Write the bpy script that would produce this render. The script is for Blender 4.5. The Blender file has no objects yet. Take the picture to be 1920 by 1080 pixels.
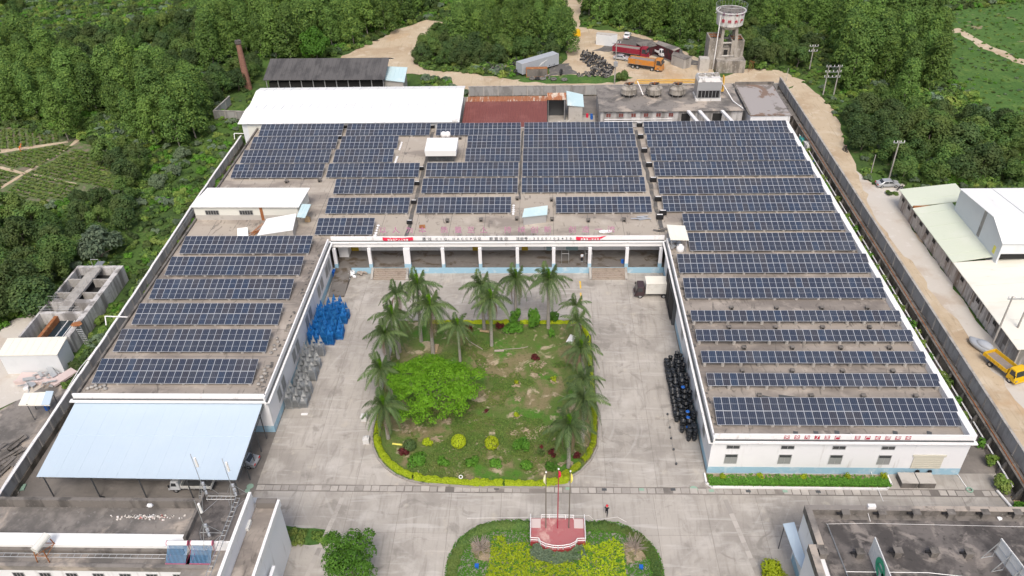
import bpy, bmesh, math, random
import numpy as np
from mathutils import Vector, Matrix, noise
from mathutils.geometry import tessellate_polygon
R = math.radians
random.seed(7)
S = bpy.context.scene
COL = S.collection
# ------------------------------------------------------------------ camera
H = 78.35; FPX = 1496.52
def cam_axes(p, yw, r):
    cy, sy = math.cos(yw), math.sin(yw)
    right = Vector((cy, -sy, 0)); fwd = Vector((sy, cy, 0))*math.cos(p) + Vector((0, 0, -math.sin(p)))
    up = right.cross(fwd)
    r2 = right*math.cos(r) + up*math.sin(r)
    return r2, r2.cross(fwd), fwd
AX = cam_axes(R(35.7803), R(-2.64627), R(-1.60833))
cd = bpy.data.cameras.new('camera'); cam = bpy.data.objects.new('camera', cd); COL.objects.link(cam)
cam.matrix_world = Matrix(((AX[0].x, AX[1].x, -AX[2].x, 0), (AX[0].y, AX[1].y, -AX[2].y, 0), (AX[0].z, AX[1].z, -AX[2].z, H), (0, 0, 0, 1)))
cd.sensor_width = 36; cd.lens = FPX/1920*36; cd.clip_start = 1; cd.clip_end = 6000
S.camera = cam
# ------------------------------------------------------------------ light
w = bpy.data.worlds.new('World'); S.world = w; w.use_nodes = True
nt = w.node_tree; bg = nt.nodes['Background']
sky = nt.nodes.new('ShaderNodeTexSky'); sky.sky_type = 'NISHITA'; sky.sun_disc = False
sky.sun_elevation = R(54); sky.sun_rotation = R(177); sky.air_density = 1.0; sky.dust_density = 6.0; sky.ozone_density = 0.6
nt.links.new(sky.outputs[0], bg.inputs[0]); bg.inputs[1].default_value = 0.15
sl = bpy.data.lights.new('sun', 'SUN'); sun = bpy.data.objects.new('sun', sl); COL.objects.link(sun)
sl.energy = 1.4; sl.angle = R(20); sl.color = (1, 0.97, 0.93)
sun.rotation_euler = (R(36), 0, R(3))
sun.location = (0, 0, 200)
S.view_settings.view_transform = 'Standard'; S.view_settings.look = 'None'; S.view_settings.exposure = 0.1
S.render.engine = 'CYCLES'
S.cycles.max_bounces = 5; S.cycles.diffuse_bounces = 3; S.cycles.glossy_bounces = 2; S.cycles.transparent_max_bounces = 4
# ------------------------------------------------------------------ helpers
def at(px, py, z=0.0):
    """the point at height z seen at this spot of the photograph"""
    d = AX[0]*((px-960)/FPX) + AX[1]*(-(py-540)/FPX) + AX[2]
    t = (z-H)/d.z
    return (d.x*t, d.y*t)
def at3(px, py, z=0.0):
    a = at(px, py, z); return (a[0], a[1], z)
def proj(x, y, z):
    v = Vector((x, y, z-H)); return 960+FPX*v.dot(AX[0])/v.dot(AX[2]), 540-FPX*v.dot(AX[1])/v.dot(AX[2])
def height_at(x, y, py, lo=0.5, hi=30):
    for _ in range(40):
        m = (lo+hi)/2
        if proj(x, y, m)[1] > py: lo = m
        else: hi = m
    return lo
def P2(pts, z=0): return [at(a, b, z) for a, b in pts]

MATS = {}
def nodes(name):
    m = bpy.data.materials.new(name); m.use_nodes = True
    t = m.node_tree; b = t.nodes['Principled BSDF']; MATS[name] = m
    return m, t, b
def N(t, k, **kw):
    n = t.nodes.new(k)
    for a, v in kw.items(): setattr(n, a, v)
    return n
def L(t, a, b): t.links.new(a, b)
def noise_fac(t, vec, scale, lo, hi, detail=4, stretch=None, dist=0.0):
    if stretch == 'ring':      # worn tracks that bend round the garden corner
        q = N(t, 'ShaderNodeVectorMath', operation='SUBTRACT'); L(t, vec, q.inputs[0]); q.inputs[1].default_value = (2, 78, 0)
        ln = N(t, 'ShaderNodeVectorMath', operation='LENGTH'); L(t, q.outputs[0], ln.inputs[0])
        sc = N(t, 'ShaderNodeVectorMath', operation='SCALE'); L(t, vec, sc.inputs[0]); sc.inputs['Scale'].default_value = .06
        cb = N(t, 'ShaderNodeCombineXYZ'); L(t, ln.outputs['Value'], cb.inputs[0])
        ad = N(t, 'ShaderNodeVectorMath', operation='ADD'); L(t, sc.outputs[0], ad.inputs[0]); L(t, cb.outputs[0], ad.inputs[1]); vec = ad.outputs[0]; stretch = None
    if stretch:
        mp = N(t, 'ShaderNodeMapping'); mp.inputs['Scale'].default_value = stretch; L(t, vec, mp.inputs[0]); vec = mp.outputs[0]
    n = N(t, 'ShaderNodeTexNoise'); n.inputs['Scale'].default_value = scale; n.inputs['Detail'].default_value = detail; n.inputs['Roughness'].default_value = 0.6
    n.inputs['Distortion'].default_value = dist
    L(t, vec, n.inputs['Vector'])
    r = N(t, 'ShaderNodeMapRange'); r.inputs[1].default_value = lo; r.inputs[2].default_value = hi; r.interpolation_type = 'SMOOTHSTEP'
    L(t, n.outputs['Fac'], r.inputs[0]); return r.outputs[0]
def mix(t, f, a, b, mode='MIX'):
    m = N(t, 'ShaderNodeMix', data_type='RGBA', blend_type=mode)
    if isinstance(f, (int, float)): m.inputs[0].default_value = f
    else: L(t, f, m.inputs[0])
    for i, c in ((6, a), (7, b)):
        if isinstance(c, tuple): m.inputs[i].default_value = (*c[:3], 1)
        else: L(t, c, m.inputs[i])
    return m.outputs[2]
def mul(t, a, b):
    m = N(t, 'ShaderNodeMath', operation='MULTIPLY')
    for i, c in ((0, a), (1, b)):
        if isinstance(c, (int, float)): m.inputs[i].default_value = c
        else: L(t, c, m.inputs[i])
    return m.outputs[0]
def mat(name, base, layers=(), rough=0.85, metal=0.0, bump=0.0, bscale=3.0, vary=0.0, spec=0.3):
    """layers: (colour, scale, lo, hi, stretch or None, strength)"""
    m, t, b = nodes(name)
    g = N(t, 'ShaderNodeNewGeometry'); pos = g.outputs['Position']
    c = base
    for l in layers:
        col, sc, lo, hi = l[:4]; st = l[4] if len(l) > 4 else None; k = l[5] if len(l) > 5 else 1.0
        f = noise_fac(t, pos, sc, lo, hi, 5, st, l[6] if len(l) > 6 else 0.0)
        if k != 1.0: f = mul(t, f, k)
        c = mix(t, f, c, col)
    if vary:
        oi = N(t, 'ShaderNodeObjectInfo')
        r = N(t, 'ShaderNodeMapRange'); r.inputs[3].default_value = 1-vary; r.inputs[4].default_value = 1+vary
        L(t, oi.outputs['Random'], r.inputs[0])
        cc = N(t, 'ShaderNodeCombineColor'); [L(t, r.outputs[0], cc.inputs[i]) for i in range(3)]
        c = mix(t, 1.0, c, cc.outputs[0], 'MULTIPLY')
    if isinstance(c, tuple): b.inputs['Base Color'].default_value = (*c, 1)
    else: L(t, c, b.inputs['Base Color'])
    b.inputs['Roughness'].default_value = rough; b.inputs['Metallic'].default_value = metal
    b.inputs['Specular IOR Level'].default_value = spec
    if bump:
        n = N(t, 'ShaderNodeTexNoise'); n.inputs['Scale'].default_value = bscale; n.inputs['Detail'].default_value = 6; L(t, pos, n.inputs['Vector'])
        bp = N(t, 'ShaderNodeBump'); bp.inputs['Strength'].default_value = bump; bp.inputs['Distance'].default_value = 0.2
        L(t, n.outputs['Fac'], bp.inputs['Height']); L(t, bp.outputs[0], b.inputs['Normal'])
    return m
def leafmat(name, c1, c2, c3=None, sc=0.15):
    """foliage: colour differs leaf by leaf (a face attribute), clump by clump and tree by tree"""
    m, t, b = nodes(name)
    a = N(t, 'ShaderNodeAttribute', attribute_name='tint')
    g = N(t, 'ShaderNodeNewGeometry')
    c = mix(t, a.outputs['Fac'], c1, c2)
    f = noise_fac(t, g.outputs['Position'], sc, 0.38, 0.66, 3)
    c = mix(t, mul(t, f, 0.75), c, c3 or c2)
    oi = N(t, 'ShaderNodeObjectInfo'); r = N(t, 'ShaderNodeMapRange'); r.inputs[3].default_value = 0.72; r.inputs[4].default_value = 1.3
    L(t, oi.outputs['Random'], r.inputs[0])
    cc = N(t, 'ShaderNodeCombineColor'); [L(t, r.outputs[0], cc.inputs[i]) for i in range(3)]
    c = mix(t, 1.0, c, cc.outputs[0], 'MULTIPLY')
    w2 = N(t, 'ShaderNodeMath', operation='FRACT'); L(t, mul(t, oi.outputs['Random'], 7.31), w2.inputs[0]); c = mix(t, mul(t, w2.outputs[0], .5), c, mix(t, 1.0, c, (1.22, 1.06, .85), 'MULTIPLY'))
    L(t, c, b.inputs['Base Color']); b.inputs['Roughness'].default_value = 0.6; b.inputs['Specular IOR Level'].default_value = 0.25
    tr = N(t, 'ShaderNodeBsdfTranslucent'); L(t, c, tr.inputs[0])
    ms = N(t, 'ShaderNodeMixShader'); ms.inputs[0].default_value = 0.15
    L(t, b.outputs[0], ms.inputs[1]); L(t, tr.outputs[0], ms.inputs[2])
    L(t, ms.outputs[0], t.nodes['Material Output'].inputs[0])
    return m

def tag(o, label=None, cat=None, group=None, kind=None):
    for k, v in (('label', label), ('category', cat), ('group', group), ('kind', kind)):
        if v: o[k] = v
    return o
def thing(name, label, cat, loc=(0, 0, 0), rz=0.0, group=None):
    o = bpy.data.objects.new(name, None); COL.objects.link(o); o.location = loc; o.rotation_euler = (0, 0, rz); o.empty_display_size = 0.2
    return tag(o, label, cat, group)
def origin(o):
    v = Vector((0, 0, 0))
    while o: v += o.location; o = o.parent
    return v
class MB:
    def __init__(s): s.v = []; s.f = []; s.m = []
    def face(s, pts, m=0):
        n = len(s.v); s.v += [tuple(p) for p in pts]; s.f.append(tuple(range(n, n+len(pts)))); s.m.append(m); return s
    def hexa(s, p, m=0, skip=()):
        n = len(s.v); s.v += [tuple(q) for q in p]
        for i, f in enumerate(((0, 3, 2, 1), (4, 5, 6, 7), (0, 1, 5, 4), (1, 2, 6, 5), (2, 3, 7, 6), (3, 0, 4, 7))):
            if i in skip: continue
            s.f.append(tuple(n+k for k in f)); s.m.append(m)
        return s
    def box(s, x0, y0, z0, x1, y1, z1, m=0):
        return s.hexa([(x0, y0, z0), (x1, y0, z0), (x1, y1, z0), (x0, y1, z0), (x0, y0, z1), (x1, y0, z1), (x1, y1, z1), (x0, y1, z1)], m)
    def obox(s, c, sz, rz=0, m=0, tilt=None):
        M = Matrix.Rotation(rz, 3, 'Z')
        if tilt: M = M @ Matrix.Rotation(tilt[0], 3, 'X') @ Matrix.Rotation(tilt[1], 3, 'Y')
        a, b, h = sz[0]/2, sz[1]/2, sz[2]/2
        return s.hexa([Vector(c)+M @ Vector(q) for q in ((-a, -b, -h), (a, -b, -h), (a, b, -h), (-a, b, -h), (-a, -b, h), (a, -b, h), (a, b, h), (-a, b, h))], m)
    def prism(s, pts, z0, z1, m=0, mtop=None):
        n = len(pts); k = len(s.v)
        zt = z1 if hasattr(z1, '__len__') else [z1]*n
        s.v += [(p[0], p[1], z0) for p in pts] + [(p[0], p[1], z) for p, z in zip(pts, zt)]
        for i in range(n):
            j = (i+1) % n; s.f.append((k+i, k+j, k+n+j, k+n+i)); s.m.append(m)
        for tri in tessellate_polygon([[Vector((p[0], p[1], 0)) for p in pts]]):
            a = [pts[i] for i in tri]
            cr = (a[1][0]-a[0][0])*(a[2][1]-a[0][1])-(a[1][1]-a[0][1])*(a[2][0]-a[0][0])
            tri = tri if cr > 0 else tri[::-1]
            s.f.append(tuple(k+n+i for i in tri)); s.m.append(m if mtop is None else mtop)
        return s
    def tube(s, p0, p1, r, n=6, m=0, r1=None):
        p0, p1 = Vector(p0), Vector(p1); d = p1-p0
        if d.length < 1e-6: return s
        q = d.to_track_quat('Z', 'Y').to_matrix(); k = len(s.v); r1 = r if r1 is None else r1
        for c, rr in ((p0, r), (p1, r1)):
            for i in range(n):
                a = 2*math.pi*i/n; s.v.append(tuple(c + q @ Vector((rr*math.cos(a), rr*math.sin(a), 0))))
        for i in range(n):
            j = (i+1) % n; s.f.append((k+i, k+j, k+n+j, k+n+i)); s.m.append(m)
        s.f.append(tuple(k+i for i in range(n))[::-1]); s.m.append(m); s.f.append(tuple(k+n+i for i in range(n))); s.m.append(m)
        return s
    def path(s, pts, r, n=5, m=0):
        for a, b in zip(pts, pts[1:]): s.tube(a, b, r, n, m)
        return s
    def lathe(s, prof, c=(0, 0, 0), n=16, m=0, axis=None):
        k = len(s.v); M = axis or Matrix.Identity(3)
        for r, z in prof:
            for i in range(n):
                a = 2*math.pi*i/n; s.v.append(tuple(Vector(c) + M @ Vector((r*math.cos(a), r*math.sin(a), z))))
        for j in range(len(prof)-1):
            for i in range(n):
                i2 = (i+1) % n; s.f.append((k+j*n+i, k+j*n+i2, k+(j+1)*n+i2, k+(j+1)*n+i)); s.m.append(m)
        return s
    def blob(s, c, r, m=0, seed=0, amp=0.15, sub=2):
        bm = bmesh.new(); bmesh.ops.create_icosphere(bm, subdivisions=sub, radius=1); k = len(s.v)
        for v in bm.verts:
            d = 1+amp*noise.noise(v.co*1.7+Vector((seed*3.1, seed, 0)))*2
            s.v.append((c[0]+v.co.x*r[0]*d, c[1]+v.co.y*r[1]*d, c[2]+v.co.z*r[2]*d))
        for f in bm.faces: s.f.append(tuple(k+v.index for v in f.verts)); s.m.append(m)
        bm.free(); return s
    def build(s, name, mats, parent=None, label=None, local=False, smooth=False, bevel=0):
        me = bpy.data.meshes.new(name)
        o3 = Vector((0, 0, 0)) if local or parent is None else origin(parent)
        me.from_pydata([(a-o3.x, b-o3.y, c-o3.z) for a, b, c in s.v], [], s.f)
        for q in (mats if isinstance(mats, (list, tuple)) else [mats]): me.materials.append(MATS[q])
        if any(s.m): me.polygons.foreach_set('material_index', s.m)
        if smooth: me.polygons.foreach_set('use_smooth', [True]*len(s.f))
        me.update()
        ob = bpy.data.objects.new(name, me); COL.objects.link(ob); ob.parent = parent
        if bevel:
            md = ob.modifiers.new('bevel', 'BEVEL'); md.width = bevel; md.segments = 2; md.limit_method = 'ANGLE'
        if label: ob['label'] = label
        return ob
def link_copy(me_ob, parent=None, loc=(0, 0, 0), rot=(0, 0, 0), sc=None):
    c = me_ob.copy(); COL.objects.link(c); c.parent = parent; c.location = loc; c.rotation_euler = rot
    if sc: c.scale = sc if hasattr(sc, '__len__') else (sc,)*3
    return c
def dup(root, loc, rz=0.0, label=None, sc=None, group=None):
    def cp(o, par):
        c = o.copy(); COL.objects.link(c); c.parent = par
        for ch in kids.get(o.name, ()): cp(ch, c)
        return c
    kids = {}
    def walk(o):
        kids[o.name] = list(o.children)
        for c in o.children: walk(c)
    walk(root)
    r = cp(root, None); r.location = loc; r.rotation_euler = (0, 0, rz)
    if sc: r.scale = sc if hasattr(sc, '__len__') else (sc,)*3
    if label: r['label'] = label
    if group: r['group'] = group
    return r
def use_first(root, used):
    """hands out the prototype itself once, then copies"""
    pass
class Proto:
    def __init__(s, root): s.r = root; s.used = False
    def put(s, loc, rz=0.0, label=None, sc=None, group=None):
        if s.used: return dup(s.r, loc, rz, label, sc, group)
        s.used = True; o = s.r; o.location = loc; o.rotation_euler = (0, 0, rz)
        if sc: o.scale = sc if hasattr(sc, '__len__') else (sc,)*3
        if label: o['label'] = label
        if group: o['group'] = group
        return o
def jit(pts, step=2.0, amp=0.35, seed=0):
    """a polygon whose edges wander like a natural border"""
    out = []
    for i, (a, b) in enumerate(zip(pts, pts[1:]+pts[:1])):
        d = math.hypot(b[0]-a[0], b[1]-a[1]); n = max(1, int(d/step))
        for k in range(n):
            u = k/n; x = a[0]+(b[0]-a[0])*u; y = a[1]+(b[1]-a[1])*u
            out.append((x+amp*noise.noise(Vector((x*.35, y*.35, seed)))*2, y+amp*noise.noise(Vector((x*.35, y*.35, seed+9)))*2))
    return out
def sheet(name, pts, z, m, kind='structure', parent=None, step=0, amp=.35):
    if step: pts = jit(pts, step, amp, z*50+len(pts))
    b = MB(); k = 0; b.v = [(p[0], p[1], z) for p in pts]
    for tri in tessellate_polygon([[Vector((p[0], p[1], 0)) for p in pts]]):
        a = [pts[i] for i in tri]
        if (a[1][0]-a[0][0])*(a[2][1]-a[0][1])-(a[1][1]-a[0][1])*(a[2][0]-a[0][0]) < 0: tri = tri[::-1]
        b.f.append(tuple(tri)); b.m.append(0)
    o = b.build(name, m, parent)
    if kind: o['kind'] = kind
    return o
def inside(p, poly):
    x, y = p; c = False
    for (x1, y1), (x2, y2) in zip(poly, poly[1:]+poly[:1]):
        if (y1 > y) != (y2 > y) and x < (x2-x1)*(y-y1)/(y2-y1)+x1: c = not c
    return c
def poisson(poly, d, seed, tries=6000, avoid=()):
    rnd = random.Random(seed); xs = [p[0] for p in poly]; ys = [p[1] for p in poly]; out = []; cell = {}
    for _ in range(tries):
        p = (rnd.uniform(min(xs), max(xs)), rnd.uniform(min(ys), max(ys)))
        if not inside(p, poly) or any(inside(p, q) for q in avoid): continue
        k = (int(p[0]//d), int(p[1]//d))
        if any((p[0]-q[0])**2+(p[1]-q[1])**2 < d*d for i in (-1, 0, 1) for j in (-1, 0, 1) for q in cell.get((k[0]+i, k[1]+j), ())): continue
        cell.setdefault(k, []).append(p); out.append(p)
    return out
def corrugated(name, A, B, C, D, pitch, amp, m, parent=None, label=None, thick=0.0):
    """ribbed metal sheet: A-B lower edge (ribs repeat along it), D-C upper edge"""
    A, B, C, D = map(Vector, (A, B, C, D)); n = max(2, int((B-A).length/pitch)); b = MB(); up = (B-A).cross(D-A).normalized()
    row0, row1 = [], []
    for i in range(n*2+1):
        u = i/(n*2); h = up*(amp if i % 2 else 0)
        row0.append(A.lerp(B, u)+h); row1.append(D.lerp(C, u)+h)
    b.v = [tuple(p) for p in row0+row1]; k = len(row0)
    for i in range(k-1): b.f.append((i, i+1, k+i+1, k+i)); b.m.append(0)
    b.hexa([p-up*.06 for p in (A, B, C, D)]+[p-up*.01 for p in (A, B, C, D)], 0)
    return b.build(name, m, parent, label)
def text(body, size, name, m, parent=None, extrude=0.01, loc=(0, 0, 0), rot=(math.pi/2, 0, 0), space=1.0, bold=0.0):
    c = bpy.data.curves.new(name, 'FONT'); c.body = body; c.size = size; c.extrude = extrude; c.align_x = 'CENTER'; c.align_y = 'CENTER'; c.space_character = space
    c.resolution_u = 2; c.offset = bold
    o = bpy.data.objects.new(name, c); COL.objects.link(o)
    me = bpy.data.meshes.new_from_object(o.evaluated_get(bpy.context.evaluated_depsgraph_get())); bpy.data.objects.remove(o)
    me.materials.clear(); me.materials.append(MATS[m])
    ob = bpy.data.objects.new(name, me); COL.objects.link(ob); ob.parent = parent
    ob.location = Vector(loc)-(origin(parent) if parent else Vector((0, 0, 0))); ob.rotation_euler = rot
    return ob
# ------------------------------------------------------------------ materials
mat('yard', (0.425, 0.398, 0.36), [((0.30, 0.28, 0.255), .12, .42, .62, None, .75), ((0.49, 0.465, 0.43), .25, .5, .7, None, .8), ((0.27, 0.25, 0.225), 1.6, .48, .72, (1, .12, 1), .6, .8), ((0.56, 0.54, 0.51), 1.3, .52, .74, (.12, 1, 1), .55, 1.0), ((0.20, .185, .165), .28, .56, .68, None, .5, .9), ((0.2, .185, .165), 3.0, .62, .78, None, .7), ((.50, .46, .39), .4, .6, .7, None, .6), ((.57, .55, .52), 1.4, .55, .72, 'ring', .26), ((.26, .24, .22), 1.9, .58, .74, 'ring', .25)], bump=.1, vary=.05, rough=.9)
mat('yard_old', (0.235, 0.215, 0.195), [((0.14, 0.13, 0.12), .15, .4, .65, None, .8), ((0.34, 0.31, 0.28), .4, .55, .75, None, .7), ((.1, .095, .085), 2.2, .6, .8, None, .6)], bump=.2)
mat('roof_deck', (0.335, 0.30, 0.265), [((0.185, 0.165, 0.15), .09, .44, .60, (.6, 1.4, 1), .85), ((0.46, 0.41, 0.36), .3, .52, .72, None, .8), ((.11, .10, .09), 1.1, .56, .70, (1, .3, 1), .75, 1.2), ((.27, .22, .18), 4, .6, .8, None, .5), ((.14, .125, .11), .5, .6, .72, (.3, 1.6, 1), .6, .8)], bump=.15, rough=.95)
mat('roof_deck_pale', (0.42, 0.375, 0.32), [((0.25, 0.22, 0.195), .12, .48, .62, (.6, 1.4, 1), .8), ((0.50, 0.455, 0.40), .3, .52, .72, None, .8), ((.13, .12, .11), 1.1, .57, .70, (1, .3, 1), .7, 1.2), ((.30, .25, .2), 4, .6, .8, None, .5)], bump=.15, rough=.95)
mat('roof_old', (0.155, 0.142, 0.135), [((0.06, 0.056, 0.055), .3, .44, .60, None, .85), ((0.30, 0.27, 0.245), .5, .52, .66, None, .75, .6), ((.035, .034, .033), 1.6, .55, .72, None, .7), ((.36, .32, .29), 3.0, .66, .78, None, .6)], bump=.25, rough=.97)
mat('roof_grey', (0.24, 0.222, 0.205), [((0.11, 0.105, 0.10), .2, .45, .6, None, .8), ((0.44, 0.385, 0.33), .17, .5, .62, None, .9, .5), ((.12, .11, .1), 1.4, .58, .7, (1, .5, 1), .7), ((.3, .29, .28), 2, .55, .75, None, .6)], bump=.15)
mat('roof_pond', (0.36, 0.335, 0.325), [((0.21, 0.14, 0.10), .12, .52, .56, None, .9, .8), ((0.17, .15, .13), .14, .56, .6, None, .85, .6)], rough=.6)
mat('white_wall', (0.80, 0.81, 0.83), [((0.45, 0.43, 0.41), 1.1, .56, .76, (1, 1, .14), .6), ((.68, .69, .72), .25, .5, .75, None, .4)], vary=0)
mat('white_trim', (0.82, 0.82, 0.82), [((0.42, 0.40, 0.38), 1.2, .58, .75, (1, 1, .5), .55)])
mat('blue_wall', (0.33, 0.53, 0.66), [((0.58, 0.68, 0.74), .7, .5, .68, None, .8), ((0.20, 0.42, 0.60), 1.4, .6, .75, None, .6)])
mat('stained_wall', (0.55, 0.54, 0.53), [((0.16, 0.15, 0.14), .6, .42, .62, (1, 1, .12), .85), ((.3, .29, .28), 2, .5, .7, None, .6)], bump=.1)
mat('wall_panel', (0.335, 0.335, 0.33), [((0.20, 0.195, 0.19), .8, .45, .65, (1, 1, .3), .7), ((.47, .46, .45), 2, .6, .75, None, .5)], vary=.14, bump=.15)
mat('wall_foot', (0.17, 0.15, 0.125), [((0.06, 0.057, 0.05), .5, .42, .6, (1, 1, .25), .85), ((.33, .28, .22), .7, .56, .7, None, .7)], vary=.12, bump=.3)
mat('concrete', (0.40, 0.385, 0.36), [((0.22, 0.205, 0.19), .7, .45, .65, (1, 1, .25), .75), ((.52, .5, .47), 1.5, .55, .7, None, .6)], bump=.2, vary=.05)
mat('concrete_dark', (0.19, 0.175, 0.16), [((0.08, 0.075, 0.07), .7, .45, .65, (1, 1, .2), .85), ((.33, .31, .29), 2.5, .6, .75, None, .7)], bump=.25)
mat('cistern_stain', (0.36, 0.335, 0.30), [((0.13, 0.12, 0.105), .55, .44, .62, (1, 1, .2), .85), ((.46, .44, .41), 1.8, .56, .7, None, .7), ((.2, .17, .13), 3, .5, .7, (1, 1, .4), .6)], bump=.25)
mat('kerb', (0.33, 0.31, 0.285), [((.16, .15, .13), 1.5, .5, .7, None, .7)])
mat('dirt', (0.52, 0.43, 0.31), [((0.40, 0.30, 0.20), .1, .45, .65, (1, 1, 1), .7), ((0.62, 0.55, 0.44), .3, .5, .72, None, .7, .8), ((.32, .25, .17), 1.1, .58, .74, None, .7), ((.47, .31, .17), .07, .55, .7, None, .6), ((.36, .29, .2), .8, .55, .7, (2.2, .2, 1), .6, .8), ((.25, .2, .14), 4, .64, .74, None, .6)], bump=.3, rough=1)
mat('dirt_pale', (0.56, 0.53, 0.48), [((0.46, 0.38, 0.30), .12, .5, .66, None, .8), ((0.64, 0.62, 0.59), .5, .55, .7, None, .7), ((.36, .31, .26), 1.5, .62, .78, None, .5)], bump=.2, rough=1)
mat('dirt_dark', (0.13, 0.125, 0.12), [((.3, .27, .22), .5, .5, .7, None, .8), ((.06, .06, .06), 2, .5, .7, None, .8)], bump=.4)
mat('field_soil', (0.20, 0.17, 0.125), [((0.085, 0.15, 0.04), .5, .38, .56, None, .85), ((.34, .29, .22), 1.4, .6, .75, None, .6)], bump=.4)
mat('ground_green', (0.075, 0.145, 0.03), [((0.050, 0.092, 0.024), .06, .4, .6, None, .9), ((0.12, 0.19, 0.04), .2, .5, .7, None, .8), ((.16, .125, .075), .35, .63, .72, None, .75), ((.03, .055, .015), 1.7, .5, .7, None, .8)], bump=.6, bscale=1.6, rough=1)
mat('meadow', (0.080, 0.160, 0.036), [((0.055, 0.13, 0.027), .1, .4, .6, None, .8), ((0.14, 0.22, 0.05), .3, .5, .7, None, .7), ((.33, .26, .17), .16, .62, .68, None, .8), ((.03, .07, .015), 1.4, .5, .7, None, .8)], bump=.8, bscale=1.3, rough=1)
mat('lawn', (0.10, 0.155, 0.035), [((0.24, 0.19, 0.11), .15, .45, .6, None, .85, .7), ((0.070, 0.185, 0.020), .2, .52, .64, None, .95), ((0.46, 0.38, 0.27), .42, .555, .66, None, .9, .6), ((.13, .145, .05), 1.1, .48, .68, None, .65), ((.045, .07, .02), 3.2, .55, .72, None, .75)], bump=.5, bscale=5, rough=1)
mat('bare_soil', (0.33, 0.265, 0.18), [((0.13, 0.14, 0.05), 1.6, .46, .58, None, .85), ((.46, .38, .27), 2.4, .52, .66, None, .75)], bump=.6, bscale=6)
mat('white_roof', (0.84, 0.85, 0.845), [((0.68, 0.68, 0.645), .3, .5, .75, (1, .25, 1), .4), ((.55, .53, .49), 1.2, .64, .76, (1, .3, 1), .4)], rough=.5)
mat('cream_roof', (0.80, 0.785, 0.70), [((0.68, 0.64, 0.53), .3, .5, .75, (.3, 1, 1), .5), ((.5, .46, .38), 1.2, .64, .76, (.3, 1, 1), .5)], rough=.5)
mat('green_roof', (0.63, 0.68, 0.56), [((0.72, 0.75, 0.66), .15, .45, .7, None, .6), ((.5, .56, .44), 1.2, .6, .8, None, .4)], rough=.5)
mat('blue_roof', (0.50, 0.61, 0.71), [((0.54, 0.645, 0.74), .12, .4, .7, None, .7), ((.48, .68, .82), .8, .6, .85, None, .4)], rough=.5)
mat('pale_blue_roof', (0.50, 0.66, 0.70), [((.66, .76, .78), .4, .5, .7, None, .7), ((.35, .45, .46), 1.5, .6, .8, None, .5)], rough=.5)
mat('brown_roof', (0.20, 0.07, 0.06), [((0.27, 0.11, 0.095), .3, .45, .7, None, .6), ((.14, .05, .045), 1.0, .6, .75, (1, .2, 1), .6)], rough=.6)
mat('rusty_roof', (0.36, 0.15, 0.075), [((0.62, 0.55, 0.46), .9, .5, .62, (1, .12, 1), .9), ((.2, .08, .04), 1.5, .55, .7, None, .7)], rough=.9)
mat('dark_roof', (0.105, 0.103, 0.105), [((0.06, 0.06, 0.063), .4, .45, .65, (1, .4, 1), .8), ((.17, .165, .16), 1.2, .6, .75, None, .6)], rough=.95)
mat('light_cladding', (0.68, 0.71, 0.73), [((.58, .61, .63), .4, .5, .75, None, .5)], rough=.5)
mat('cream_cladding', (0.70, 0.71, 0.66), [((.58, .58, .52), .6, .55, .75, (1, 1, .3), .5)], rough=.6)
mat('block_wall', (0.47, 0.45, 0.42), [((.30, .28, .25), 1, .5, .7, None, .6)], bump=.2)
mat('factory_wall', (0.50, 0.47, 0.44), [((0.22, 0.17, 0.14), .5, .45, .62, (1, 1, .15), .85), ((.66, .64, .60), .9, .55, .7, None, .7)])
mat('metal', (0.50, 0.51, 0.52), [((.3, .29, .28), 3, .6, .8, None, .5)], rough=.45, metal=.5)
mat('galvanised', (0.46, 0.48, 0.49), [((0.36, .38, .39), 2.5, .5, .75, None, .5)], rough=.4, metal=.6, vary=.12)
mat('white_metal', (0.82, 0.82, 0.82), rough=.4)
mat('dark_metal', (0.09, 0.095, 0.10), rough=.6)
mat('black', (0.02, 0.02, 0.022), rough=.7)
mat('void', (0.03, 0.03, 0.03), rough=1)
mat('glass', (0.045, 0.05, 0.055), [((.12, .125, .13), .8, .5, .7, None, .5)], rough=.15, spec=.6)
mat('glass_light', (0.30, 0.31, 0.31), rough=.3)
mat('water', (0.02, 0.035, 0.045), rough=.08, spec=.6)
mat('rust', (0.30, 0.12, 0.05), [((.5, .3, .14), 1.5, .5, .7, None, .8), ((.12, .06, .04), 3, .55, .75, None, .7)], rough=.95)
mat('pipe_yellow', (0.62, 0.36, 0.06), [((.5, .42, .3), 2, .6, .8, None, .6)], rough=.6)
mat('blue_steel', (0.015, 0.14, 0.42), [((.05, .30, .62), 1.5, .45, .7, None, .6)], rough=.4, vary=.2)
mat('blue_plastic', (0.02, 0.13, 0.50), rough=.4)
mat('rubber', (0.030, 0.031, 0.034), [((.09, .088, .085), 2, .5, .75, None, .6)], rough=.85, vary=.3)
mat('rubber_pale', (0.17, 0.165, 0.155), [((.07, .07, .07), 3, .45, .7, None, .8)], rough=.9, vary=.3)
mat('bucket_black', (0.024, 0.028, 0.034), [((.10, .11, .125), 2.5, .5, .7, None, .6)], rough=.35, vary=.3)
mat('brick_red', (0.29, 0.155, 0.115), [((.20, .10, .075), 1.5, .45, .65, (1, 1, 2.5), .8), ((.43, .26, .19), 3, .55, .7, None, .6)], bump=.3)
mat('tile_pink', (0.40, 0.145, 0.15), [((.62, .42, .37), .45, .52, .64, (1, .6, 1), .75), ((.42, .10, .11), 2.5, .5, .7, None, .6)], rough=.6)
mat('tile_dark_red', (0.30, 0.045, 0.045), rough=.6)
mat('plum_wall', (0.085, 0.022, 0.028), [((.03, .025, .025), .8, .45, .6, None, .9)])
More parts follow.
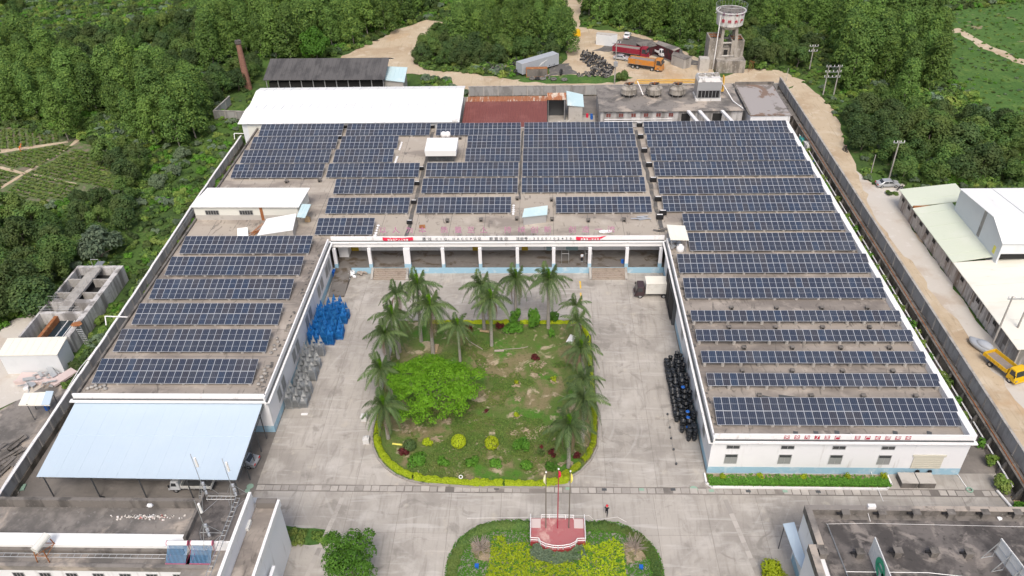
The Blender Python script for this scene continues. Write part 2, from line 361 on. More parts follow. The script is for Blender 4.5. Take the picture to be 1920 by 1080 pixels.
mat('step_pale', (0.60, 0.50, 0.48), rough=.8)
mat('steps', (0.34, 0.29, 0.245), [((.2, .16, .13), 1.2, .5, .7, None, .6)])
mat('veranda_floor', (0.165, 0.155, 0.145), [((0.085, 0.065, 0.045), .45, .52, .62, (.7, 1.3, 1), .9, .7), ((.24, .225, .21), 1.0, .5, .7, None, .5)], rough=.6)
mat('door_yellow', (0.42, 0.30, 0.03), rough=.6)
mat('door_blue', (0.30, 0.42, 0.45), rough=.4)
mat('shutter', (0.60, 0.58, 0.49), rough=.5)
mat('banner_red', (0.72, 0.03, 0.08), rough=.7)
mat('letter_red', (0.42, 0.04, 0.07), rough=.8)
mat('letter_grey', (0.10, 0.105, 0.12), rough=.7)
mat('letter_pink', (0.50, 0.22, 0.36), rough=.7)
mat('letter_white', (0.82, 0.82, 0.82), rough=.7)
mat('letter_purple', (0.34, 0.17, 0.30), rough=.9)
mat('logo_green', (0.05, 0.42, 0.24), rough=.5)
mat('tank_white', (0.62, 0.62, 0.61), [((.20, .19, .18), .9, .5, .66, (1, 1, .12), .8), ((.78, .78, .78), 2, .55, .75, None, .6)], bump=.1)
mat('truck_yellow', (0.74, 0.46, 0.012), [((.55, .28, .02), 1.2, .6, .8, None, .5)], rough=.35, spec=.5)
mat('truck_orange', (0.55, 0.22, 0.04), [((.36, .24, .14), 1.2, .48, .68, None, .8)], rough=.5)
mat('truck_red', (0.26, 0.02, 0.04), [((.24, .11, .10), .9, .55, .75, None, .6)], rough=.5)
mat('truck_brown', (0.055, 0.035, 0.04), rough=.3, spec=.5)
mat('truck_bed', (0.25, 0.22, 0.20), [((.35, .3, .26), 1.5, .5, .7, None, .6)], rough=.9)
mat('car_silver', (0.50, 0.52, 0.54), rough=.3, metal=.35, spec=.5)
mat('car_white', (0.72, 0.74, 0.76), rough=.3, spec=.5)
mat('cover_grey', (0.40, 0.43, 0.47), rough=.55)
mat('box_white', (0.72, 0.72, 0.68), [((.55, .53, .48), .8, .5, .72, None, .6)], rough=.5)
mat('tail_red', (0.5, 0.01, 0.01), rough=.3)
mat('bark', (0.19, 0.165, 0.135), [((.09, .075, .06), 2.5, .5, .7, (1, 1, .3), .7)])
mat('bark_pale', (0.40, 0.37, 0.32), [((.22, .19, .16), 2.5, .5, .7, (1, 1, .4), .7)])
mat('palm_trunk', (0.33, 0.31, 0.28), [((.19, .17, .15), 3, .5, .7, (1, 1, 2.5), .7)], vary=.12)
mat('palm_brown', (0.23, 0.16, 0.11), rough=.8)
mat('dead_wood', (0.36, 0.31, 0.27), rough=.9)
mat('skin', (0.45, 0.27, 0.19), rough=.6)
mat('hair', (0.015, 0.012, 0.01), rough=.6)
mat('cloth_black', (0.02, 0.02, 0.025), rough=.9)
mat('cloth_red', (0.65, 0.04, 0.06), rough=.8)
mat('cloth_white', (0.72, 0.78, 0.84), rough=.9)
mat('cloth_orange', (0.75, 0.20, 0.05), rough=.9)
mat('cloth_yellow', (0.80, 0.74, 0.16), rough=.8)
mat('cloth_cream', (0.80, 0.76, 0.50), rough=.8)
mat('sack_white', (0.82, 0.83, 0.85), rough=.7)
mat('litter', (0.55, 0.52, 0.48), [((.5, .12, .1), 1.5, .6, .65, None, .9), ((.8, .8, .8), 2.4, .5, .6, None, .8), ((.2, .3, .2), 1.8, .62, .68, None, .8)], vary=.3)
mat('wood', (0.45, 0.33, 0.20), [((.28, .2, .13), 2, .5, .7, None, .6)])
mat('yellow_line', (0.75, 0.50, 0.05), [((.45, .4, .35), 1.4, .5, .7, None, .8)])
mat('drain_cover', (0.40, 0.375, 0.345), [((.28, .26, .23), 1.4, .5, .7, None, .6)], vary=.2)
mat('tube_blue', (0.12, 0.27, 0.46), rough=.2, spec=.6)
mat('heater_pink', (0.50, 0.12, 0.20), rough=.5)
mat('green_paint', (0.28, 0.42, 0.33), rough=.7)
mat('teal', (0.08, 0.42, 0.40), rough=.6)
mat('panel_frame', (0.60, 0.63, 0.67), rough=.35, metal=.2)
leafmat('leaf_eucalyptus', (.046,.112,.026), (.175,.285,.062), (.110,.205,.044))
leafmat('leaf_dark', (0.034, 0.076, 0.028), (0.078, 0.135, 0.04), (0.085, 0.12, 0.036))
leafmat('leaf_mid', (0.05, 0.12, 0.032), (0.115, 0.205, 0.048), (0.12, 0.17, 0.045))
leafmat('leaf_bright', (0.08, 0.21, 0.01), (0.15, 0.32, 0.018), (0.105, 0.26, 0.012), .5)
leafmat('leaf_lime', (0.231, 0.326, 0.011), (0.378, 0.462, 0.021), (0.294, 0.399, 0.013), .8)
leafmat('leaf_green', (0.061, 0.176, 0.020), (0.115, 0.270, 0.030), (0.081, 0.216, 0.024), .6)
leafmat('leaf_grey', (0.099, 0.153, 0.108), (0.171, 0.234, 0.153), (0.126, 0.198, 0.108))
leafmat('leaf_red', (0.075, 0.012, 0.016), (0.140, 0.030, 0.030), (0.100, 0.020, 0.020), .8)
leafmat('leaf_palm', (.055,.110,.042), (.150,.225,.085), (.095,.155,.058), .4)
leafmat('leaf_weed', (.090,.190,.035), (.190,.300,.058), (.20,.25,.065), .3)
leafmat('leaf_crop', (0.072, 0.169, 0.026), (0.156, 0.260, 0.052), (0.195, 0.234, 0.091), .5)

def panel_glass():
    m, t, b = nodes('panel_glass')
    tc = N(t, 'ShaderNodeTexCoord'); sp = N(t, 'ShaderNodeSeparateXYZ'); L(t, tc.outputs['Object'], sp.inputs[0])
    def line(o, n, w):
        a = mul(t, o, n); f = N(t, 'ShaderNodeMath', operation='FRACT'); L(t, a, f.inputs[0])
        g = N(t, 'ShaderNodeMath', operation='LESS_THAN'); L(t, f.outputs[0], g.inputs[0]); g.inputs[1].default_value = w; return g.outputs[0]
    ly = mul(t, line(sp.outputs[1], 6.0, .05), .25)
    lx = line(sp.outputs[0], 4.06, .075)
    oi = N(t, 'ShaderNodeObjectInfo')
    cr = N(t, 'ShaderNodeValToRGB'); e = cr.color_ramp; e.interpolation = 'CONSTANT'
    cols = [(0, (.022, .031, .055)), (.3, (.025, .032, .052)), (.5, (.031, .033, .047)), (.66, (.021, .033, .061)), (.78, (.022, .030, .055)), (.94, (.021, .037, .072))]
    e.elements[0].color = (*cols[0][1], 1); e.elements[1].position = cols[1][0]; e.elements[1].color = (*cols[1][1], 1)
    for p, c in cols[2:]: q = e.elements.new(p); q.color = (*c, 1)
    L(t, oi.outputs['Random'], cr.inputs[0])
    g = N(t, 'ShaderNodeNewGeometry')
    dust = noise_fac(t, g.outputs['Position'], .35, .45, .75, 4)
    c = mix(t, mul(t, dust, .13), cr.outputs[0], (.25, .25, .24))
    c = mix(t, mul(t, lx, .32), c, (.42, .45, .50)); c = mix(t, ly, c, (.30, .33, .40))
    L(t, c, b.inputs['Base Color']); b.inputs['Roughness'].default_value = .3; b.inputs['Specular IOR Level'].default_value = .6; b.inputs['Sheen Weight'].default_value = .3; b.inputs['Sheen Roughness'].default_value = .4
panel_glass()

# ------------------------------------------------------------------ foliage meshes
def leaf_mesh(name, pts, nrm, size, mats, extra=None, seed=0, aspect=.6):
    """one mesh of many small leaf clumps; extra = MB with wood"""
    rs = np.random.RandomState(seed); n = len(pts); pts = np.asarray(pts, float); nrm = np.asarray(nrm, float)
    nrm = nrm + rs.normal(0, .26, nrm.shape); nrm /= np.linalg.norm(nrm, axis=1)[:, None]+1e-9
    a = rs.normal(0, 1, (n, 3)); u = np.cross(nrm, a); u /= np.linalg.norm(u, axis=1)[:, None]+1e-9; v = np.cross(nrm, u)
    s = (size*rs.uniform(.6, 1.3, n))[:, None]
    bend = nrm*s*.18
    q = np.stack([pts-u*s, pts-v*s*aspect+bend, pts+u*s, pts+v*s*aspect+bend], 1).reshape(-1, 3)
    ev, ef, em = ([], [], []) if extra is None else (extra.v, extra.f, extra.m)
    me = bpy.data.meshes.new(name)
    me.from_pydata([tuple(p) for p in q]+list(ev), [], [(4*i, 4*i+1, 4*i+2, 4*i+3) for i in range(n)]+[tuple(4*n+k for k in f) for f in ef])
    for k in mats: me.materials.append(MATS[k])
    if ef: me.polygons.foreach_set('material_index', [0]*n+[1+k for k in em])
    at_ = me.attributes.new('tint', 'FLOAT', 'FACE'); at_.data.foreach_set('value', np.concatenate([rs.uniform(0, 1, n)**1.2, np.zeros(len(ef))]).astype(np.float32))
    me.update(); return me
def puff(c, r, n, rs, low=-.35):
    """points over the upper part of a rounded clump"""
    d = rs.normal(0, 1, (n*2, 3)); d /= np.linalg.norm(d, axis=1)[:, None]; d = d[d[:, 2] > low][:n]
    k = rs.uniform(.72, 1.05, len(d))[:, None]
    return np.asarray(c)+d*np.asarray(r)*k, d+np.array([0, 0, .35])
def crown(puffs, dens, rs, low=-.35):
    P, Nn = [], []
    for c, r in puffs:
        p, n = puff(c, r, int(dens*(r[0]*r[1]+r[0]*r[2])*6), rs, low); P.append(p); Nn.append(n)
    return np.concatenate(P), np.concatenate(Nn)
def obj(name, me, parent=None, label=None):
    o = bpy.data.objects.new(name, me); COL.objects.link(o); o.parent = parent
    if label: o['label'] = label
    return o
def trunk_mb(h, r, bends=.3, n=6, limbs=0, spread=2, seed=0, top=.35):
    rnd = random.Random(seed); b = MB(); p = Vector((0, 0, -.2)); k = 5; pts = [p.copy()]
    for i in range(k): p = p+Vector((rnd.uniform(-bends, bends), rnd.uniform(-bends, bends), h/k)); pts.append(p.copy())
    for i in range(k): b.tube(pts[i], pts[i+1], r*(1-(1-top)*i/k), n, 0, r*(1-(1-top)*(i+1)/k))
    for i in range(limbs):
        q = pts[2+i % 3]; a = 6.28*i/limbs+rnd.uniform(-.4, .4)
        b.tube(q, q+Vector((math.cos(a)*spread, math.sin(a)*spread, h*.32)), r*.4, 4, 0, r*.15)
    return b
TREES = {}
def eucalyptus(seed):
    rs = np.random.RandomState(seed); h = 14.0; puffs = []
    n = rs.randint(15, 19)
    for i in range(n):
        u = (i+.5)/n; z = 1.7+u*(h-3.4); sp = 2.25*(1-u**1.6*.8)*rs.uniform(.7, 1.1); a = i*2.4+rs.uniform(-.5, .5)
        r = (1.75-u*.15)*rs.uniform(.8, 1.15)
        puffs.append(((math.cos(a)*sp, math.sin(a)*sp, z), (r, r, r*rs.uniform(.95, 1.2))))
    puffs.append(((rs.uniform(-.3, .3), rs.uniform(-.3, .3), h-1.5), (1.35, 1.35, 1.6)))
    p, nn = crown(puffs, 7.5, rs, -.4)
    return leaf_mesh('crown', p, nn, .26, ['leaf_eucalyptus'], seed=seed), trunk_mb(11, .16, .25, 5, 3, 1.4, seed)
def broadleaf(seed, h=8.0, w=3.6, leaf='leaf_mid', size=.26):
    rs = np.random.RandomState(seed); puffs = []
    for i in range(28):
        a = rs.uniform(0, 6.28); e = rs.uniform(-.15, 1)**1; rr = w*(.72)*math.sqrt(max(0, 1-e*e))*rs.uniform(.75, 1.1)
        r = w*.34*rs.uniform(.75, 1.25)
        puffs.append(((math.cos(a)*rr, math.sin(a)*rr, h*.36+max(e, -.3)*h*.48), (r, r, r*.95)))
    p, nn = crown(puffs, 7.5, rs, -.6)
    return leaf_mesh('crown', p, nn, size, [leaf], seed=seed), trunk_mb(h*.55, .2, .2, 5, 4, w*.5, seed)
def make_tree(name, cat, label, maker, bark='bark'):
    me, tb = maker
    t = thing(name, label, cat); obj('crown', me, t); tb.build('trunk', bark, t, local=True); return t
# ================================================================== THE GROUND
def terrain():
    b = MB(); xs = [-2500, -1400, -800, -500]+list(range(-380, 381, 20))+[500, 800, 1400, 2500]; ys = [-600, -300, -100]+list(range(0, 521, 20))+[600, 750, 1000, 1500, 2500, 4000]
    for y in ys:
        for x in xs:
            d = max(0, y-330)/400+max(0, abs(x)-320)/500
            b.v.append((x, y, -0.06+min(1, d)**1.5*(22+26*noise.noise(Vector((x*.003, y*.003, 2))))))
    n = len(xs)
    for j in range(len(ys)-1):
        for i in range(n-1): b.f.append((j*n+i, j*n+i+1, (j+1)*n+i+1, (j+1)*n+i)); b.m.append(0)
    o = b.build('terrain', 'ground_green', smooth=True); o['kind'] = 'structure'
terrain()
WX0, WX1 = -66.2, 58.0      # the two side walls of the compound
BY = 191.0                  # back wall
yg = sheet('yard_ground', [(WX0, 30), (WX1, 30), (WX1, BY), (WX0, BY)], 0.0, 'yard_old')
# cast concrete slabs of the yard, each with its open joint
sheetm = MB().box(-.5, -.5, -.02, .5, .5, 0).build('pavement_slab', 'yard', local=True); COL.objects.unlink(sheetm)
pav = thing('yard_pavement', None, None); pav['kind'] = 'structure'
GARD = [(-22.9, 99.6), (-22.9, 76)]+[(-22.9+9.2-9.2*math.cos(a), 76-9.6*math.sin(a)) for a in [R(q) for q in (10, 22, 34, 46, 58, 70, 82)]]+[(-9, 66.0), (0, 66.0)]+[(-1.6+9.2*math.sin(a), 75.4-9.4*math.cos(a)) for a in [R(q) for q in (15, 30, 45, 60, 75)]]+[(7.7, 77), (7.7, 96), (4.2, 99.6)]
def slabs(x0, x1, y0, y1, nx, ny, skip=()):
    dx, dy = (x1-x0)/nx, (y1-y0)/ny
    for i in range(nx):
        for j in range(ny):
            cx, cy = x0+(i+.5)*dx, y0+(j+.5)*dy
            if inside((cx-dx*.5, cy-dy*.5), GARD) and inside((cx+dx*.5, cy+dy*.5), GARD) and inside((cx-dx*.5, cy+dy*.5), GARD) and inside((cx+dx*.5, cy-dy*.5), GARD): continue
            if any(a < cx < c and bq < cy < d for a, bq, c, d in skip): continue
            link_copy(sheetm, pav, (cx, cy, .02), sc=(dx-.035, dy-.035, 1))
slabs(-36.0, 20.6, 66.3, 113.0, 9, 8)
slabs(-36.0, 57.0, 35.0, 65.2, 15, 5, skip=())
slabs(20.7, 57.0, 66.3, 68.9, 6, 1)
# drain with its loose covers between yard and front road
dr = thing('drain', None, None); dr['kind'] = 'structure'
cov = MB().box(-.505, -.4, 0, .505, .4, .034).build('drain_cover', 'drain_cover', local=True); COL.objects.unlink(cov)
rnd = random.Random(3)
for i in range(88):
    x = -35.4+i*1.04
    if rnd.random() < .07: continue
    link_copy(cov, dr, (x, 65.75+rnd.uniform(-.04, .04), .0), (0, 0, rnd.uniform(-.03, .03)), (rnd.uniform(.85, 1.02), 1, 1))
for k, (x0, y0, x1, y1) in enumerate(((-27.3, 48, -24.6, 64.8), (24.2, 52.5, 22.2, 65.0))):
    n = int(math.hypot(x1-x0, y1-y0)/1.05); a = math.atan2(y1-y0, x1-x0)
    for i in range(n): link_copy(cov, dr, (x0+(x1-x0)*i/n, y0+(y1-y0)*i/n, .0), (0, 0, a), (1, .7, 1))
# painted yellow dashes by the loading bay
for pts in (((1086, 527), (1089, 527), (1090, 541), (1087.5, 541)), ((1087.5, 549), (1090, 549), (1091, 563), (1088.5, 563))):
    sheet('road_marking', P2(pts, .024), .024, 'yellow_line')
# dirt tracks outside
ROADS = {
 'right_track': ('dirt', [(WX1+.4, BY-2), (WX1+.4, 20), (70, 20)]+P2([(1990, 800), (1897, 675), (1843, 617), (1753, 491), (1702, 416), (1690, 385), (1640, 352), (1612, 320), (1588, 270), (1560, 205), (1530, 172), (1500, 152)])),
 'back_track': ('dirt', P2([(1512, 152), (1460, 132), (1400, 128), (1338, 150), (1338, 130), (1318, 112), (1262, 84), (1180, 60), (1120, 56), (1086, 50), (1092, 0), (1098, -40), (1052, -40), (1043, 0), (1070, 50), (1062, 110), (1030, 140), (960, 150), (890, 138), (800, 132), (781, 112), (786, 92), (806, 70), (858, 42), (800, 38), (742, 55), (690, 84), (640, 106), (625, 130), (700, 135), (790, 140), (860, 161), (872, 168)])+[(-18, BY+.5), (WX1+.5, BY+.5)]),
}
for k, (m, pts) in ROADS.items(): sheet('dirt_track', pts, .004 if k[0] == 'r' else .008, m, step=2.5, amp=.6)
sheet('gravel_verge', [(65.0, 150)]+P2([(1690, 385), (1702, 416), (1753, 491), (1843, 617), (1897, 675), (1990, 800)])+[(66, 60), (64.5, 100), (63.2, 118), (62.3, 130)], .012, 'dirt_pale', step=2, amp=.5)
sheet('turning_place', P2([(1640, 345), (1700, 345), (1700, 400), (1640, 365)]), .016, 'dirt_pale', step=2)
sheet('oily_ground', P2([(1035, 120), (1068, 118), (1082, 138), (1030, 142)]), .016, 'dirt_dark', step=1.5, amp=.6)
sheet('oily_ground', P2([(1110, 96), (1130, 88), (1180, 66), (1262, 88), (1322, 122), (1290, 122), (1240, 112), (1180, 86), (1150, 96)]), .016, 'dirt_dark', step=1.5, amp=.8)
sheet('grass_verge', P2([(968, 152), (985, 143), (1075, 140), (1140, 143), (1165, 138), (1190, 146), (1150, 155), (1050, 157)]), .016, 'meadow', step=1.5, amp=.5)
sheet('meadow', P2([(1755, 60), (1780, 20), (2300, -40), (2500, 300), (2050, 330), (1860, 215), (1770, 130)]), .004, 'meadow', step=8, amp=2)
sheet('footpath', P2([(1765, 60), (1800, 52), (1830, 72), (1880, 98), (1960, 125), (1960, 134), (1880, 108), (1825, 84), (1798, 62), (1768, 68)]), .01, 'dirt', step=2, amp=.7)
sheet('yard_strip', P2([(0, 612), (60, 585), (80, 600), (0, 660)]), .012, 'dirt_pale', step=2)
sheet('settling_yard', P2([(-60, 640), (10, 618), (60, 700), (128, 690), (118, 722), (60, 742), (-90, 800)]), .008, 'dirt_pale', step=2)
sheet('work_ground', [(-66.6, 85.2), (-72, 86)]+P2([(60, 738), (0, 772), (-80, 800), (-260, 1090)])+[(-66.6, 40)], .014, 'roof_grey', step=2)
# vegetable plots
sheet('field', P2([(-140, 250), (0, 240), (118, 242), (150, 268), (190, 282), (230, 300), (232, 350), (150, 382), (0, 385), (-160, 395)]), .004, 'field_soil', step=3, amp=.8)
def rows(poly, p0, p1, pitch, wdt, seed):
    """planted beds as leafy strips"""
    d = Vector((p1[0]-p0[0], p1[1]-p0[1])).normalized(); nrm = Vector((-d.y, d.x)); rs = np.random.RandomState(seed); P = []
    c = Vector(p0); rnd = random.Random(seed)
    for k in range(-60, 61):
        base = c+nrm*(k*pitch)
        for i in range(-300, 300):
            q = base+d*(i*.33)
            if inside((q.x, q.y), poly) and rnd.random() < .9 and noise.noise(Vector((q.x*.12, q.y*.12, 4))) > -.5:
                for _ in range(4): P.append((q.x+rnd.uniform(-wdt, wdt)*abs(nrm.x)+rnd.uniform(-.2, .2), q.y+rnd.uniform(-wdt, wdt)*abs(nrm.y)+rnd.uniform(-.2, .2), rnd.uniform(.08, .32)))
    return P
cp = []
for poly, a, b_, pt in (([(0, 244), (105, 244), (118, 266), (0, 282)], (30, 244), (34, 278), 1.35), ([(0, 292), (125, 270), (133, 278), (60, 318), (0, 308)], (0, 292), (90, 316), 1.15), ([(60, 322), (140, 282), (200, 288), (238, 330), (225, 358), (150, 342)], (62, 322), (150, 340), 1.2), ([(50, 328), (150, 345), (120, 375), (0, 372)], (50, 328), (140, 348), 1.3), ([(0, 315), (40, 323), (0, 350)], (0, 315), (40, 323), 1.2), ([(-130, 255), (0, 244), (0, 380), (-150, 390)], (0, 292), (90, 316), 1.3)):
    cp += rows(P2(poly), at(*a), at(*b_), pt, .35, len(cp)+1)
me = leaf_mesh('vegetable_rows', cp, [(0, 0, 1)]*len(cp), .34, ['leaf_crop'], seed=5); o = obj('vegetable_rows', me); o['kind'] = 'stuff'
for pts in ([(0, 281), (60, 274), (128, 264), (130, 267), (62, 278), (0, 287)], [(-30, 305), (0, 311), (45, 323), (142, 344), (140, 347), (43, 327), (-30, 310)], [(0, 350), (42, 325), (46, 327), (2, 354)], [(46, 322), (128, 276), (150, 252), (168, 244), (170, 247), (140, 270), (52, 324)], [(0, 364), (28, 372), (26, 375), (0, 368)]):
    sheet('field_path', P2(pts), .012, 'dirt', step=1.5, amp=.15)

# ================================================================== PERIMETER WALLS
def wall_run(label, pts, h, foot, th=.2, seg=3.0, side=1, cap='white_trim', wob=0.0, group=None, panelmat='wall_panel'):
    t = thing('boundary_wall', label, 'wall', (pts[0][0], pts[0][1], 0), group=group)
    cp_ = MB(); rnd = random.Random(len(label))
    for (a, b) in zip(pts, pts[1:]):
        a, b = Vector(a), Vector(b); n = max(1, round((b-a).length/seg)); d = (b-a)/n; ang = math.atan2(d.y, d.x)
        pm = MB().box(-d.length/2+.13, -th/2, foot, d.length/2-.13, th/2, h-.08)
        po = MB().box(-.13, -th*.85, 0, .13, th*.85, h)
        pa = pm.build('wall_panel', panelmat, t, local=True); pb = po.build('post', 'concrete', t, local=True)
        for i in range(n):
            c = a+d*(i+.5)-Vector(pts[0]); z = rnd.uniform(-wob, wob)
            q = pa if i == 0 else link_copy(pa, t); q.location = (c.x, c.y, z); q.rotation_euler = (0, 0, ang)
            c2 = a+d*i-Vector(pts[0]); q = pb if i == 0 else link_copy(pb, t); q.location = (c2.x, c2.y, z); q.rotation_euler = (0, 0, ang)
            cc = a+d*(i+.5)
            cp_.obox((cc.x, cc.y, h+z), (d.length-.02, max(.34, th*1.35), .14), ang)
            if foot > 0:
                fm = MB().obox((cc.x, cc.y, foot/2-.02), (d.length-.01, th*2.2, foot), ang)
                fm.build('wall_footing', 'wall_foot', t)
    cp_.build('coping', cap, t)
    return t
LW = [(at(1, 922, 2.6)[0], at(1, 922, 2.6)[1]-14), at(1, 922, 2.6), at(130, 730, 2.6), at(245, 560, 2.6), at(360, 385, 2.6), at(452, 254, 2.6)]
wall_run('grey concrete panel wall with white coping along the left side of the factory', LW, 2.6, .9, wob=.05)
wall_run('weathered wall of grey panels closing the overgrown corner left of the white hall', [at(400, 207, 2.2), at(462, 209, 2.2)], 2.2, .2, cap='concrete')
wall_run('short pale wall running back from the overgrown corner left of the white hall', [at(402, 206, 2.2), at(430, 180, 2.2)], 2.2, .2, cap='concrete')
wall_run('tall grey wall closing the back of the compound below the sand track', [(-18.2, BY), (WX1+.6, BY)], 2.7, .3, seg=3.6, cap='concrete')
wall_run('long wall of grey panels on a stained footing beside the right hand dirt track', [(WX1+.5, BY-.3), (WX1+.4, 120), (WX1+.3, 24)], 4.4, 2.25, th=.22, seg=4.2, cap='concrete')
# buttressed foot of the right wall
t = thing('retaining_wall', 'dark stained buttressed retaining wall below the right hand panel wall', 'wall', (WX1, 100, 0))
pm = MB().box(-.25, -2.0, 0, .2, 2.0, 2.1).build('wall_section', 'wall_foot', t, local=True)
bm_ = MB().hexa([(-1.1, -.18, 0), (-.2, -.18, 0), (-.2, .18, 0), (-1.1, .18, 0), (-.45, -.18, 2.0), (-.2, -.18, 2.0), (-.2, .18, 2.0), (-.45, .18, 2.0)]).build('buttress', 'concrete_dark', t, local=True)
for i in range(38):
    y = 30+i*4.1-100
    for p, dy in ((pm, 0), (bm_, 2.05)):
        q = p if i == 0 else link_copy(p, t); q.location = (-.35, y+dy, 0)
MB().path([(WX1-.45, 30+i*6, 2.3+.05*math.sin(i)) for i in range(24)], .07).build('pipe', 'rust', t)
MB().box(WX1-.8, 28, 2.14, WX1+.05, 188, 2.24).build('ledge', 'concrete_dark', t)
tag(MB().path([(56.9, 66, 1.0), (57.0, 80, .95), (56.8, 95, 1.1), (57.0, 120, 1.0), (56.8, 140, 1.2), (57.0, 165, 1.1)], .1).build('pipe', 'white_metal'), 'long white pipe lying in the weedy gap beside the right wall', 'pipe')
tag(MB().path([(55.3, 66, .3), (56.6, 60, .3), (57.2, 50, .3)], .16).build('pipe', 'white_metal'), 'thick white pipe on the ground at the near right corner of the factory', 'pipe')
pp = [at3(*q, 1.9) for q in ((361, 393), (316, 462), (268, 530), (205, 625), (150, 690), (120, 740), (88, 790), (30, 872), (4, 914))]
tag(MB().path(pp, .07).build('pipe', 'white_metal'), 'thin white water pipe fixed along the inside of the left wall', 'pipe')
b = MB(); a = at3(197, 593, 2.9); c = at3(241, 594.5, 2.9); b.path([(a[0]+.3, a[1]-1.0, 1.9), a, c, (c[0], c[1], .2)], .1)
tag(b.build('pipe', 'white_metal'), 'white bent pipe crossing over the left wall beside the solar rows', 'pipe')
b = MB(); a = at3(439, 250, 3.4); c = at3(480, 251, 3.4); b.path([(a[0]+.2, a[1]-1.0, 2.4), a, c, (c[0], c[1], .2)], .09)
tag(b.build('pipe', 'white_metal'), 'white bent pipe over the left wall next to the white hall', 'pipe')

# ================================================================== THE FACTORY (U-shaped)
ZD, ZP = 5.95, 6.9          # roof deck, parapet top
LX0, LX1, RX0, RX1 = -61.9, -36.1, 20.75, 51.8
LY, RY, VY, BK = 75.3, 68.7, 114.0, 159.6
fac = thing('factory_building', 'long white U-shaped factory with a blue base and solar panels all over its flat roof', 'building', (0, 110, 0))
def wallbox(x0, y0, x1, y1, name='wall', z0=0.0, z1=5.9, band=1.15):
    b = MB()
    b.box(x0, y0, z0+band, x1, y1, z1, 0); b.box(x0-.012, y0-.012, z0, x1+.012, y1+.012, z0+band, 1)
    return b.build(name, ['white_wall', 'blue_wall'], fac)
T = .25
wallbox(LX0, LY, LX1, LY+T); wallbox(LX1-T, LY+T, LX1, VY-1.2); wallbox(LX0, LY+T, LX0+T, BK)
wallbox(RX0, RY, RX1, RY+T); wallbox(RX0, RY+T, RX0+T, VY-1.2); wallbox(RX1-T, RY+T, RX1, BK)
wallbox(LX0+T, BK-T, RX1-T, BK)
MB().box(LX1-T, 118.3, 1.25, RX0+T, 118.55, 5.6).build('wall', 'white_wall', fac)
# roof deck in three pieces
MB().box(LX0+T, LY+T, ZD-.3, LX1-T-.02, VY, ZD).build('roof_deck', 'roof_deck', fac); MB().box(RX0+T+.02, RY+T, ZD-.3, RX1-T, VY, ZD).build('roof_deck', 'roof_deck', fac)
MB().box(LX0+T, VY+.002, ZD-.3, RX1-T, BK-T, ZD).build('roof_deck', 'roof_deck_pale', fac)
# roof joints: thin dark seams
jt = MB()
for y in [84, 90, 96, 102, 108]: jt.box(LX0+.3, y, ZD, LX1-.5, y+.05, ZD+.004); 
for y in [75, 81, 87, 93, 99, 105]: jt.box(RX0+.5, y, ZD, RX1-.5, y+.05, ZD+.004)
for x in range(-58, 50, 6): jt.box(x, VY+1, ZD, x+.05, BK-.5, ZD+.0045)
jt.build('roof_joint', 'dark_metal', fac)
def parapet(pts, closed=False):
    """outer white parapet, gutter behind the ledge and the projecting ledge"""
    b = MB()
    for (x0, y0, x1, y1, ox, oy) in pts:
        L_ = MB()
        # parapet upstand
        xa, xb = min(x0, x1), max(x0, x1); ya, yb = min(y0, y1), max(y0, y1)
        if ox: b.box(x0-(.2 if ox < 0 else 0), ya, ZD-.02, x0+(0 if ox < 0 else .2), yb, ZP) if False else None
    return b
pr_ = MB(); lg = MB(); gt = MB()
def run_x(x0, x1, y, s):      # wall facing -y at y
    pr_.box(x0, y-.05, ZD-.35, x1, y+.16, ZP); lg.box(x0-.35, y-.62, ZD-.05, x1+.35, y-.07, ZD+.13); gt.box(x0, y-.3, ZD+.132, x1, y-.072, ZD+.2)
def run_y(y0, y1, x, s):      # s=+1: outside is +x
    pr_.box(min(x, x-.2*s), y0, ZD-.35, max(x, x-.2*s), y1, ZP); a, c = x+.02*s, x+.55*s; lg.box(min(a, c), y0, ZD-.052, max(a, c), y1, ZD+.128); a, c = x+.022*s, x+.27*s; gt.box(min(a, c), y0, ZD+.132, max(a, c), y1, ZD+.2)
run_x(LX0, LX1+.0, LY, 1); run_x(RX0, RX1, RY, 1); run_x(LX1+.25, RX0-.25, VY-.1, 1)
run_y(LY-.6, VY-.75, LX1+.06, 1); run_y(RY-.6, VY-.75, RX0-.06, -1)
lg.build('ledge', 'white_trim', fac); gt.build('gutter', 'dark_metal', fac); pr_.build('parapet', 'white_trim', fac)
pe = MB()
for i in range(15):
    y0 = RY+i*6.05; pe.box(RX1-.55, y0, ZD-.1, RX1+.28, y0+6.0, ZP+.02)
pe.build('side_parapet', 'white_trim', fac, 'white side parapet with worn joints')
MB().box(LX0-.1, LY+.2, ZD-.3, LX0+.22, BK, ZD+.35).build('side_kerb', 'concrete_dark', fac)
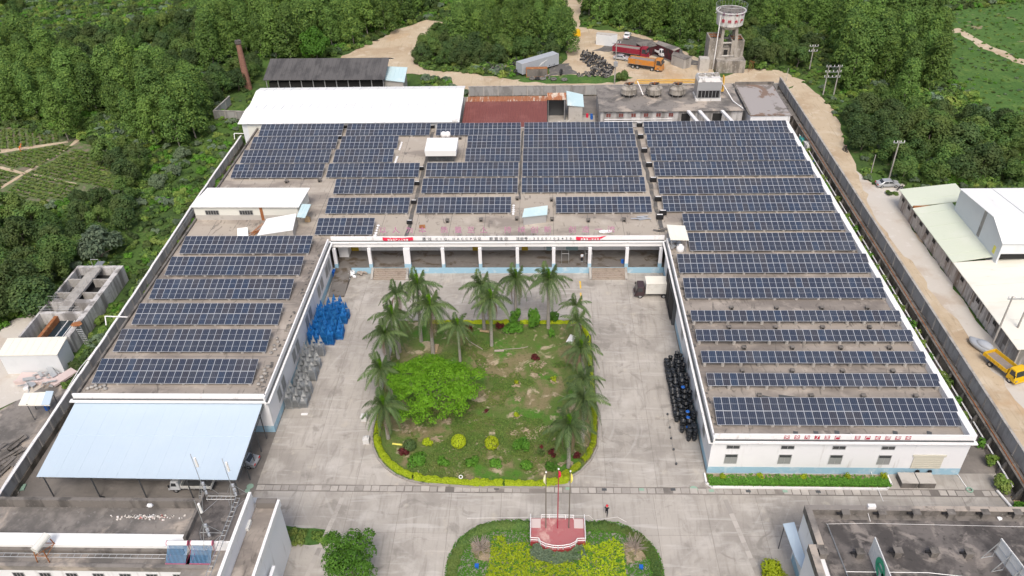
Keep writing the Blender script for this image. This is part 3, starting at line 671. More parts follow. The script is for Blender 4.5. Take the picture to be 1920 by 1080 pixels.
# front wall of the right wing: windows, shutter, slogan
def window(x, y, z, w_, h_, face='y', panes=2, m='glass', fr='metal', sill=True, par=None):
    par = par or fac
    b = MB(); d = .05
    if face == 'y':
        f = MB(); f.box(x-w_/2-.06, y-.07, z-h_/2-.06, x+w_/2+.06, y-.012, z-h_/2); f.box(x-w_/2-.06, y-.07, z+h_/2, x+w_/2+.06, y-.012, z+h_/2+.06); f.box(x-w_/2-.06, y-.07, z-h_/2, x-w_/2, y-.012, z+h_/2); f.box(x+w_/2, y-.07, z-h_/2, x+w_/2+.06, y-.012, z+h_/2)
        for i in range(1, panes): xx = x-w_/2+w_*i/panes; f.box(xx-.025, y-.065, z-h_/2, xx+.025, y-.014, z+h_/2)
        o = f.build('window', fr, par); b.box(x-w_/2, y-.045, z-h_/2, x+w_/2, y-.02, z+h_/2); b.build('pane', m, o)
    else:
        s = 1 if face == '+x' else -1
        def X(a, c): return (min(x+a*s, x+c*s), max(x+a*s, x+c*s))
        f = MB(); a, c = X(.012, .07)
        f.box(a, y-w_/2-.06, z-h_/2-.06, c, y+w_/2+.06, z-h_/2); f.box(a, y-w_/2-.06, z+h_/2, c, y+w_/2+.06, z+h_/2+.06); f.box(a, y-w_/2-.06, z-h_/2, c, y-w_/2, z+h_/2); f.box(a, y+w_/2, z-h_/2, c, y+w_/2+.06, z+h_/2)
        for i in range(1, panes): yy = y-w_/2+w_*i/panes; a2, c2 = X(.014, .065); f.box(a2, yy-.025, z-h_/2, c2, yy+.025, z+h_/2)
        o = f.build('window', fr, par); a, c = X(.02, .045); b.box(a, y-w_/2, z-h_/2, c, y+w_/2, z+h_/2); b.build('pane', m, o)
    return o
for x in (23.4, 30.0, 36.2, 42.1):
    window(x, RY, 4.75, 1.5, .5); window(x, RY, 2.65, 1.45, 1.55, m='glass_light'); MB().box(x-.7, RY-.075, 3.0, x+.7, RY-.068, 3.4).build('upper_pane', 'glass', fac)
sh = MB()
for i in range(11): sh.box(45.6, RY-.10+(.02 if i % 2 else 0), 1.2+i*.19, 49.2, RY-.03, 1.2+(i+1)*.19-.012)
sh.box(45.4, RY-.14, 3.28, 49.4, RY-.03, 3.6)
sh.build('roller_shutter', 'shutter', fac)
for x in (46.6, 48.1):
    MB().lathe([(.0, .12), (.24, .12), (.27, .0)], (x, RY-.15, .75), 12, axis=Matrix.Rotation(R(90), 3, 'X')).build('vent_fan', 'black', fac)
sl_ = '安全为了生产生产必须安全'
xs_ = [29.6+i*1.2 for i in range(6)]+[38.0+i*1.2 for i in range(6)]
for ch, x in zip(sl_, xs_):
    q = MB().box(x-.31, RY-.078, ZD+.28, x+.31, RY-.052, ZP-.06).build('slogan_tile', 'letter_red', fac)
    text(ch, .58, 'character', 'letter_white', q, .004, (x, RY-.084, ZD+.61), bold=.012)
# side windows of the wings
for i, y in enumerate([79.5, 81.6, 87.5, 89.6, 95.5, 97.6, 103.5, 105.6, 109.2, 111.0]):
    window(LX1, y, 3.1, 1.35, 1.9, '+x', m='glass_light')
for i, y in enumerate([73, 79.5, 86, 92.5, 107.5]):
    window(RX0, y, 3.4, 1.3, 1.7, '-x', m='glass_light')
# loading dock in the right wing wall
dkd = MB(); dkd.box(RX0-.5, 98.6, 0, RX0-.02, 107.2, 4.9); dkd.build('dock_surround', 'dark_metal', fac)
for y in (99.0, 103.2): MB().box(RX0-.58, y, .9, RX0-.51, y+3.4, 4.4).build('dock_door', 'black', fac)
MB().box(RX0-.72, 99.4, .5, RX0-.6, 106.8, .9).build('dock_bumper', 'rubber', fac)
# veranda
MB().box(LX1-.2, 113.0, 0, RX0+.2, 118.3, 1.25).build('veranda_floor', 'veranda_floor', fac)
MB().box(LX1+.01, 112.94, 0, RX0-.01, 112.995, 1.18).build('veranda_face', 'blue_wall', fac)
MB().box(LX1+.02, VY-.45, 5.05, RX0-.02, VY-.08, 5.88).build('beam', 'white_trim', fac)
MB().box(LX1-.2, VY-.42, 5.6, RX0+.2, 118.3, 5.64).build('veranda_ceiling', 'white_wall', fac)
for i, x in enumerate((-35.4, -29.4, -23.0, -16.85, -10.5, -4.15, 2.0, 8.1, 14.35, 20.0)):
    w_ = .55 if i != 2 else 1.1
    c = MB(); c.box(x-w_/2, 112.9, 1.2, x+w_/2, 113.4, 5.05, 0); c.box(x-w_/2-.02, 112.88, 0, x+w_/2+.02, 113.42, 2.0, 1); c.build('column', ['white_wall', 'blue_wall'], fac)
for x0 in (-28.9, 8.5):
    s = MB()
    for k in range(6): s.box(x0, 112.85-.32*(6-k), 0, x0+5.6, 112.85-.32*(5-k), 1.2-.2*(5-k))
    s.build('steps', 'steps', fac)
    for xx in (x0-.45, x0+5.6): MB().prism([(xx, 110.9), (xx+.4, 110.9), (xx+.4, 112.85), (xx, 112.85)], 0, [.25, .25, 1.3, 1.3]).build('stair_cheek', 'concrete', fac)
for x, n in ((-31, 1), (-27.2, 2), (-20.2, 2), (-14.4, 1), (-7.4, 2), (11.1, 2), (17.1, 2)):
    for k in range(n): window(x+(k-(n-1)/2)*2.2, 118.3, 4.0, 1.9, 1.2)
for x, m_, w_ in ((-33.2, 'door_yellow', 1.3), (-11.6, 'door_yellow', 1.3), (-3.0, 'door_yellow', 1.1), (1.2, 'door_blue', .8), (5.3, 'door_blue', 2.1)):
    MB().box(x-w_/2, 118.2, 1.25, x+w_/2, 118.28, 3.6).build('door', m_, fac)
MB().box(-35.6, 116.2, 1.25, -33.9, 118.1, 4.2).build('cold_room_box', 'white_wall', fac)
for x in (4.0, 8.0):
    r_ = MB(); [r_.tube((x+a, 114.0, 1.25), (x+a, 114.0, 3.3), .03) for a in (-.6, .6)]; r_.tube((x-.6, 114, 3.3), (x+.6, 114, 3.3), .03); r_.tube((x-.6, 115.2, 3.3), (x+.6, 115.2, 3.3), .03); [r_.tube((x+a, 115.2, 1.25), (x+a, 115.2, 3.3), .03) for a in (-.6, .6)]; [r_.tube((x+a, 114, 3.3), (x+a, 115.2, 3.3), .03) for a in (-.6, .6)]
    tag(r_.build('metal_frame', 'metal'), 'thin metal stand on the veranda '+('around the person in white' if x > 5 else 'between two pillars, left of the person in white'), 'rack')
def fascia(txt, pxl, sp):
    x0, x1 = at(pxl[0], 447, 6.5)[0], at(pxl[1], 447, 6.5)[0]; n = len(txt)
    for i, ch in enumerate(txt):
        if ch == ' ': continue
        text(ch, .62, 'character', 'letter_grey', fac, .01, (x0+(x1-x0)*i/(n-1), VY-.17, 6.42), bold=.01)
fascia('通过', (795, 806), 1); fascia('CIQ、HACCP认证', (819, 899), 1); fascia('欧盟注册', (921, 949), 1); fascia('注册号:3500/02450', (971, 1070), 1)
fascia.__doc__ = ''
rs_ = '以人为本  质量至上   持续创新  创造一流'
xx = [718, 742, 768, 792]+[833, 859, 883, 907]+[952, 978, 1002, 1027]+[1073, 1098, 1122, 1146]
st = thing('rooftop_slogan', 'faded pink slogan characters standing in a row on the roof edge above the veranda', 'sign', (0, VY+.5, ZD))
for ch, px in zip('以人为本质量至上持续创新创造一流', xx):
    x = at(px, 434, 7.6)[0]
    o = text(ch, 1.35, 'character', 'letter_pink', st, .02, (x, VY+.55, 7.72), bold=-.004)
    MB().box(x-.5, VY+.53, ZD, x-.46, VY+.57, 7.2).tube((x+.48, VY+.55, ZD), (x+.48, VY+.55, 7.2), .02, 4).tube((x, VY+.6, 7.2), (x, VY+1.5, ZD), .02, 4).build('support', 'metal', st)
# red banners sagging on the fascia
for (a, bb, lab, txt) in ((718, 775, 'red cloth banner with white writing hung left on the veranda edge', '安全生产人人有责'), (1080, 1137, 'red cloth banner with white writing coming loose at its right end', '质量第一安全至上')):
    x0, x1 = at(a, 445, 6.6)[0], at(bb, 445, 6.6)[0]; b = MB(); n = 12
    for i in range(n+1):
        u = i/n; sag = .28*math.sin(math.pi*u)+(0 if a < 900 or u < .75 else -(u-.75)*1.2)
        b.v += [(x0+(x1-x0)*u, VY-.19-.05*math.sin(u*20), 6.85-sag*.6), (x0+(x1-x0)*u, VY-.21-.05*math.sin(u*20), 6.25-sag+(0 if a < 900 or u < .7 else (u-.7)*1.6))]
    for i in range(n): b.f.append((2*i, 2*i+1, 2*i+3, 2*i+2)); b.m.append(0)
    o = b.build('banner', 'banner_red'); tag(o, lab, 'banner')
    text(txt, .40, 'lettering', 'letter_white', o, .004, ((x0+x1)/2, VY-.27, 6.33), space=1.25, bold=.01)
# ================================================================== SOLAR ARRAYS
PT, PTW = R(14.5), .9955
pb = MB(); pb.box(.012, .01, -.04, PTW-.012, 1.99, 0, 0)
for y0, y1 in ((.045, .985), (1.015, 1.955)): pb.box(.04, y0, .0, PTW-.04, y1, .004, 1)
panel0 = pb.build('solar_panel', ['panel_frame', 'panel_glass'], local=True); COL.objects.unlink(panel0)
pier0 = MB().lathe([(.0, .7), (.24, .7), (.26, .0)], n=10).build('pier', 'concrete', local=True); COL.objects.unlink(pier0)
ARR = {'L': [(-60.55, 109.66, 22), (-60.55, 103.36, 22), (-60.55, 96.97, 22), (-60.6, 90.65, 22), (-60.65, 84.45, 22), (-60.65, 77.92, 22)],
 'A': [(-60.42, 155.1, 18), (-60.37, 148.8, 18), (-60.45, 142.55, 18), (-60.4, 136.3, 18)],
 'B': [(-41.64, 154.95, 18), (-41.66, 148.7, 12), (-41.68, 142.55, 12), (-41.68, 136.3, 18), (-38.92, 129.85, 15), (-38.8, 122.6, 15), (-39.03, 115.45, 10)],
 'C': [(-22.36, 154.8, 18), (-15.3, 148.6, 11), (-15.25, 142.55, 11), (-22.4, 136.35, 18), (-22.4, 129.9, 18), (-22.42, 122.6, 17)],
 'D': [(-3.72, 154.8, 23), (-3.72, 148.65, 23), (-3.75, 142.4, 23), (-3.75, 136.25, 23), (-3.75, 129.95, 23), (2.52, 122.5, 17)],
 'E': [(21.5, 154.75, 30), (21.48, 148.5, 30), (21.52, 142.35, 30), (21.5, 136.05, 30), (21.52, 129.15, 30), (21.52, 122.75, 30), (24.22, 116.4, 27), (24.2, 110.1, 27), (21.58, 103.75, 30), (21.58, 97.07, 30),
       (21.58, 91.08, 30), (21.6, 86.62, 30), (21.6, 82.0, 30), (21.6, 77.5, 30), (21.65, 70.78, 30)]}
ORD = ['first', 'second', 'third', 'fourth', 'fifth', 'sixth', 'seventh', 'eighth', 'ninth', 'tenth', 'eleventh', 'twelfth', 'thirteenth', 'fourteenth', 'fifteenth']
WHERE = {'L': 'on the left wing, {} from the white shed', 'A': 'at the back roof\'s far left corner, {} from the hall', 'B': 'in the second back block from the left, {} from the hall', 'C': 'in the middle back block, {} from the brown roof', 'D': 'just left of the right wing block, {} from the back', 'E': 'on the right wing, {} from the back'}
rnd = random.Random(11)
for blk, rowsA in ARR.items():
    for i, (x, y, n) in enumerate(rowsA):
        single = blk == 'E' and 10 <= i <= 13
        z = 6.72 if single else 6.4; m = 1 if single else 2
        t = thing('solar_array', ('narrow' if single else 'double')+' panel row '+WHERE[blk].format(ORD[i]), 'solar array', (x, y, z), group='rows of solar panels on the factory roof')
        for c in range(n):
            for r_ in range(m):
                s0 = r_*2.02
                link_copy(panel0, t, (c*PTW, s0*math.cos(PT), s0*math.sin(PT)), (PT, 0, 0))
        f = MB(); W = n*PTW; dd = m*2.02
        for s0 in ([.35, 1.6] if single else [.4, 1.6, 2.5, 3.6]):
            yy, zz = s0*math.cos(PT), s0*math.sin(PT)-.09; f.box(.05, yy-.03, zz-.06, W-.05, yy+.03, zz)
        f.build('rail', 'metal', t, local=True)
        sp = 3.32; k = max(3, round(W/(sp if not single else 2.45))+1)
        for j in range(k):
            xx = .4+(W-.8)*j/(k-1)
            link_copy(pier0, t, (xx, .32, ZD-z), sc=(1, 1, (z-ZD+.0)/.7))
            yb = (dd-.45)*math.cos(PT); link_copy(pier0, t, (xx, yb, ZD-z), sc=(.8, .8, (z-ZD+(dd-.45)*math.sin(PT)-.12)/.7))
# ================================================================== THINGS ON THE ROOF
vb = MB(); vb.box(-.28, -.28, 0, .28, .28, .5, 0); vb.box(-.34, -.34, .5, .34, .34, .6, 0); vb.box(-.18, -.285, .12, .18, -.28, .42, 1)
vt = thing('roof_vent', 'x', 'roof vent'); vb.build('vent_box', ['concrete_dark', 'void'], vt, local=True); vp_ = Proto(vt)
VENTS = [((839, 416), 'above the veranda, nearest the third panel block', None), ((902, 414), 'above the veranda between two panel rows ends', None)]
for px, py, lab in ((839, 417, 'small concrete roof vent above the yellow veranda doors, the leftmost by the slogan'), (902, 415, 'small concrete roof vent midway between two slogan groups above the veranda'), (969, 413, 'small concrete roof vent just left of the little blue roofed hut'), (1035, 414, 'small concrete roof vent just right of the little blue roofed hut'), (1034, 377, 'small roof vent behind the little blue roofed hut'), (1103, 416, 'open legged roof vent over the middle right of the veranda'), (1170, 415, 'small roof vent beside the pile of blue grey boards'), (970, 375, 'small roof vent at the end of the panel row with white sandbags'), (538, 343, 'small roof vent on the open roof behind the white shed'), (600, 341, 'small roof vent on the open roof near the dark channel left of the middle'), (863, 261, 'small roof vent beside the white roof kiosk')):
    x, y = at(px, py, ZD); vp_.put((x, y, ZD), 0, lab)
for r_, (y, zn) in enumerate(((101.9, 'beneath the tenth row'), (94.9, 'behind the eleventh row'), (90.3, 'behind the twelfth row'), (85.8, 'behind the thirteenth row'), (81.0, 'behind the fourteenth row'), (76.2, 'behind the last row'))):
    for k in range(4): vp_.put((26.8+k*6.6+(r_ % 2)*1.2, y, ZD), 0, 'dark roof vent '+zn+' of the right wing, '+ORD[k]+' from the courtyard', sc=.85, group='small vents between the right wing rows')
# dark drainage channels between the blocks
for (a, c, w0, lab) in (((-23.2, 157.5), (-23.2, 115), .7, ''), ((19.9, 157.5), (20.6, 117.5), .75, ''), ((-4.15, 157.5), (-4.15, 128), .4, '')):
    d = Vector((c[0]-a[0], c[1]-a[1])); n_ = Vector((-d.y, d.x)).normalized()*w0/2
    pts = [(a[0]+n_.x, a[1]+n_.y), (a[0]-n_.x, a[1]-n_.y), (c[0]-n_.x, c[1]-n_.y), (c[0]+n_.x, c[1]+n_.y)]
    sheet('roof_channel', pts, ZD+.012, 'dirt_dark', step=.8, amp=.12)
jb = thing('junction_box', 'x', 'junction box'); MB().box(-.6, -.35, .1, .6, .35, .8).build('box_body', 'black', jb, local=True); MB().box(-.5, -.3, 0, -.4, .3, .1).box(.4, -.3, 0, .5, .3, .1).build('feet', 'concrete', jb, local=True); MB().box(-.5, .1, .8, .5, .33, .84).build('lid', 'white_metal', jb, local=True)
jp = Proto(jb)
for i, (px, py) in enumerate(((1199, 235), (1201, 257), (1208, 283), (1217, 310), (1225, 338), (1234, 374), (1237, 408), (1243, 400))):
    x, y = at(px, py, ZD+.3); jp.put((x, y, ZD), 0, 'black box on the dark channel left of the right wing rows, '+ORD[i]+' from the back', group='black boxes along the right channel')
for i, (px, py) in enumerate(((811, 238), (790, 316), (782, 344), (776, 379), (768, 417), (647, 238), (637, 258))):
    x, y = at(px, py, ZD+.3); jp.put((x, y, ZD), 0, 'black box on the dark channel in the middle of the back roof, '+ORD[i], sc=.8, group='black boxes along the middle channel')
def bags(lab, pts, seed, col='sack_white', s=.32):
    t = thing('sandbag_row', lab, 'sandbags', (*pts[0], ZD)); rnd = random.Random(seed)
    for i, (x, y) in enumerate(pts):
        MB().blob((x, y, ZD+s*.5), (s*rnd.uniform(.8, 1.2), s, s*.6), 0, i+seed, .12, 1).build('sandbag', col, t, smooth=True)
bags('white sandbags along the right end of the middle block front row', [(-5.1, 122.6+i*.75) for i in range(5)], 1)
bags('white sandbags at the end of the short panel row above the veranda', [(-28.6, 115.6+i*.8) for i in range(5)], 2)
bags('white sandbags beside the gap in the second block, back row', [(-29.2, 142.6+i*.7) for i in range(5)], 3)
bags('white sandbags by the gap in the second block, second row from the back', [(-29.2, 148.8+i*.8) for i in range(5)], 4)
bags('pale sacks strewn at the right end of the front left wing row', [(-38.0+.3*(i % 2), 78.2+i*.7) for i in range(6)], 5, 'concrete')
bags('pale sacks at the right end of the second left wing row from the front', [(-38.1+.3*(i % 2), 84.6+i*.8) for i in range(5)], 6, 'concrete')
bags('pale rubble sacks in front of the left end of the front left wing row', [(-60.9+i*.4, 77.2+.3*(i % 3)) for i in range(7)], 8, 'concrete')

def shed(name, lab, cat, px4, z0, zb, zf, roofm, wallm, over=.25, windows=(), front=None, base=None, thick=.12, ribs=True):
    """px4: photo corners of the roof: back-left, back-right, front-right, front-left (heights zb back, zf front)"""
    bl, br, fr, fl = at3(*px4[0], zb), at3(*px4[1], zb), at3(*px4[2], zf), at3(*px4[3], zf)
    cx = sum(p[0] for p in (bl, br, fr, fl))/4; cy = sum(p[1] for p in (bl, br, fr, fl))/4
    t = thing(name, lab, cat, (cx, cy, z0))
    b = MB(); b.hexa([(p[0], p[1], p[2]-thick) for p in (fl, fr, br, bl)]+[fl, fr, br, bl]); b.build('roof', roofm, t)
    if ribs:
        rb = MB(); n = max(3, int((Vector(fr)-Vector(fl)).length/1.0))
        for i in range(1, n):
            u = i/n; p, q = Vector(fl).lerp(Vector(fr), u), Vector(bl).lerp(Vector(br), u); rb.hexa([(p.x-.03, p.y, p.z), (p.x+.03, p.y, p.z), (q.x+.03, q.y, q.z), (q.x-.03, q.y, q.z), (p.x-.02, p.y, p.z+.04), (p.x+.02, p.y, p.z+.04), (q.x+.02, q.y, q.z+.04), (q.x-.02, q.y, q.z+.04)])
        rb.build('roof_rib', roofm, t)
    def inn(p): return (p[0]+(cx-p[0])/abs(cx-p[0]+1e-6)*over, p[1]+(cy-p[1])/abs(cy-p[1]+1e-6)*over)
    if wallm:
        pts = [inn(q) for q in (fl, fr, br, bl)]
        MB().prism(pts, z0, [zf-thick-.01, zf-thick-.01, zb-thick-.01, zb-thick-.01]).build('wall', wallm, t)
        if base: MB().prism([(q[0]+(q[0]-cx)*.003, q[1]+(q[1]-cy)*.006) for q in pts], z0, z0+base[1]).build('wall_base', base[0], t)
    return t, (bl, br, fr, fl)
t, c = shed('roof_shed', 'long white metal shed with two dark barred windows on the back left roof', 'shed', [(389, 352), (581, 352), (560, 388), (355, 388)], ZD, 9.4, 8.9, 'white_roof', 'cream_cladding', .45, base=('block_wall', 1.0))
yw = lambda x: c[3][1]+.45+(c[2][1]-c[3][1])*(x-c[3][0])/(c[2][0]-c[3][0]); yf = yw(c[2][0])
for px in (396, 460): window(at(px, 403, 7.4)[0], yw(at(px, 403, 7.4)[0])-.06, 7.55, 2.3, .8, m='glass', panes=5, par=t)
MB().box(at(488, 400, 7.4)[0], yw(at(488, 400, 7.4)[0])-.1, ZD, at(488, 400, 7.4)[0]+.5, yw(at(488, 400, 7.4)[0])-.02, 8.7).build('rust_stripe', 'rust', t)
for i in range(5): MB().box(c[2][0]-.42, c[2][1]+1+i*1.0, 7.2, c[2][0]-.36, c[2][1]+1.6+i*1.0, 8.9).build('side_slat', 'wood', t)
t, c = shed('roof_shed', 'low grey block shed with a slanting white roof beside the long white shed', 'shed', [(500, 410), (556, 400), (549, 431), (482, 441)], ZD, 8.0, 7.6, 'white_roof', 'block_wall', .1)
shed('roof_awning', 'small pale blue tilted awning on the near end of the white roof sheds', 'awning', [(566, 382), (583, 383), (572, 408), (556, 406)], ZD, 8.6, 8.2, 'pale_blue_roof', None)
MB().box(*at(556, 415, ZD), ZD, at(556, 415, ZD)[0]+.1, at(556, 415, ZD)[1]+.1, 8.1)
x, y = at(577, 415, ZD); tag(MB().box(x-.4, y-.3, ZD, x+.5, y+.4, ZD+.7).blob((x, y, ZD+.8), (.5, .4, .3), 0, 3, .2, 1).build('crate', 'wood'), 'brown crate of junk beside the pale blue awning on the roof', 'crate')
for (q, lab) in ((((445, 428), (464, 426), (466, 444), (445, 444)), 'white sheet of cladding leaning behind the first left wing row'),):
    a = [at3(q[0][0], q[0][1], 7.0), at3(q[1][0], q[1][1], 7.0), at3(q[2][0], q[2][1], 6.1), at3(q[3][0], q[3][1], 6.1)]
    tag(MB().hexa([(p[0], p[1], p[2]-.05) for p in a[::-1]]+a[::-1]).build('cladding_sheet', 'white_roof'), lab, 'cladding sheet')
b = MB(); x, y = at(478, 440, ZD); rnd = random.Random(4)
for i in range(9): b.tube((x+rnd.uniform(-1.5, 1.2), y+rnd.uniform(-.6, .6), ZD+.1), (x+rnd.uniform(-.5, 2), y+rnd.uniform(.5, 2.4), ZD+rnd.uniform(.2, 1.2)), .06, 4)
tag(b.build('scrap_pile', 'rust'), 'tangle of rusty pipes beside the slanting white shed roof', 'scrap pile')
# the kiosk with a white roof
x0, y0 = at(799, 305, ZD+.3); x1, _ = at(856, 305, ZD+.3)
t = thing('stair_head', 'white roofed stair head with dark glazed front among the middle panel rows', 'stair head', ((x0+x1)/2, y0+2, ZD))
w_ = x1-x0
MB().box(x0+.4, y0+.3, ZD, x1-.4, y0+4.6, ZD+1.7).build('wall', 'glass', t); MB().box(x0+.35, y0+.25, ZD, x1-.35, y0+4.65, ZD+.35).build('wall_base', 'concrete', t)
MB().hexa([(x0, y0, ZD+1.7), (x1, y0, ZD+1.7), (x1, y0+5.0, ZD+1.7), (x0, y0+5.0, ZD+1.7), (x0-.1, y0-.1, ZD+2.9), (x1+.1, y0-.1, ZD+2.9), (x1+.1, y0+5.0, ZD+3.3), (x0-.1, y0+5.0, ZD+3.3)]).build('roof', 'white_roof', t)
for k in (0, 1): tag(MB().blob((at(832+k*8, 258, ZD)[0], at(832, 258, ZD)[1], ZD+.7), (.62, .62, .75), 0, k, .04, 2).build('water_tank', 'white_metal', smooth=True), 'white round water tank '+('right' if k else 'left')+' of a pair behind the white roofed stair head', 'water tank')
t, c = shed('roof_hut', 'little grey hut with a crooked pale blue roof above the veranda', 'hut', [(983, 391), (1027, 385), (1026, 402), (979, 407)], ZD, 8.1, 7.7, 'pale_blue_roof', 'metal', .2)
t, c = shed('roof_shelter', 'cream flat canopy on posts at the inner corner of the right wing roof', 'shelter', [(1250, 421), (1284, 423), (1292, 450), (1257, 449)], ZD, 8.6, 8.4, 'cream_roof', None)
pm = MB(); [pm.tube((p[0]+dx, p[1]+dy, ZD), (p[0]+dx, p[1]+dy, 8.35), .06, 5) for p, dx, dy in ((c[0], .3, -.3), (c[1], -.3, -.3), (c[2], -.3, .3), (c[3], .3, .3))]; pm.build('post', 'metal', t)
x, y = at(1275, 470, ZD); tag(MB().lathe([(.0, 1.25), (.3, 1.22), (.32, 1.0), (.62, .85), (.66, .1), (.6, 0)], (x, y, ZD), 16).build('water_tank', 'white_metal', smooth=True), 'white plastic water tank beside the cream roof shelter', 'water tank')
x, y = at(1262, 460, ZD); b = MB(); rnd = random.Random(8)
for i in range(14): b.obox((x+rnd.uniform(-.8, 1.0), y+rnd.uniform(-1.2, 1.4), ZD+.35), (rnd.uniform(.3, .9), rnd.uniform(.2, .6), rnd.uniform(.2, .7)), rnd.uniform(0, 3))
tag(b.build('machinery', 'metal'), 'jumble of cooling machinery under the cream roof shelter', 'machinery')
for (q, s, m_, lab) in (((1202, 410), 3, 'cover_grey', 'loose blue grey boards lying on the roof near the black boxes'), ((1245, 432), 2, 'concrete_dark', 'heap of dark rubble at the corner of the veranda roof')):
    x, y = at(*q, ZD); b = MB(); rnd = random.Random(s)
    for i in range(6): b.obox((x+rnd.uniform(-1, 1), y+rnd.uniform(-.5, .5), ZD+.06+i*.05), (rnd.uniform(1.4, 2.6), .25, .06), rnd.uniform(-.5, .4))
    tag(b.build('board_pile', m_), lab, 'boards')
x, y = at(757, 429, ZD); b = MB(); b.obox((x+3.2, y+.4, ZD+.2), (1.0, .6, .4), .1); tag(b.build('crate', 'rust'), 'small orange brown crate behind the pink slogan characters', 'crate')
x, y = at(1127, 437, ZD); b = MB(); [b.blob((x+i*.5, y+.1*(i % 2), ZD+.25), (.45, .4, .28), 0, i, .25, 1) for i in range(4)]; tag(b.build('plastic_sheet', 'sack_white'), 'crumpled white plastic sheet on the veranda roof edge', 'plastic sheet')
# debris streaks along the roof edge
b = MB(); rnd = random.Random(15)
for i in range(70):
    x = rnd.uniform(-33, 19); y = VY+rnd.uniform(.25, 1.0); b.blob((x, y, ZD+.03), (rnd.uniform(.1, .5), rnd.uniform(.08, .25), rnd.uniform(.04, .16)), 0, i, .3, 1)
for i in range(80):
    s_ = rnd.choice((0, 1)); x, y = (RX0+.5+rnd.uniform(0, .5), rnd.uniform(70, 110)) if s_ else (LX1-.6-rnd.uniform(0, .8), rnd.uniform(77, 112)); b.blob((x, y, ZD+.03), (rnd.uniform(.1, .3), rnd.uniform(.1, .5), rnd.uniform(.04, .14)), 0, i, .3, 1)
o = b.build('roof_litter', 'dirt_dark'); o['kind'] = 'stuff'
for (q, lab) in ((((1370, 695), (1432, 702)), 'a'), ):
    pass
b = MB(); rnd = random.Random(16)
for (x, y, a, l) in ((29.5, 75.9, -.35, 3.4), (32.5, 76.0, -.2, 4), (36, 69.7, 1.35, 1.2), (31, 69.6, 1.4, 1.1), (33.5, 69.7, 1.5, 1), (43, 69.7, 1.3, 1.2), (47, 69.6, 1.2, 1.4)): tag(MB().obox((x, y, ZD+.04), (l, .55, .06), a).build('loose_board', 'dark_metal'), 'dark loose board lying on the right wing roof near the last panel row', 'board', 'dark loose boards on the right wing roof')


# ================================================================== BLUE CARPORT, LEFT FRONT
bl, br, fr, fl = (LX0+.1, LY-.08, 5.55), (LX1-.55, LY-.08, 5.55), at3(443, 900, 4.1), at3(68, 894, 4.1)
t = thing('carport', 'large sky blue metal carport roof on slim posts against the left wing', 'carport', ((bl[0]+fr[0])/2, (bl[1]+fr[1])/2, 0))
A, B, C, D = map(Vector, (fl, fr, br, bl)); n = 30; rf = MB()
mid = .55
for i in range(n):
    u0, u1 = i/n, (i+1)/n-.0002
    for v0, v1, dz in ((0, mid, 0), (mid-.01, 1, .035)):
        p = [A.lerp(D, v0).lerp(B.lerp(C, v0), u0), A.lerp(D, v0).lerp(B.lerp(C, v0), u1), A.lerp(D, v1).lerp(B.lerp(C, v1), u1), A.lerp(D, v1).lerp(B.lerp(C, v1), u0)]
        z = Vector((0, 0, dz+.004*((i*7) % 3)))
        q = MB().hexa([tuple(k+z-Vector((0, 0, .04))) for k in p]+[tuple(k+z) for k in p]).build('roof_sheet', 'blue_roof', t)
MB().box(bl[0]+.2, LY-.3, 5.0, br[0], LY-.1, 5.45).build('wall_plate', 'metal', t)
tr_ = MB(); z0 = 4.0
for i in range(7):
    u = i/6; p = A.lerp(B, u); q = D.lerp(C, u); tr_.tube((p.x, p.y+.3, p.z-.15), (q.x, q.y-.2, q.z-.15), .07, 4); tr_.tube((p.x, p.y+.3, p.z-.65), (q.x, q.y-.2, q.z-.55), .05, 4)
tr_.tube((A.x+.3, A.y+.4, A.z-.25), (B.x-.3, B.y+.4, B.z-.25), .06, 4); tr_.tube((A.x+.3, A.y+.4, A.z-.7), (B.x-.3, B.y+.4, B.z-.7), .04, 4)
tr_.build('truss', 'dark_metal', t)
for i in range(5):
    p = A.lerp(B, .02+.24*i); MB().tube((p.x, p.y+.4, 0), (p.x, p.y+.4, p.z-.2), .09, 6).build('post', 'dark_metal', t)
for i in range(4):
    p = B.lerp(C, .3+.2*i); MB().tube((p.x-.3, p.y, 0), (p.x-.3, p.y, p.z-.2), .08, 6).build('post', 'dark_metal', t)
x, y = at(191, 936, .3); tag(MB().lathe([(.0, .55), (.3, .55), (.45, .3), (.4, 0)], (x, y, 0), 10).build('bucket', 'black'), 'black tub standing at the foot of a carport post', 'tub')

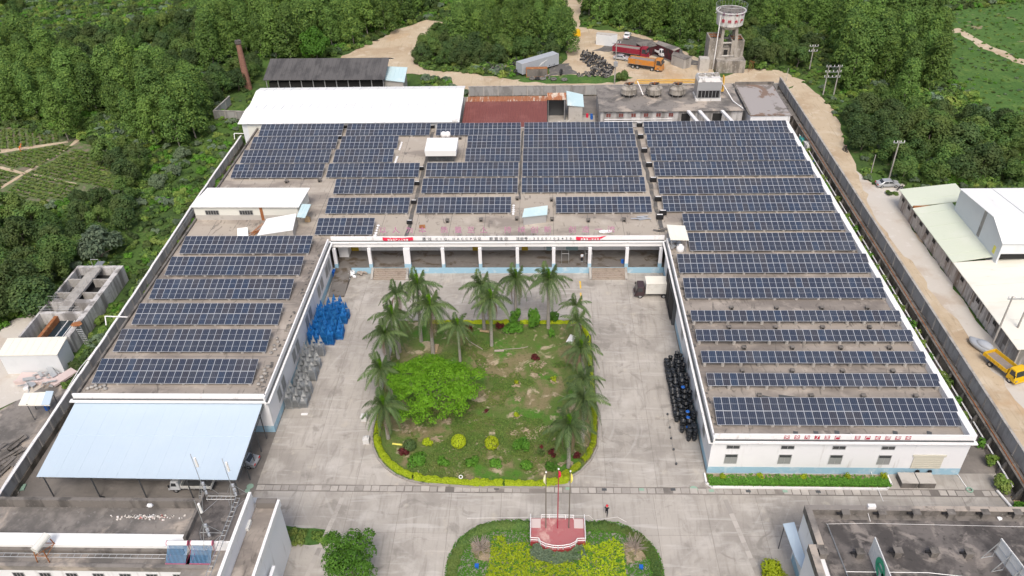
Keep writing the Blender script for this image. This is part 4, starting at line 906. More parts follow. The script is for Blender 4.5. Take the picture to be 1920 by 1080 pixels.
# ================================================================== BEHIND THE FACTORY
# white hall: two spans
yA, yB, yC, yD = 159.75, 167.2, 169.3, 177.3
hx0, hx1 = -66.0, -17.7
t = thing('white_hall', 'wide white double roofed hall behind the far left panel rows', 'hall', (-42, 168, 0))
for k, (pts) in enumerate((((yA, 7.2), (yB, 8.1), (yC, 8.1-.25), (yD-1.2, 9.1), (yD+.6, 8.2)),)):
    prof = [(159.5, 7.3), (165.6, 7.95), (169.0, 7.75), (174.5, 8.75), (177.6, 8.2)]
    for (ya, za), (yb, zb) in zip(prof, prof[1:]):
        nn_ = 24
        q = MB()
        for i in range(nn_):
            xa, xb = hx0+(hx1-hx0)*i/nn_, hx0+(hx1-hx0)*(i+1)/nn_-.02
            q.hexa([(xa, ya, za-.1), (xb, ya, za-.1), (xb, yb-.01, zb-.1), (xa, yb-.01, zb-.1), (xa, ya, za+.012*(i % 2)), (xb, ya, za+.012*(i % 2)), (xb, yb-.01, zb+.012*(i % 2)), (xa, yb-.01, zb+.012*(i % 2))])
        q.build('roof', 'white_roof', t)
        rb = MB()
        for i in range(1, 24): x_ = hx0+(hx1-hx0)*i/24; rb.hexa([(x_-.05, ya, za), (x_+.05, ya, za), (x_+.05, yb-.01, zb), (x_-.05, yb-.01, zb), (x_-.03, ya, za+.07), (x_+.03, ya, za+.07), (x_+.03, yb-.01, zb+.07), (x_-.03, yb-.01, zb+.07)])
        rb.build('roof_rib', 'light_cladding', t)
    MB().prism([(hx0+.6, 160.2), (hx1-.5, 160.2), (hx1-.5, 177), (hx0+.6, 177)], 0, 7.1).build('wall', 'light_cladding', t)
MB().box(hx0+1.8, 160.1, 3.2, hx0+7.5, 160.19, 6.4).build('wall_panel', 'cream_cladding', t)
MB().box(-19.2, 159.42, 7.4, -18.2, 160.6, 7.9).build('roof_box', 'white_roof', t)
# brown roof
t = thing('brown_shed', 'low shed with a ribbed red brown roof between white hall and open bay', 'shed', (-8, 168, 0))
corrugated('roof', (-17.6, 159.8, 4.9), (1.2, 159.8, 4.9), (1.2, 174.2, 5.7), (-17.6, 174.2, 5.7), .55, .09, 'brown_roof', t)
MB().box(-17.4, 160.4, 0, 1.0, 171, 4.7).build('wall', 'block_wall', t)
corrugated('rear_roof', (-17.5, 174.3, 5.6), (1.2, 174.3, 5.6), (1.2, 177.6, 5.5), (-17.5, 177.6, 5.5), .55, .08, 'rusty_roof', t, 'rusty rear strip of roof')
t = thing('open_bay', 'open shed bay under a striped rusty roof, dark inside', 'shed', (5, 173, 0))
corrugated('roof', (1.25, 176.0, 5.2), (5.65, 176.0, 5.2), (5.7, 179.0, 5.7), (1.25, 179.0, 5.7), .6, .08, 'rusty_roof', t)
MB().box(1.2, 179.2, 0, 5.6, 179.5, 5.0).box(1.0, 171.1, 0, 1.2, 179.1, 4.5).box(5.4, 176.5, 0, 5.6, 179.1, 4.6).build('wall', 'dark_metal', t)
MB().tube((1.5, 176.2, 0), (1.5, 176.2, 5.1), .08).tube((5.3, 176.2, 0), (5.3, 176.2, 5.1), .08).build('post', 'metal', t)
t, c = shed('block_hut', 'grey block hut with a bent pale blue tin roof behind the fourth panel block', 'hut', [(1062, 170), (1093, 177), (1095, 200), (1064, 197)], 0, 4.9, 4.1, 'pale_blue_roof', 'block_wall', .3)
sheet('bay_floor', [(1.5, 160), (12.6, 160), (12.6, 179), (1.5, 179)], .03, 'yard')
def drum(lab, x, y, z, m_): return tag(MB().lathe([(0, .88), (.28, .88), (.3, .86), (.3, .6), (.285, .58), (.3, .56), (.3, .3), (.285, .28), (.3, .26), (.3, 0)], (x, y, z), 14).build('drum', m_), lab, 'drum')
x, y = at(1101, 217, .4); drum('red drum beside the grey block hut', x, y, .03, 'banner_red'); drum('blue drum, the rear one of two beside the red drum', x+1.0, y-.2, .03, 'blue_plastic'); drum('blue drum, the front one of two beside the red drum', x+1.0, y-1.1, .03, 'blue_plastic')
b = MB(); rnd = random.Random(23)
for i in range(60): x = rnd.uniform(1.8, 8); y = rnd.uniform(168, 175.5); b.tube((x, y, .05), (x+rnd.uniform(-1.5, 1.5), y+rnd.uniform(-.6, .6), rnd.uniform(.2, 1.3)), .04, 4)
tag(b.build('scrap_pile', 'metal'), 'tangle of scrap metal bars in front of the open shed bay', 'scrap pile')
# engine house with cooling towers
t = thing('cooling_house', 'white flat roofed plant building with small red brown windows behind the factory', 'building', (28, 175, 0))
ex0, ex1, ey0, ey1, ez = 13.2, 45.2, 169.6, 184.8, 5.1
MB().box(ex0+.1, ey0+.25, 0, ex1-.1, ey1, ez-.15).build('wall', 'stained_wall', t)
MB().box(ex0-.2, ey0-.25, ez-.15, ex1+.1, ey1+.2, ez).build('roof_slab', 'roof_grey', t)
for i in range(6): window(at(1141+i*23.5, 217, 3.9)[0], ey0+.25, 3.95, 1.0, .9, m='brown_roof', panes=2, par=t)
for z in (2.6, 3.1): MB().tube((ex0+1, ey0-.1, z), (29.5, ey0-.1, z), .1).build('pipe', 'white_metal', t)
for xx in (33.5, 36.0, 41.0): MB().hexa([(xx, 162, 5.2), (xx+.7, 162, 5.2), (xx-.3, ey0, 4.7), (xx-1.0, ey0, 4.7), (xx, 162, 5.6), (xx+.7, 162, 5.6), (xx-.3, ey0, 5.1), (xx-1, ey0, 5.1)]).build('duct', 'white_metal', t)
for xx in (31.5, 38.5): MB().box(xx, ey0+.15, 1, xx+2, ey0+.24, 4.2).build('opening', 'void', t)
for i, px in enumerate((1179, 1226, 1270)):
    x, y = at(px, 172, 6.0)
    u = thing('cooling_tower', ['stained round cooling tower, the darkest and leftmost of three on the plant roof', 'pale round cooling tower in the middle of three on the plant roof', 'round cooling tower next to the large boxy cooler on the plant roof'][i], 'cooling tower', (x, y, ez))
    MB().lathe([(1.2, .3), (1.85, .6), (1.9, .75), (1.95, .75), (1.95, .95), (1.88, .95), (1.88, 1.8), (1.95, 1.8), (1.95, 1.95), (1.5, 2.35), (1.2, 2.45), (1.2, 2.9), (1.0, 2.9), (1.0, 2.45)], n=20).build('shell', ['cistern_stain', 'cistern_stain', 'cistern_stain'][i], u, local=True)
    MB().lathe([(.0, 2.55), (.95, 2.55)], n=16).obox((0, 0, 2.7), (1.8, .15, .05), .5).obox((0, 0, 2.7), (1.8, .15, .05), 2.0).build('fan', 'black', u, local=True)
    MB().tube((0, 0, 2.7), (0, 0, 3.2), .2).obox((0, 0, 3.1), (2.4, .1, .1), .3).build('motor', 'rust', u, local=True)
    for k in range(8): a = k*.785; MB().tube((1.6*math.cos(a), 1.6*math.sin(a), 0), (1.9*math.cos(a), 1.9*math.sin(a), .9), .06, 4).build('leg', 'metal', u, local=True)
x, y = at(1324, 178, 5.4)
u = thing('chiller', 'big boxy grey evaporative cooler with dark louvres on the plant roof', 'cooling unit', (x, y-1, ez))
MB().box(-2.7, -1.6, .6, 2.7, 2.4, 4.4).build('casing', 'metal', u, local=True)
MB().hexa([(-2.75, -1.7, 4.4), (2.75, -1.7, 4.4), (2.75, 2.5, 4.4), (-2.75, 2.5, 4.4), (-2.4, -1.3, 5.2), (2.4, -1.3, 5.2), (2.4, 2.2, 5.2), (-2.4, 2.2, 5.2)]).build('hood', 'tank_white', u, local=True)
MB().box(-2.5, -1.78, .8, 2.5, -1.61, 2.4).build('intake', 'black', u, local=True)
for i in range(7): MB().box(-2.5+i*.8, -1.84, .8, -2.42+i*.8, -1.79, 2.4).build('intake_bar', 'metal', u, local=True)
for i in range(3): MB().lathe([(.75, 5.2), (.75, 5.5), (.65, 5.5), (.65, 5.25), (0, 5.25)], (-1.6+i*1.6, .5, 0), 14).build('fan_ring', 'concrete', u, local=True)
MB().box(-2.9, -1.9, 0, 2.9, 2.5, .55).build('basin', 'tank_white', u, local=True)
pz = MB(); x0, y0 = at(1190, 158, 6.2)
for k in range(3): pz.path([(x0+k*.3, y0+1.2+k*.35, 6.0+k*.25), (x0+16.5, y0+1.2+k*.35, 6.0+k*.25), (x0+18+k*.3, y0-3+k*.4, 5.6), (x0+20.2, y0-3.6+k*.5, 5.7), (x0+20.4, y0-2+k*.5, 8.6)], .13, 6)
tag(pz.build('yellow_pipes', 'pipe_yellow'), 'bundle of yellow pipes joining the three round cooling towers', 'pipes')
tag(MB().path([at3(1195, 152, 8), at3(1206, 178, 5.6)], .12).build('pipe', 'white_metal'), 'slanting white pipe between the two left cooling towers', 'pipe')
tag(MB().path([at3(1345, 140, 8), at3(1375, 190, 5.3), at3(1393, 203, 5.3)], .13).build('pipe', 'white_metal'), 'long cream pipe running down from the boxy cooler', 'pipe')
# store with a ponded flat roof
t = thing('store_building', 'low white store whose flat roof holds a grey and rusty water stain', 'building', (50, 175, 0))
MB().box(46.3, 167.2, 0, 55.0, 184.5, 4.7).build('wall', 'white_wall', t); MB().box(46.1, 167.0, 4.7, 55.3, 184.8, 4.95).build('roof_slab', 'roof_pond', t)
MB().box(45.7, 167.0, 4.95, 46.15, 184.8, 5.25).box(46.15, 184.6, 4.95, 55.3, 184.9, 5.6).box(55.0, 167, 4.95, 55.25, 184.6, 5.05).build('kerb', 'concrete_dark', t)
# junk in the strip beside the right wing
for (px, py, col, sz, lab) in ((1508, 262, 'teal', (1.6, 2.2, 1.2), 'teal topped crate of junk beside the right wing wall'), (1514, 277, 'tank_white', (1.2, 2.6, 1.8), 'pale machine cabinet beside the right wing wall'), (1524, 294, 'blue_plastic', (1.6, 1.8, .5), 'crumpled blue tarpaulin beside the right wing wall'), (1479, 236, 'rust', (1.0, .8, .5), 'orange drum lid by the corner of the white store')):
    x, y = at(px, py, .8); tag(MB().box(x-sz[0]/2, y-sz[1]/2, 0, x+sz[0]/2, y+sz[1]/2, sz[2]).blob((x, y, sz[2]), (sz[0]*.45, sz[1]*.4, .25), 0, 3, .3, 1).build('junk_crate', col), lab, 'crate')
# dark old shed and chimney
t, c = shed('old_shed', 'long open shed with a dark weathered tile roof beyond the white hall', 'shed', [(507, 110), (730, 108), (721, 149), (493, 150)], 0, 7.5, 4.6, 'dark_roof', None)
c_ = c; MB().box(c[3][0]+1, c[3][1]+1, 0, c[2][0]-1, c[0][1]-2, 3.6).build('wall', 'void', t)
for i in range(11): x = c[3][0]+.6+(c[2][0]-c[3][0]-1.2)*i/10; MB().tube((x, c[3][1]+.4, 0), (x, c[3][1]+.4, 4.5), .12).build('post', 'metal', t)
MB().hexa([(c[0][0], c[0][1], 7.4), (c[1][0], c[1][1], 7.4), (c[1][0], c[1][1]+6, 5), (c[0][0], c[0][1]+6, 5), (c[0][0], c[0][1], 7.52), (c[1][0], c[1][1], 7.52), (c[1][0], c[1][1]+6, 5.12), (c[0][0], c[0][1]+6, 5.12)]).build('rear_roof', 'dark_roof', t)
shed('lean_to', 'small lean-to with a pale blue roof at the right end of the dark old shed', 'shed', [(722, 124), (764, 126), (758, 154), (716, 149)], 0, 5.2, 4.0, 'pale_blue_roof', 'block_wall', .4)
x, y = at(466, 167, 0); hh = height_at(x, y, 76)
t = thing('brick_chimney', 'tall round red brick chimney standing in the trees left of the dark shed', 'chimney', (x, y, 0))
k = 9; M0 = None
for i in range(k): MB().lathe([(1.02-.42*i/k, hh*i/k), (1.02-.42*(i+1)/k, hh*(i+1)/k-.02)], n=16).build('shaft', 'brick_red', t, local=True)
MB().lathe([(.62, hh-.9), (.82, hh-.7), (.82, hh-.35), (.7, hh-.3), (.78, hh), (.5, hh), (.5, hh-1)], n=16).build('chimney_cap', 'concrete_dark', t, local=True)

# ================================================================== WATER TOWER
cxw, cyw = at(1357, 124, 0)
t = thing('water_tower', 'old concrete water tower with red characters on its round white tank', 'water tower', (cxw, cyw, 0))
zt = height_at(cxw, cyw, 46); zb_ = zt; ztop = height_at(cxw, cyw, 16)
MB().lathe([(0, zt-1.0), (1.8, zt-.9), (3.4, zt+.3), (3.6, ztop-.5), (3.9, ztop-.45), (3.9, ztop-.25), (3.5, ztop-.25)], n=28).build('tank', 'tank_white', t, local=True)
MB().lathe([(0, ztop-.6), (3.5, ztop-.27)], n=28).build('tank_cover', 'concrete_dark', t, local=True)
rl = MB(); n = 28
for i in range(n):
    a, c2 = 6.2832*i/n, 6.2832*(i+1)/n; rl.tube((3.85*math.cos(a), 3.85*math.sin(a), ztop-.3), (4.0*math.cos(a), 4.0*math.sin(a), ztop+1.2), .03, 4)
    for z in (ztop+1.2,): rl.tube((4*math.cos(a), 4*math.sin(a), z), (4*math.cos(c2), 4*math.sin(c2), z), .04, 4)
rl.build('railing', 'galvanised', t, local=True)
for a in (.75, 2.35, 3.9, 5.5):
    MB().tube((3.3*math.cos(a), 3.3*math.sin(a), 0), (2.3*math.cos(a), 2.3*math.sin(a), zt+.1), .55, 4, 0, .5).build('leg', 'cistern_stain', t, local=True)
for z in (3.5, zt*.62): 
    b = MB()
    for a, c2 in ((.75, 2.35), (2.35, 3.9), (3.9, 5.5), (5.5, 7.03)):
        r_ = 3.3-z/zt; b.tube((r_*math.cos(a), r_*math.sin(a), z), (r_*math.cos(c2), r_*math.sin(c2), z), .28, 4)
    b.build('ring_beam', 'concrete', t, local=True)
MB().tube((-3.3, -2.2, 0), (-3.0, -2.3, ztop-1), .14, 6).tube((-3.9, 0, ztop-1), (-3.0, -1.0, ztop+.6), .1, 6).build('pipe', 'white_metal', t, local=True)
for j, (chs, z, rr, m_, sz) in enumerate((('泉林水产', zt+(ztop-zt)*.42, 3.6, 'letter_red', 1.0), ('泉林食品', zt+(ztop-zt)*.86, 3.68, 'letter_purple', .85))):
    for i, ch in enumerate(chs):
        a = R(-90+(i-1.6)*27+3)
        text(ch, sz, 'character', 'letter_red' if j == 0 or i == 2 else m_, t, .05, (cxw+rr*math.cos(a), cyw+rr*math.sin(a), z), (math.pi/2, 0, a+math.pi/2), bold=.012)
bs = thing('cistern', 'stained concrete cistern block at the foot of the water tower', 'cistern', (cxw, cyw, 0))
px0 = at(1327, 136, 0)[0]; px1 = at(1397, 140, 0)[0]; ylo = cyw-5.2
MB().box(px0+2, ylo, 0, px1, ylo+4.2, 3.2).build('plinth', 'cistern_stain', bs)
for (a, c2, zz) in ((px0, px0+3.6, 8.2), (px1-3.6, px1-.3, 7.6)):
    b = MB(); b.box(a, cyw-2.2, 0, a+.3, cyw+3, zz); b.box(c2-.3, cyw-2.2, 0, c2, cyw+3, zz); b.box(a+.3, cyw-2.2, 0, c2-.3, cyw-1.9, zz); b.box(a+.3, cyw+2.7, 0, c2-.3, cyw+3, zz); b.box(a+.3, cyw-1.9, 0, c2-.3, cyw+2.7, zz-1.8)
    b.build('cistern_tower', 'cistern_stain', bs)
    MB().tube((a+.2, cyw-.3, zz), (c2-.2, cyw-.3, zz), .12, 4).tube((a+.2, cyw+1.3, zz), (c2-.2, cyw+1.3, zz), .12, 4).tube(((a+c2)/2, cyw-2, zz), ((a+c2)/2, cyw+2.8, zz), .1, 4).build('beam', 'rust', bs)
MB().box(px0+3.62, cyw-1.2, 0, px1-3.62, cyw+2.6, 5.4).build('mid_block', 'cistern_stain', bs)
MB().box(px0+4.2, cyw-1.26, 2.9, px1-4.2, cyw-1.21, 4.9).build('opening', 'void', bs)
b = MB(); x, y = px1+1.2, cyw-3
b.path([(x, y-2, 3.2), (x+1.5, y-1, 2.4), (x+1.8, y+1, 1.8)], .05); [b.tube((x+k*.5, y-1.6+k*.5, 0), (x+k*.5, y-1.6+k*.5, 3.2-k*.3), .04) for k in range(4)]
b.build('railing', 'rust', bs)
x, y = at(1299, 120, 1); x = at(1316, 118, 1)[0]
tag(MB().box(x-1.3, cyw-4, 0, x+1.2, cyw-1.6, 3.4).build('block_tower', 'block_wall'), 'small square block tower between huts and water tower', 'hut')
# ================================================================== SETTLING TANKS, LEFT
TX0, TX1, TY0, TY1, TZ = -79.6, -71.6, 91.8, 111.0, 3.1
t = thing('settling_tank', 'long weathered concrete settling tank with six open basins and a central walkway', 'tank', (-75.6, 100, 0))
def tankwall(x0, y0, x1, y1, z1=TZ, z0=0.0): MB().box(x0, y0, z0, x1, y1, z1).build('wall', 'stained_wall', t)
tankwall(TX0, TY0, TX0+.35, TY1); tankwall(TX1-.9, TY0, TX1, TY1); tankwall(TX0+.36, TY1-.6, TX1-.91, TY1)
MB().box(TX0+2.6, TY0+6.6, TZ-.35, TX0+4.5, TY1-.62, TZ+.02).build('walkway', 'concrete', t)
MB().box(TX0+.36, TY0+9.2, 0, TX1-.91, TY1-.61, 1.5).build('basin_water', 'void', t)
for y in (TY1-4.0, TY1-7.8): MB().box(TX0+.36, y-.15, .9, TX0+2.58, y+.15, TZ-.05).box(TX0+4.52, y-.15, .9, TX1-.92, y+.15, TZ-.05).build('cross_wall', 'concrete', t)
MB().box(TX0+.36, TY1-10.6, .9, TX1-.92, TY1-9.6, TZ-.04).build('bridge', 'stained_wall', t)
MB().lathe([(0, .9), (1.3, .9), (1.35, 2.4), (1.2, 2.4), (1.1, 1.5), (0, 1.4)], (TX0+5.8, TY0+7.7, 0), 16).build('round_basin', 'stained_wall', t)
MB().box(TX0+.36, TY0+5.7, .9, TX1-.92, TY0+6.3, TZ).build('cross_wall', 'stained_wall', t)
MB().box(TX0+3.2, TY0+.3, 1.6, TX1-.92, TY0+5.68, 1.7).build('water_surface', 'water', t)
for k in range(3): MB().box(TX0+4.5+k*1.1, TY0+.4, 1.7, TX0+4.6+k*1.1, TY0+5.6, 1.85).build('weir', 'white_metal', t)
tankwall(TX0+.36, TY0-.1, TX1-.91, TY0+.28, 2.5)
MB().box(TX0+2.6, TY0+.3, 0, TX0+3.15, TY0+5.65, 2.7).build('channel_wall', 'rust', t)
def railing(pts, z, h=1.0, par=None, m='galvanised', r=.03, step=1.4):
    b = MB()
    for a, c in zip(pts, pts[1:]):
        a, c = Vector((*a, z)), Vector((*c, z)); n = max(1, int((c-a).length/step))
        for i in range(n+1): p = a.lerp(c, i/n); b.tube(p, p+Vector((0, 0, h)), r, 4)
        for k in (h, h*.5): b.tube(a+Vector((0, 0, k)), c+Vector((0, 0, k)), r, 4)
    return b.build('railing', m, par)
railing([(TX0+2.6, TY1-1), (TX0+2.6, TY0+9), (TX0+.3, TY0+9)], TZ, par=t, r=.02)
railing([(TX0+.3, TY0+6.2), (TX1-1.2, TY0+6.2)], TZ, par=t, r=.02)
railing([(TX0+4.5, TY1-1), (TX0+4.5, TY0+9)], TZ, par=t, r=.02)
MB().tube((TX0+3, TY1-.5, TZ), (TX0+3, TY1-.5, TZ+1.6), .05, 4).tube((TX0+4.3, TY1-.5, TZ), (TX0+4.3, TY1-.5, TZ+1.6), .05, 4).tube((TX0+3, TY1-.5, TZ+1.6), (TX0+4.3, TY1-.5, TZ+1.6), .05, 4).box(TX0+3, TY1, TZ, TX0+4.3, TY1+1.2, TZ+.1).build('ladder_head', 'galvanised', t)
b = MB(); [b.tube((TX1+.5+dx, 93.6, 0), (TX1+.05+dx, 93.6, TZ+.6), .05, 4) for dx in (0, .9)]
for i in range(9): b.tube((TX1+.5-.05*i, 93.6, .35*i+.2), (TX1+1.4-.05*i, 93.6, .35*i+.2), .04, 4)
b.build('ladder', 'galvanised', t)
MB().blob((TX1-.3, 94.6, TZ+.15), (.9, .7, .15), 0, 2, .3, 1).build('rusty_plate', 'rust', t)
t, c = shed('tank_shed', 'cream white flat roofed shed at the near end of the settling tank', 'shed', [(14, 634), (126, 631), (107, 665), (-6, 667)], 0, 3.9, 3.7, 'cream_roof', 'light_cladding', .15)
MB().box(c[3][0]+2.5, c[3][1]-2.2, 0, c[2][0]-.4, c[3][1]-.05, .5).box(c[3][0]+2.5, c[3][1]-2.3, .5, c[2][0]-.4, c[3][1]-2.1, .75).build('trough', 'step_pale', t)
t, c = shed('lean_to', 'small cream lean-to with one blue roof strip against the left wall', 'shed', [(45, 737), (101, 734), (93, 760), (34, 760)], 0, 3.2, 2.9, 'cream_roof', None)
a = Vector(c[1]); f = Vector(c[2]); MB().hexa([(f.x-1.15, f.y, f.z+.05), (f.x, f.y, f.z+.05), (a.x, a.y, a.z+.05), (a.x-1.1, a.y, a.z+.05), (f.x-1.15, f.y, f.z+.1), (f.x, f.y, f.z+.1), (a.x, a.y, a.z+.1), (a.x-1.1, a.y, a.z+.1)]).build('roof_strip', 'blue_roof', t)
b = MB(); [b.tube((p[0]+dx, p[1]+.1, 0), (p[0]+dx, p[1]+.1, 3.0), .08, 4) for p, dx in ((c[3], 1.2), (c[2], -.6), (c[1], -.4), (c[0], .5))]; b.build('post', 'dark_metal', t)
x, y = at(88, 765, .3); drum('blue drum under the blue strip of the small lean-to', x, y, 0, 'blue_plastic')
b = MB(); rnd = random.Random(31); x, y = at(82, 712, .5)
for i in range(26): b.obox((x+rnd.uniform(-2.4, 2.4), y+rnd.uniform(-1.6, 1.8), rnd.uniform(.1, 1.0)), (rnd.uniform(.5, 2.2), rnd.uniform(.1, .8), .06), rnd.uniform(0, 3), 0, (rnd.uniform(-.4, .4), rnd.uniform(-.4, .4)))
tag(b.build('scrap_pile', 'galvanised'), 'heap of grey scrap metal above the small cream lean-to', 'scrap pile')
x, y = at(50, 724, .3); tag(MB().obox((x, y, .25), (.6, 1.4, .4), .3).build('white_board', 'white_metal'), 'narrow white board lying left of the scrap heap', 'board')
x, y = at(118, 706, .6); tag(MB().obox((x, y, .5), (1.6, 3.6, .3), -.55).build('white_slab', 'step_pale'), 'pale pink slab leaning beside the left wall', 'slab')
b = MB(); rnd = random.Random(41)
for i in range(18): a = at(rnd.uniform(0, 36), rnd.uniform(835, 890), 0); b.obox((a[0], a[1], rnd.uniform(.1, .8)), (rnd.uniform(1, 3.4), rnd.uniform(.2, 1.0), .1), rnd.uniform(.6, 1.4), 0, (rnd.uniform(-.2, .2), 0))
tag(b.build('scrap_pile', 'concrete_dark'), 'dark pile of boards and frames outside the left wall by the carport', 'scrap pile')
for (q, m_, lab) in (((36, 916), 'green_paint', 'pale green board on the ground beside the left wall'), ((26, 922), 'concrete', 'grey pallet on the ground beside the left wall')):
    x, y = at(*q, 0); tag(MB().obox((x, y, .12), (1.5, 1.0, .12), .2).obox((x, y, .2), (1.3, .2, .06), .2).build('board', m_), lab, 'board')

# ================================================================== FACTORY ON THE RIGHT
t = thing('right_factory', 'neighbouring factory with white hall roof and pale green lean-to along the track', 'building', (75, 110, 0))
FX = 68.0; nb = 11; ya, yb = 89.0, 135.0
for i in range(16):
    y0 = ya+(yb-ya)*i/16; y1 = ya+(yb-ya)*(i+1)/16-.02; m_ = 'factory_wall' if y0 > 105 else 'stained_wall'
    MB().box(FX, y0, 0, FX+.25, y1, 3.3).build('wall', m_, t); MB().box(FX-.14, y0-.12, 0, FX-.002, y0+.12, 3.25).build('pier', 'factory_wall', t)
    if 0 < i and i % 2 == 0 or i > 9: window(FX, (y0+y1)/2, 2.3, .9, .6, '-x', m='void', fr='concrete_dark', par=t)
for i in range(5): MB().box(FX-.03, 92+i*2.7, 1.2, FX-.003, 93.1+i*2.7, 3.1).build('cladding_strip', 'concrete_dark', t)
MB().box(FX+.25, ya, 0, 82, ya+.25, 3.4).build('wall', 'stained_wall', t)
def plate(name, A, B, C, D, m_, n, th=.1, par=None):
    A, B, C, D = map(Vector, (A, B, C, D))
    for i in range(n):
        u0, u1 = i/n, (i+1)/n-.0015; dz = Vector((0, 0, .018*(i % 2)))
        p = [A.lerp(D, u0), B.lerp(C, u0), B.lerp(C, u1), A.lerp(D, u1)]
        MB().hexa([tuple(q-Vector((0, 0, th))) for q in p]+[tuple(q+dz) for q in p]).build(name, m_, par)
plate('roof_sheet', (FX-.5, 111.0, 3.4), (74.2, 111.0, 4.6), (74.2, 128.6, 4.6), (FX-.5, 128.6, 3.4), 'green_roof', 8, par=t)
plate('roof_sheet', (FX-.5, 129.0, 3.6), (77.6, 129.0, 4.8), (77.6, 135.4, 4.8), (FX-.5, 135.4, 3.6), 'green_roof', 3, par=t)
MB().box(FX-.3, 128.62, 3.3, 73.8, 128.98, 3.75).build('rust_edge', 'rust', t)
plate('roof_sheet', (FX-.5, 88.8, 3.4), (92, 88.8, 5.6), (92, 110.9, 5.6), (FX-.5, 110.9, 3.4), 'cream_roof', 10, par=t)
hx = 73.6; prof = [(109.6, 8.0), (113.4, 10.3), (121.5, 10.9), (128.8, 8.6)]
prof = [(at(1880.6, 454.6, 8.0)[1], 8.0), (at(1853, 406.7, 10.2)[1], 10.2), (at(1779.5, 353.4, 8.8)[1], 8.8)]
hw = MB(); pts = [(hx, prof[0][0], 3), (hx, prof[2][0], 3), (hx, prof[2][0], prof[2][1]-.05), (hx, prof[1][0], prof[1][1]-.05), (hx, prof[0][0], prof[0][1]-.05)]
k = len(pts); hw.v = pts+[(x+.3, y, z) for x, y, z in pts]; hw.f = [tuple(range(k))[::-1], tuple(range(k, 2*k))]+[(i, (i+1) % k, k+(i+1) % k, k+i) for i in range(k)]; hw.m = [0]*len(hw.f)
hw.build('gable_wall', 'light_cladding', t)
MB().box(hx-.06, prof[1][0]+2.4, 4.8, hx-.003, prof[1][0]+3.2, 9.6).build('cladding_strip', 'concrete', t)
MB().box(hx-.05, prof[0][0]+1.2, 5.0, hx-.003, prof[0][0]+1.9, 6.3).build('notice', 'cloth_yellow', t)
MB().box(hx+.3, prof[0][0], 5.8, 140, prof[0][0]+.2, 7.9).build('front_wall', 'light_cladding', t)
MB().box(hx+.3, prof[0][0]+.4, 4.6, 140, prof[0][0]+.5, 5.8).build('opening', 'void', t)
for (y0, z0), (y1, z1) in zip(prof, prof[1:]): plate('hall_roof_sheet', (hx-.3, y0-(.3 if z0 == 8.0 else 0), z0), (hx-.3, y1, z1), (140, y1, z1), (140, y0-(.3 if z0 == 8.0 else 0), z0), 'white_roof', 12, par=t)
# utility H-pole standing through the cream roof side
x, y = at(1882, 601, 4.3)
def pole(lab, x, y, h, arms=1, kind='concrete', r=.17, lean=(0, 0), twin=False, face=0, tr=False):
    t = thing('utility_pole', lab, 'utility pole', (x, y, 0), face)
    for dx in ((-1.3, 1.3) if twin else (0,)): MB().tube((dx, 0, 0), (dx+lean[0], lean[1], h), r, 8, 0, r*.62).build('pole', 'concrete', t, local=True)
    for k in range(arms):
        z = h-.5-k*1.3; w_ = 1.9 if twin else 1.1
        MB().box(-w_+lean[0], -.06+lean[1], z, w_+lean[0], .06+lean[1], z+.12).build('crossarm', 'galvanised', t, local=True)
        for i in range(4 if not twin else 5): xx = -w_+.1+i*(2*w_-.2)/(3 if not twin else 4); MB().lathe([(.0, .42), (.08, .40), (.1, .12), (.05, 0)], (xx+lean[0], lean[1], z+.12), 6).build('insulator', 'white_metal', t, local=True)
    if tr: MB().box(-.5, -.9, h*.45, .5, -.2, h*.45+1.1).build('meter_box', 'metal', t, local=True)
    return t
def pole_px(lab, bx, by, ty, **k):
    x, y = at(bx, by, 0); return pole(lab, x, y, height_at(x, y, ty), **k)
x, y = at(1897, 601, 4.9); pole('twin legged concrete pole rising through the cream roof of the right factory', x, y, height_at(x, y, 556), 1, twin=True)
pole_px('concrete pole standing beside the silver car on the right track', 1666, 337, 264, arms=1)
pole_px('short bare concrete post in the bushes left of the roadside pole', 1633, 324, 290, arms=0, r=.12)
pole_px('single concrete pole with a white transformer head near the bend of the track', 1517, 133, 84, arms=2)
pole_px('twin pole with three crossarms at the bend of the track', 1553, 178, 122, arms=3, twin=True)
pole_px('tall grey pole with a white meter box beside the tyre heap', 1152, 158, 78, arms=1, tr=True)
pole_px('thin grey pole at the sandy bend behind the store building', 1474, 152, 128, arms=0, r=.08)
pole_px('slim pale pole rising from the far wood at the top of the view', 474, 30, -8, arms=0, r=.12)

# ================================================================== OFFICE BUILDING, BOTTOM LEFT
t = thing('office_building', 'white office block with dark weathered flat roof at the near left corner', 'building', (-50, 50, 0))
ox0, ox1, oy0, oy1 = -84, -37.2, 48.75, 56.6
MB().box(ox0, oy0, 0, ox1, oy1-.3, 7.6).build('wall', 'white_wall', t)
MB().box(ox0, 52.3, 7.6, ox1, oy1-.35, 7.72).build('roof_deck', 'roof_grey', t)
MB().box(ox0, oy1-.34, 6.5, ox1, oy1+.1, 8.9).build('parapet', 'concrete_dark', t)
MB().box(ox0, 50.7, 7.6, ox1-.3, 52.2, 8.55).build('roof_ridge', 'white_roof', t)
MB().box(ox0, 50.3, 7.6, ox1-.3, 50.68, 8.2).build('ridge_wall', 'concrete_dark', t)
MB().box(ox0, 48.95, 7.6, ox1+2.4, 50.28, 7.7).build('front_deck', 'roof_grey', t); MB().box(ox0, oy0-.25, 7.3, ox1+3.4, oy0+.18, 8.0).build('front_parapet', 'roof_grey', t)
for i in range(18): window(-80.5+i*2.85, oy0, 5.9, 1.1, 1.3, m='glass', panes=3, par=t)
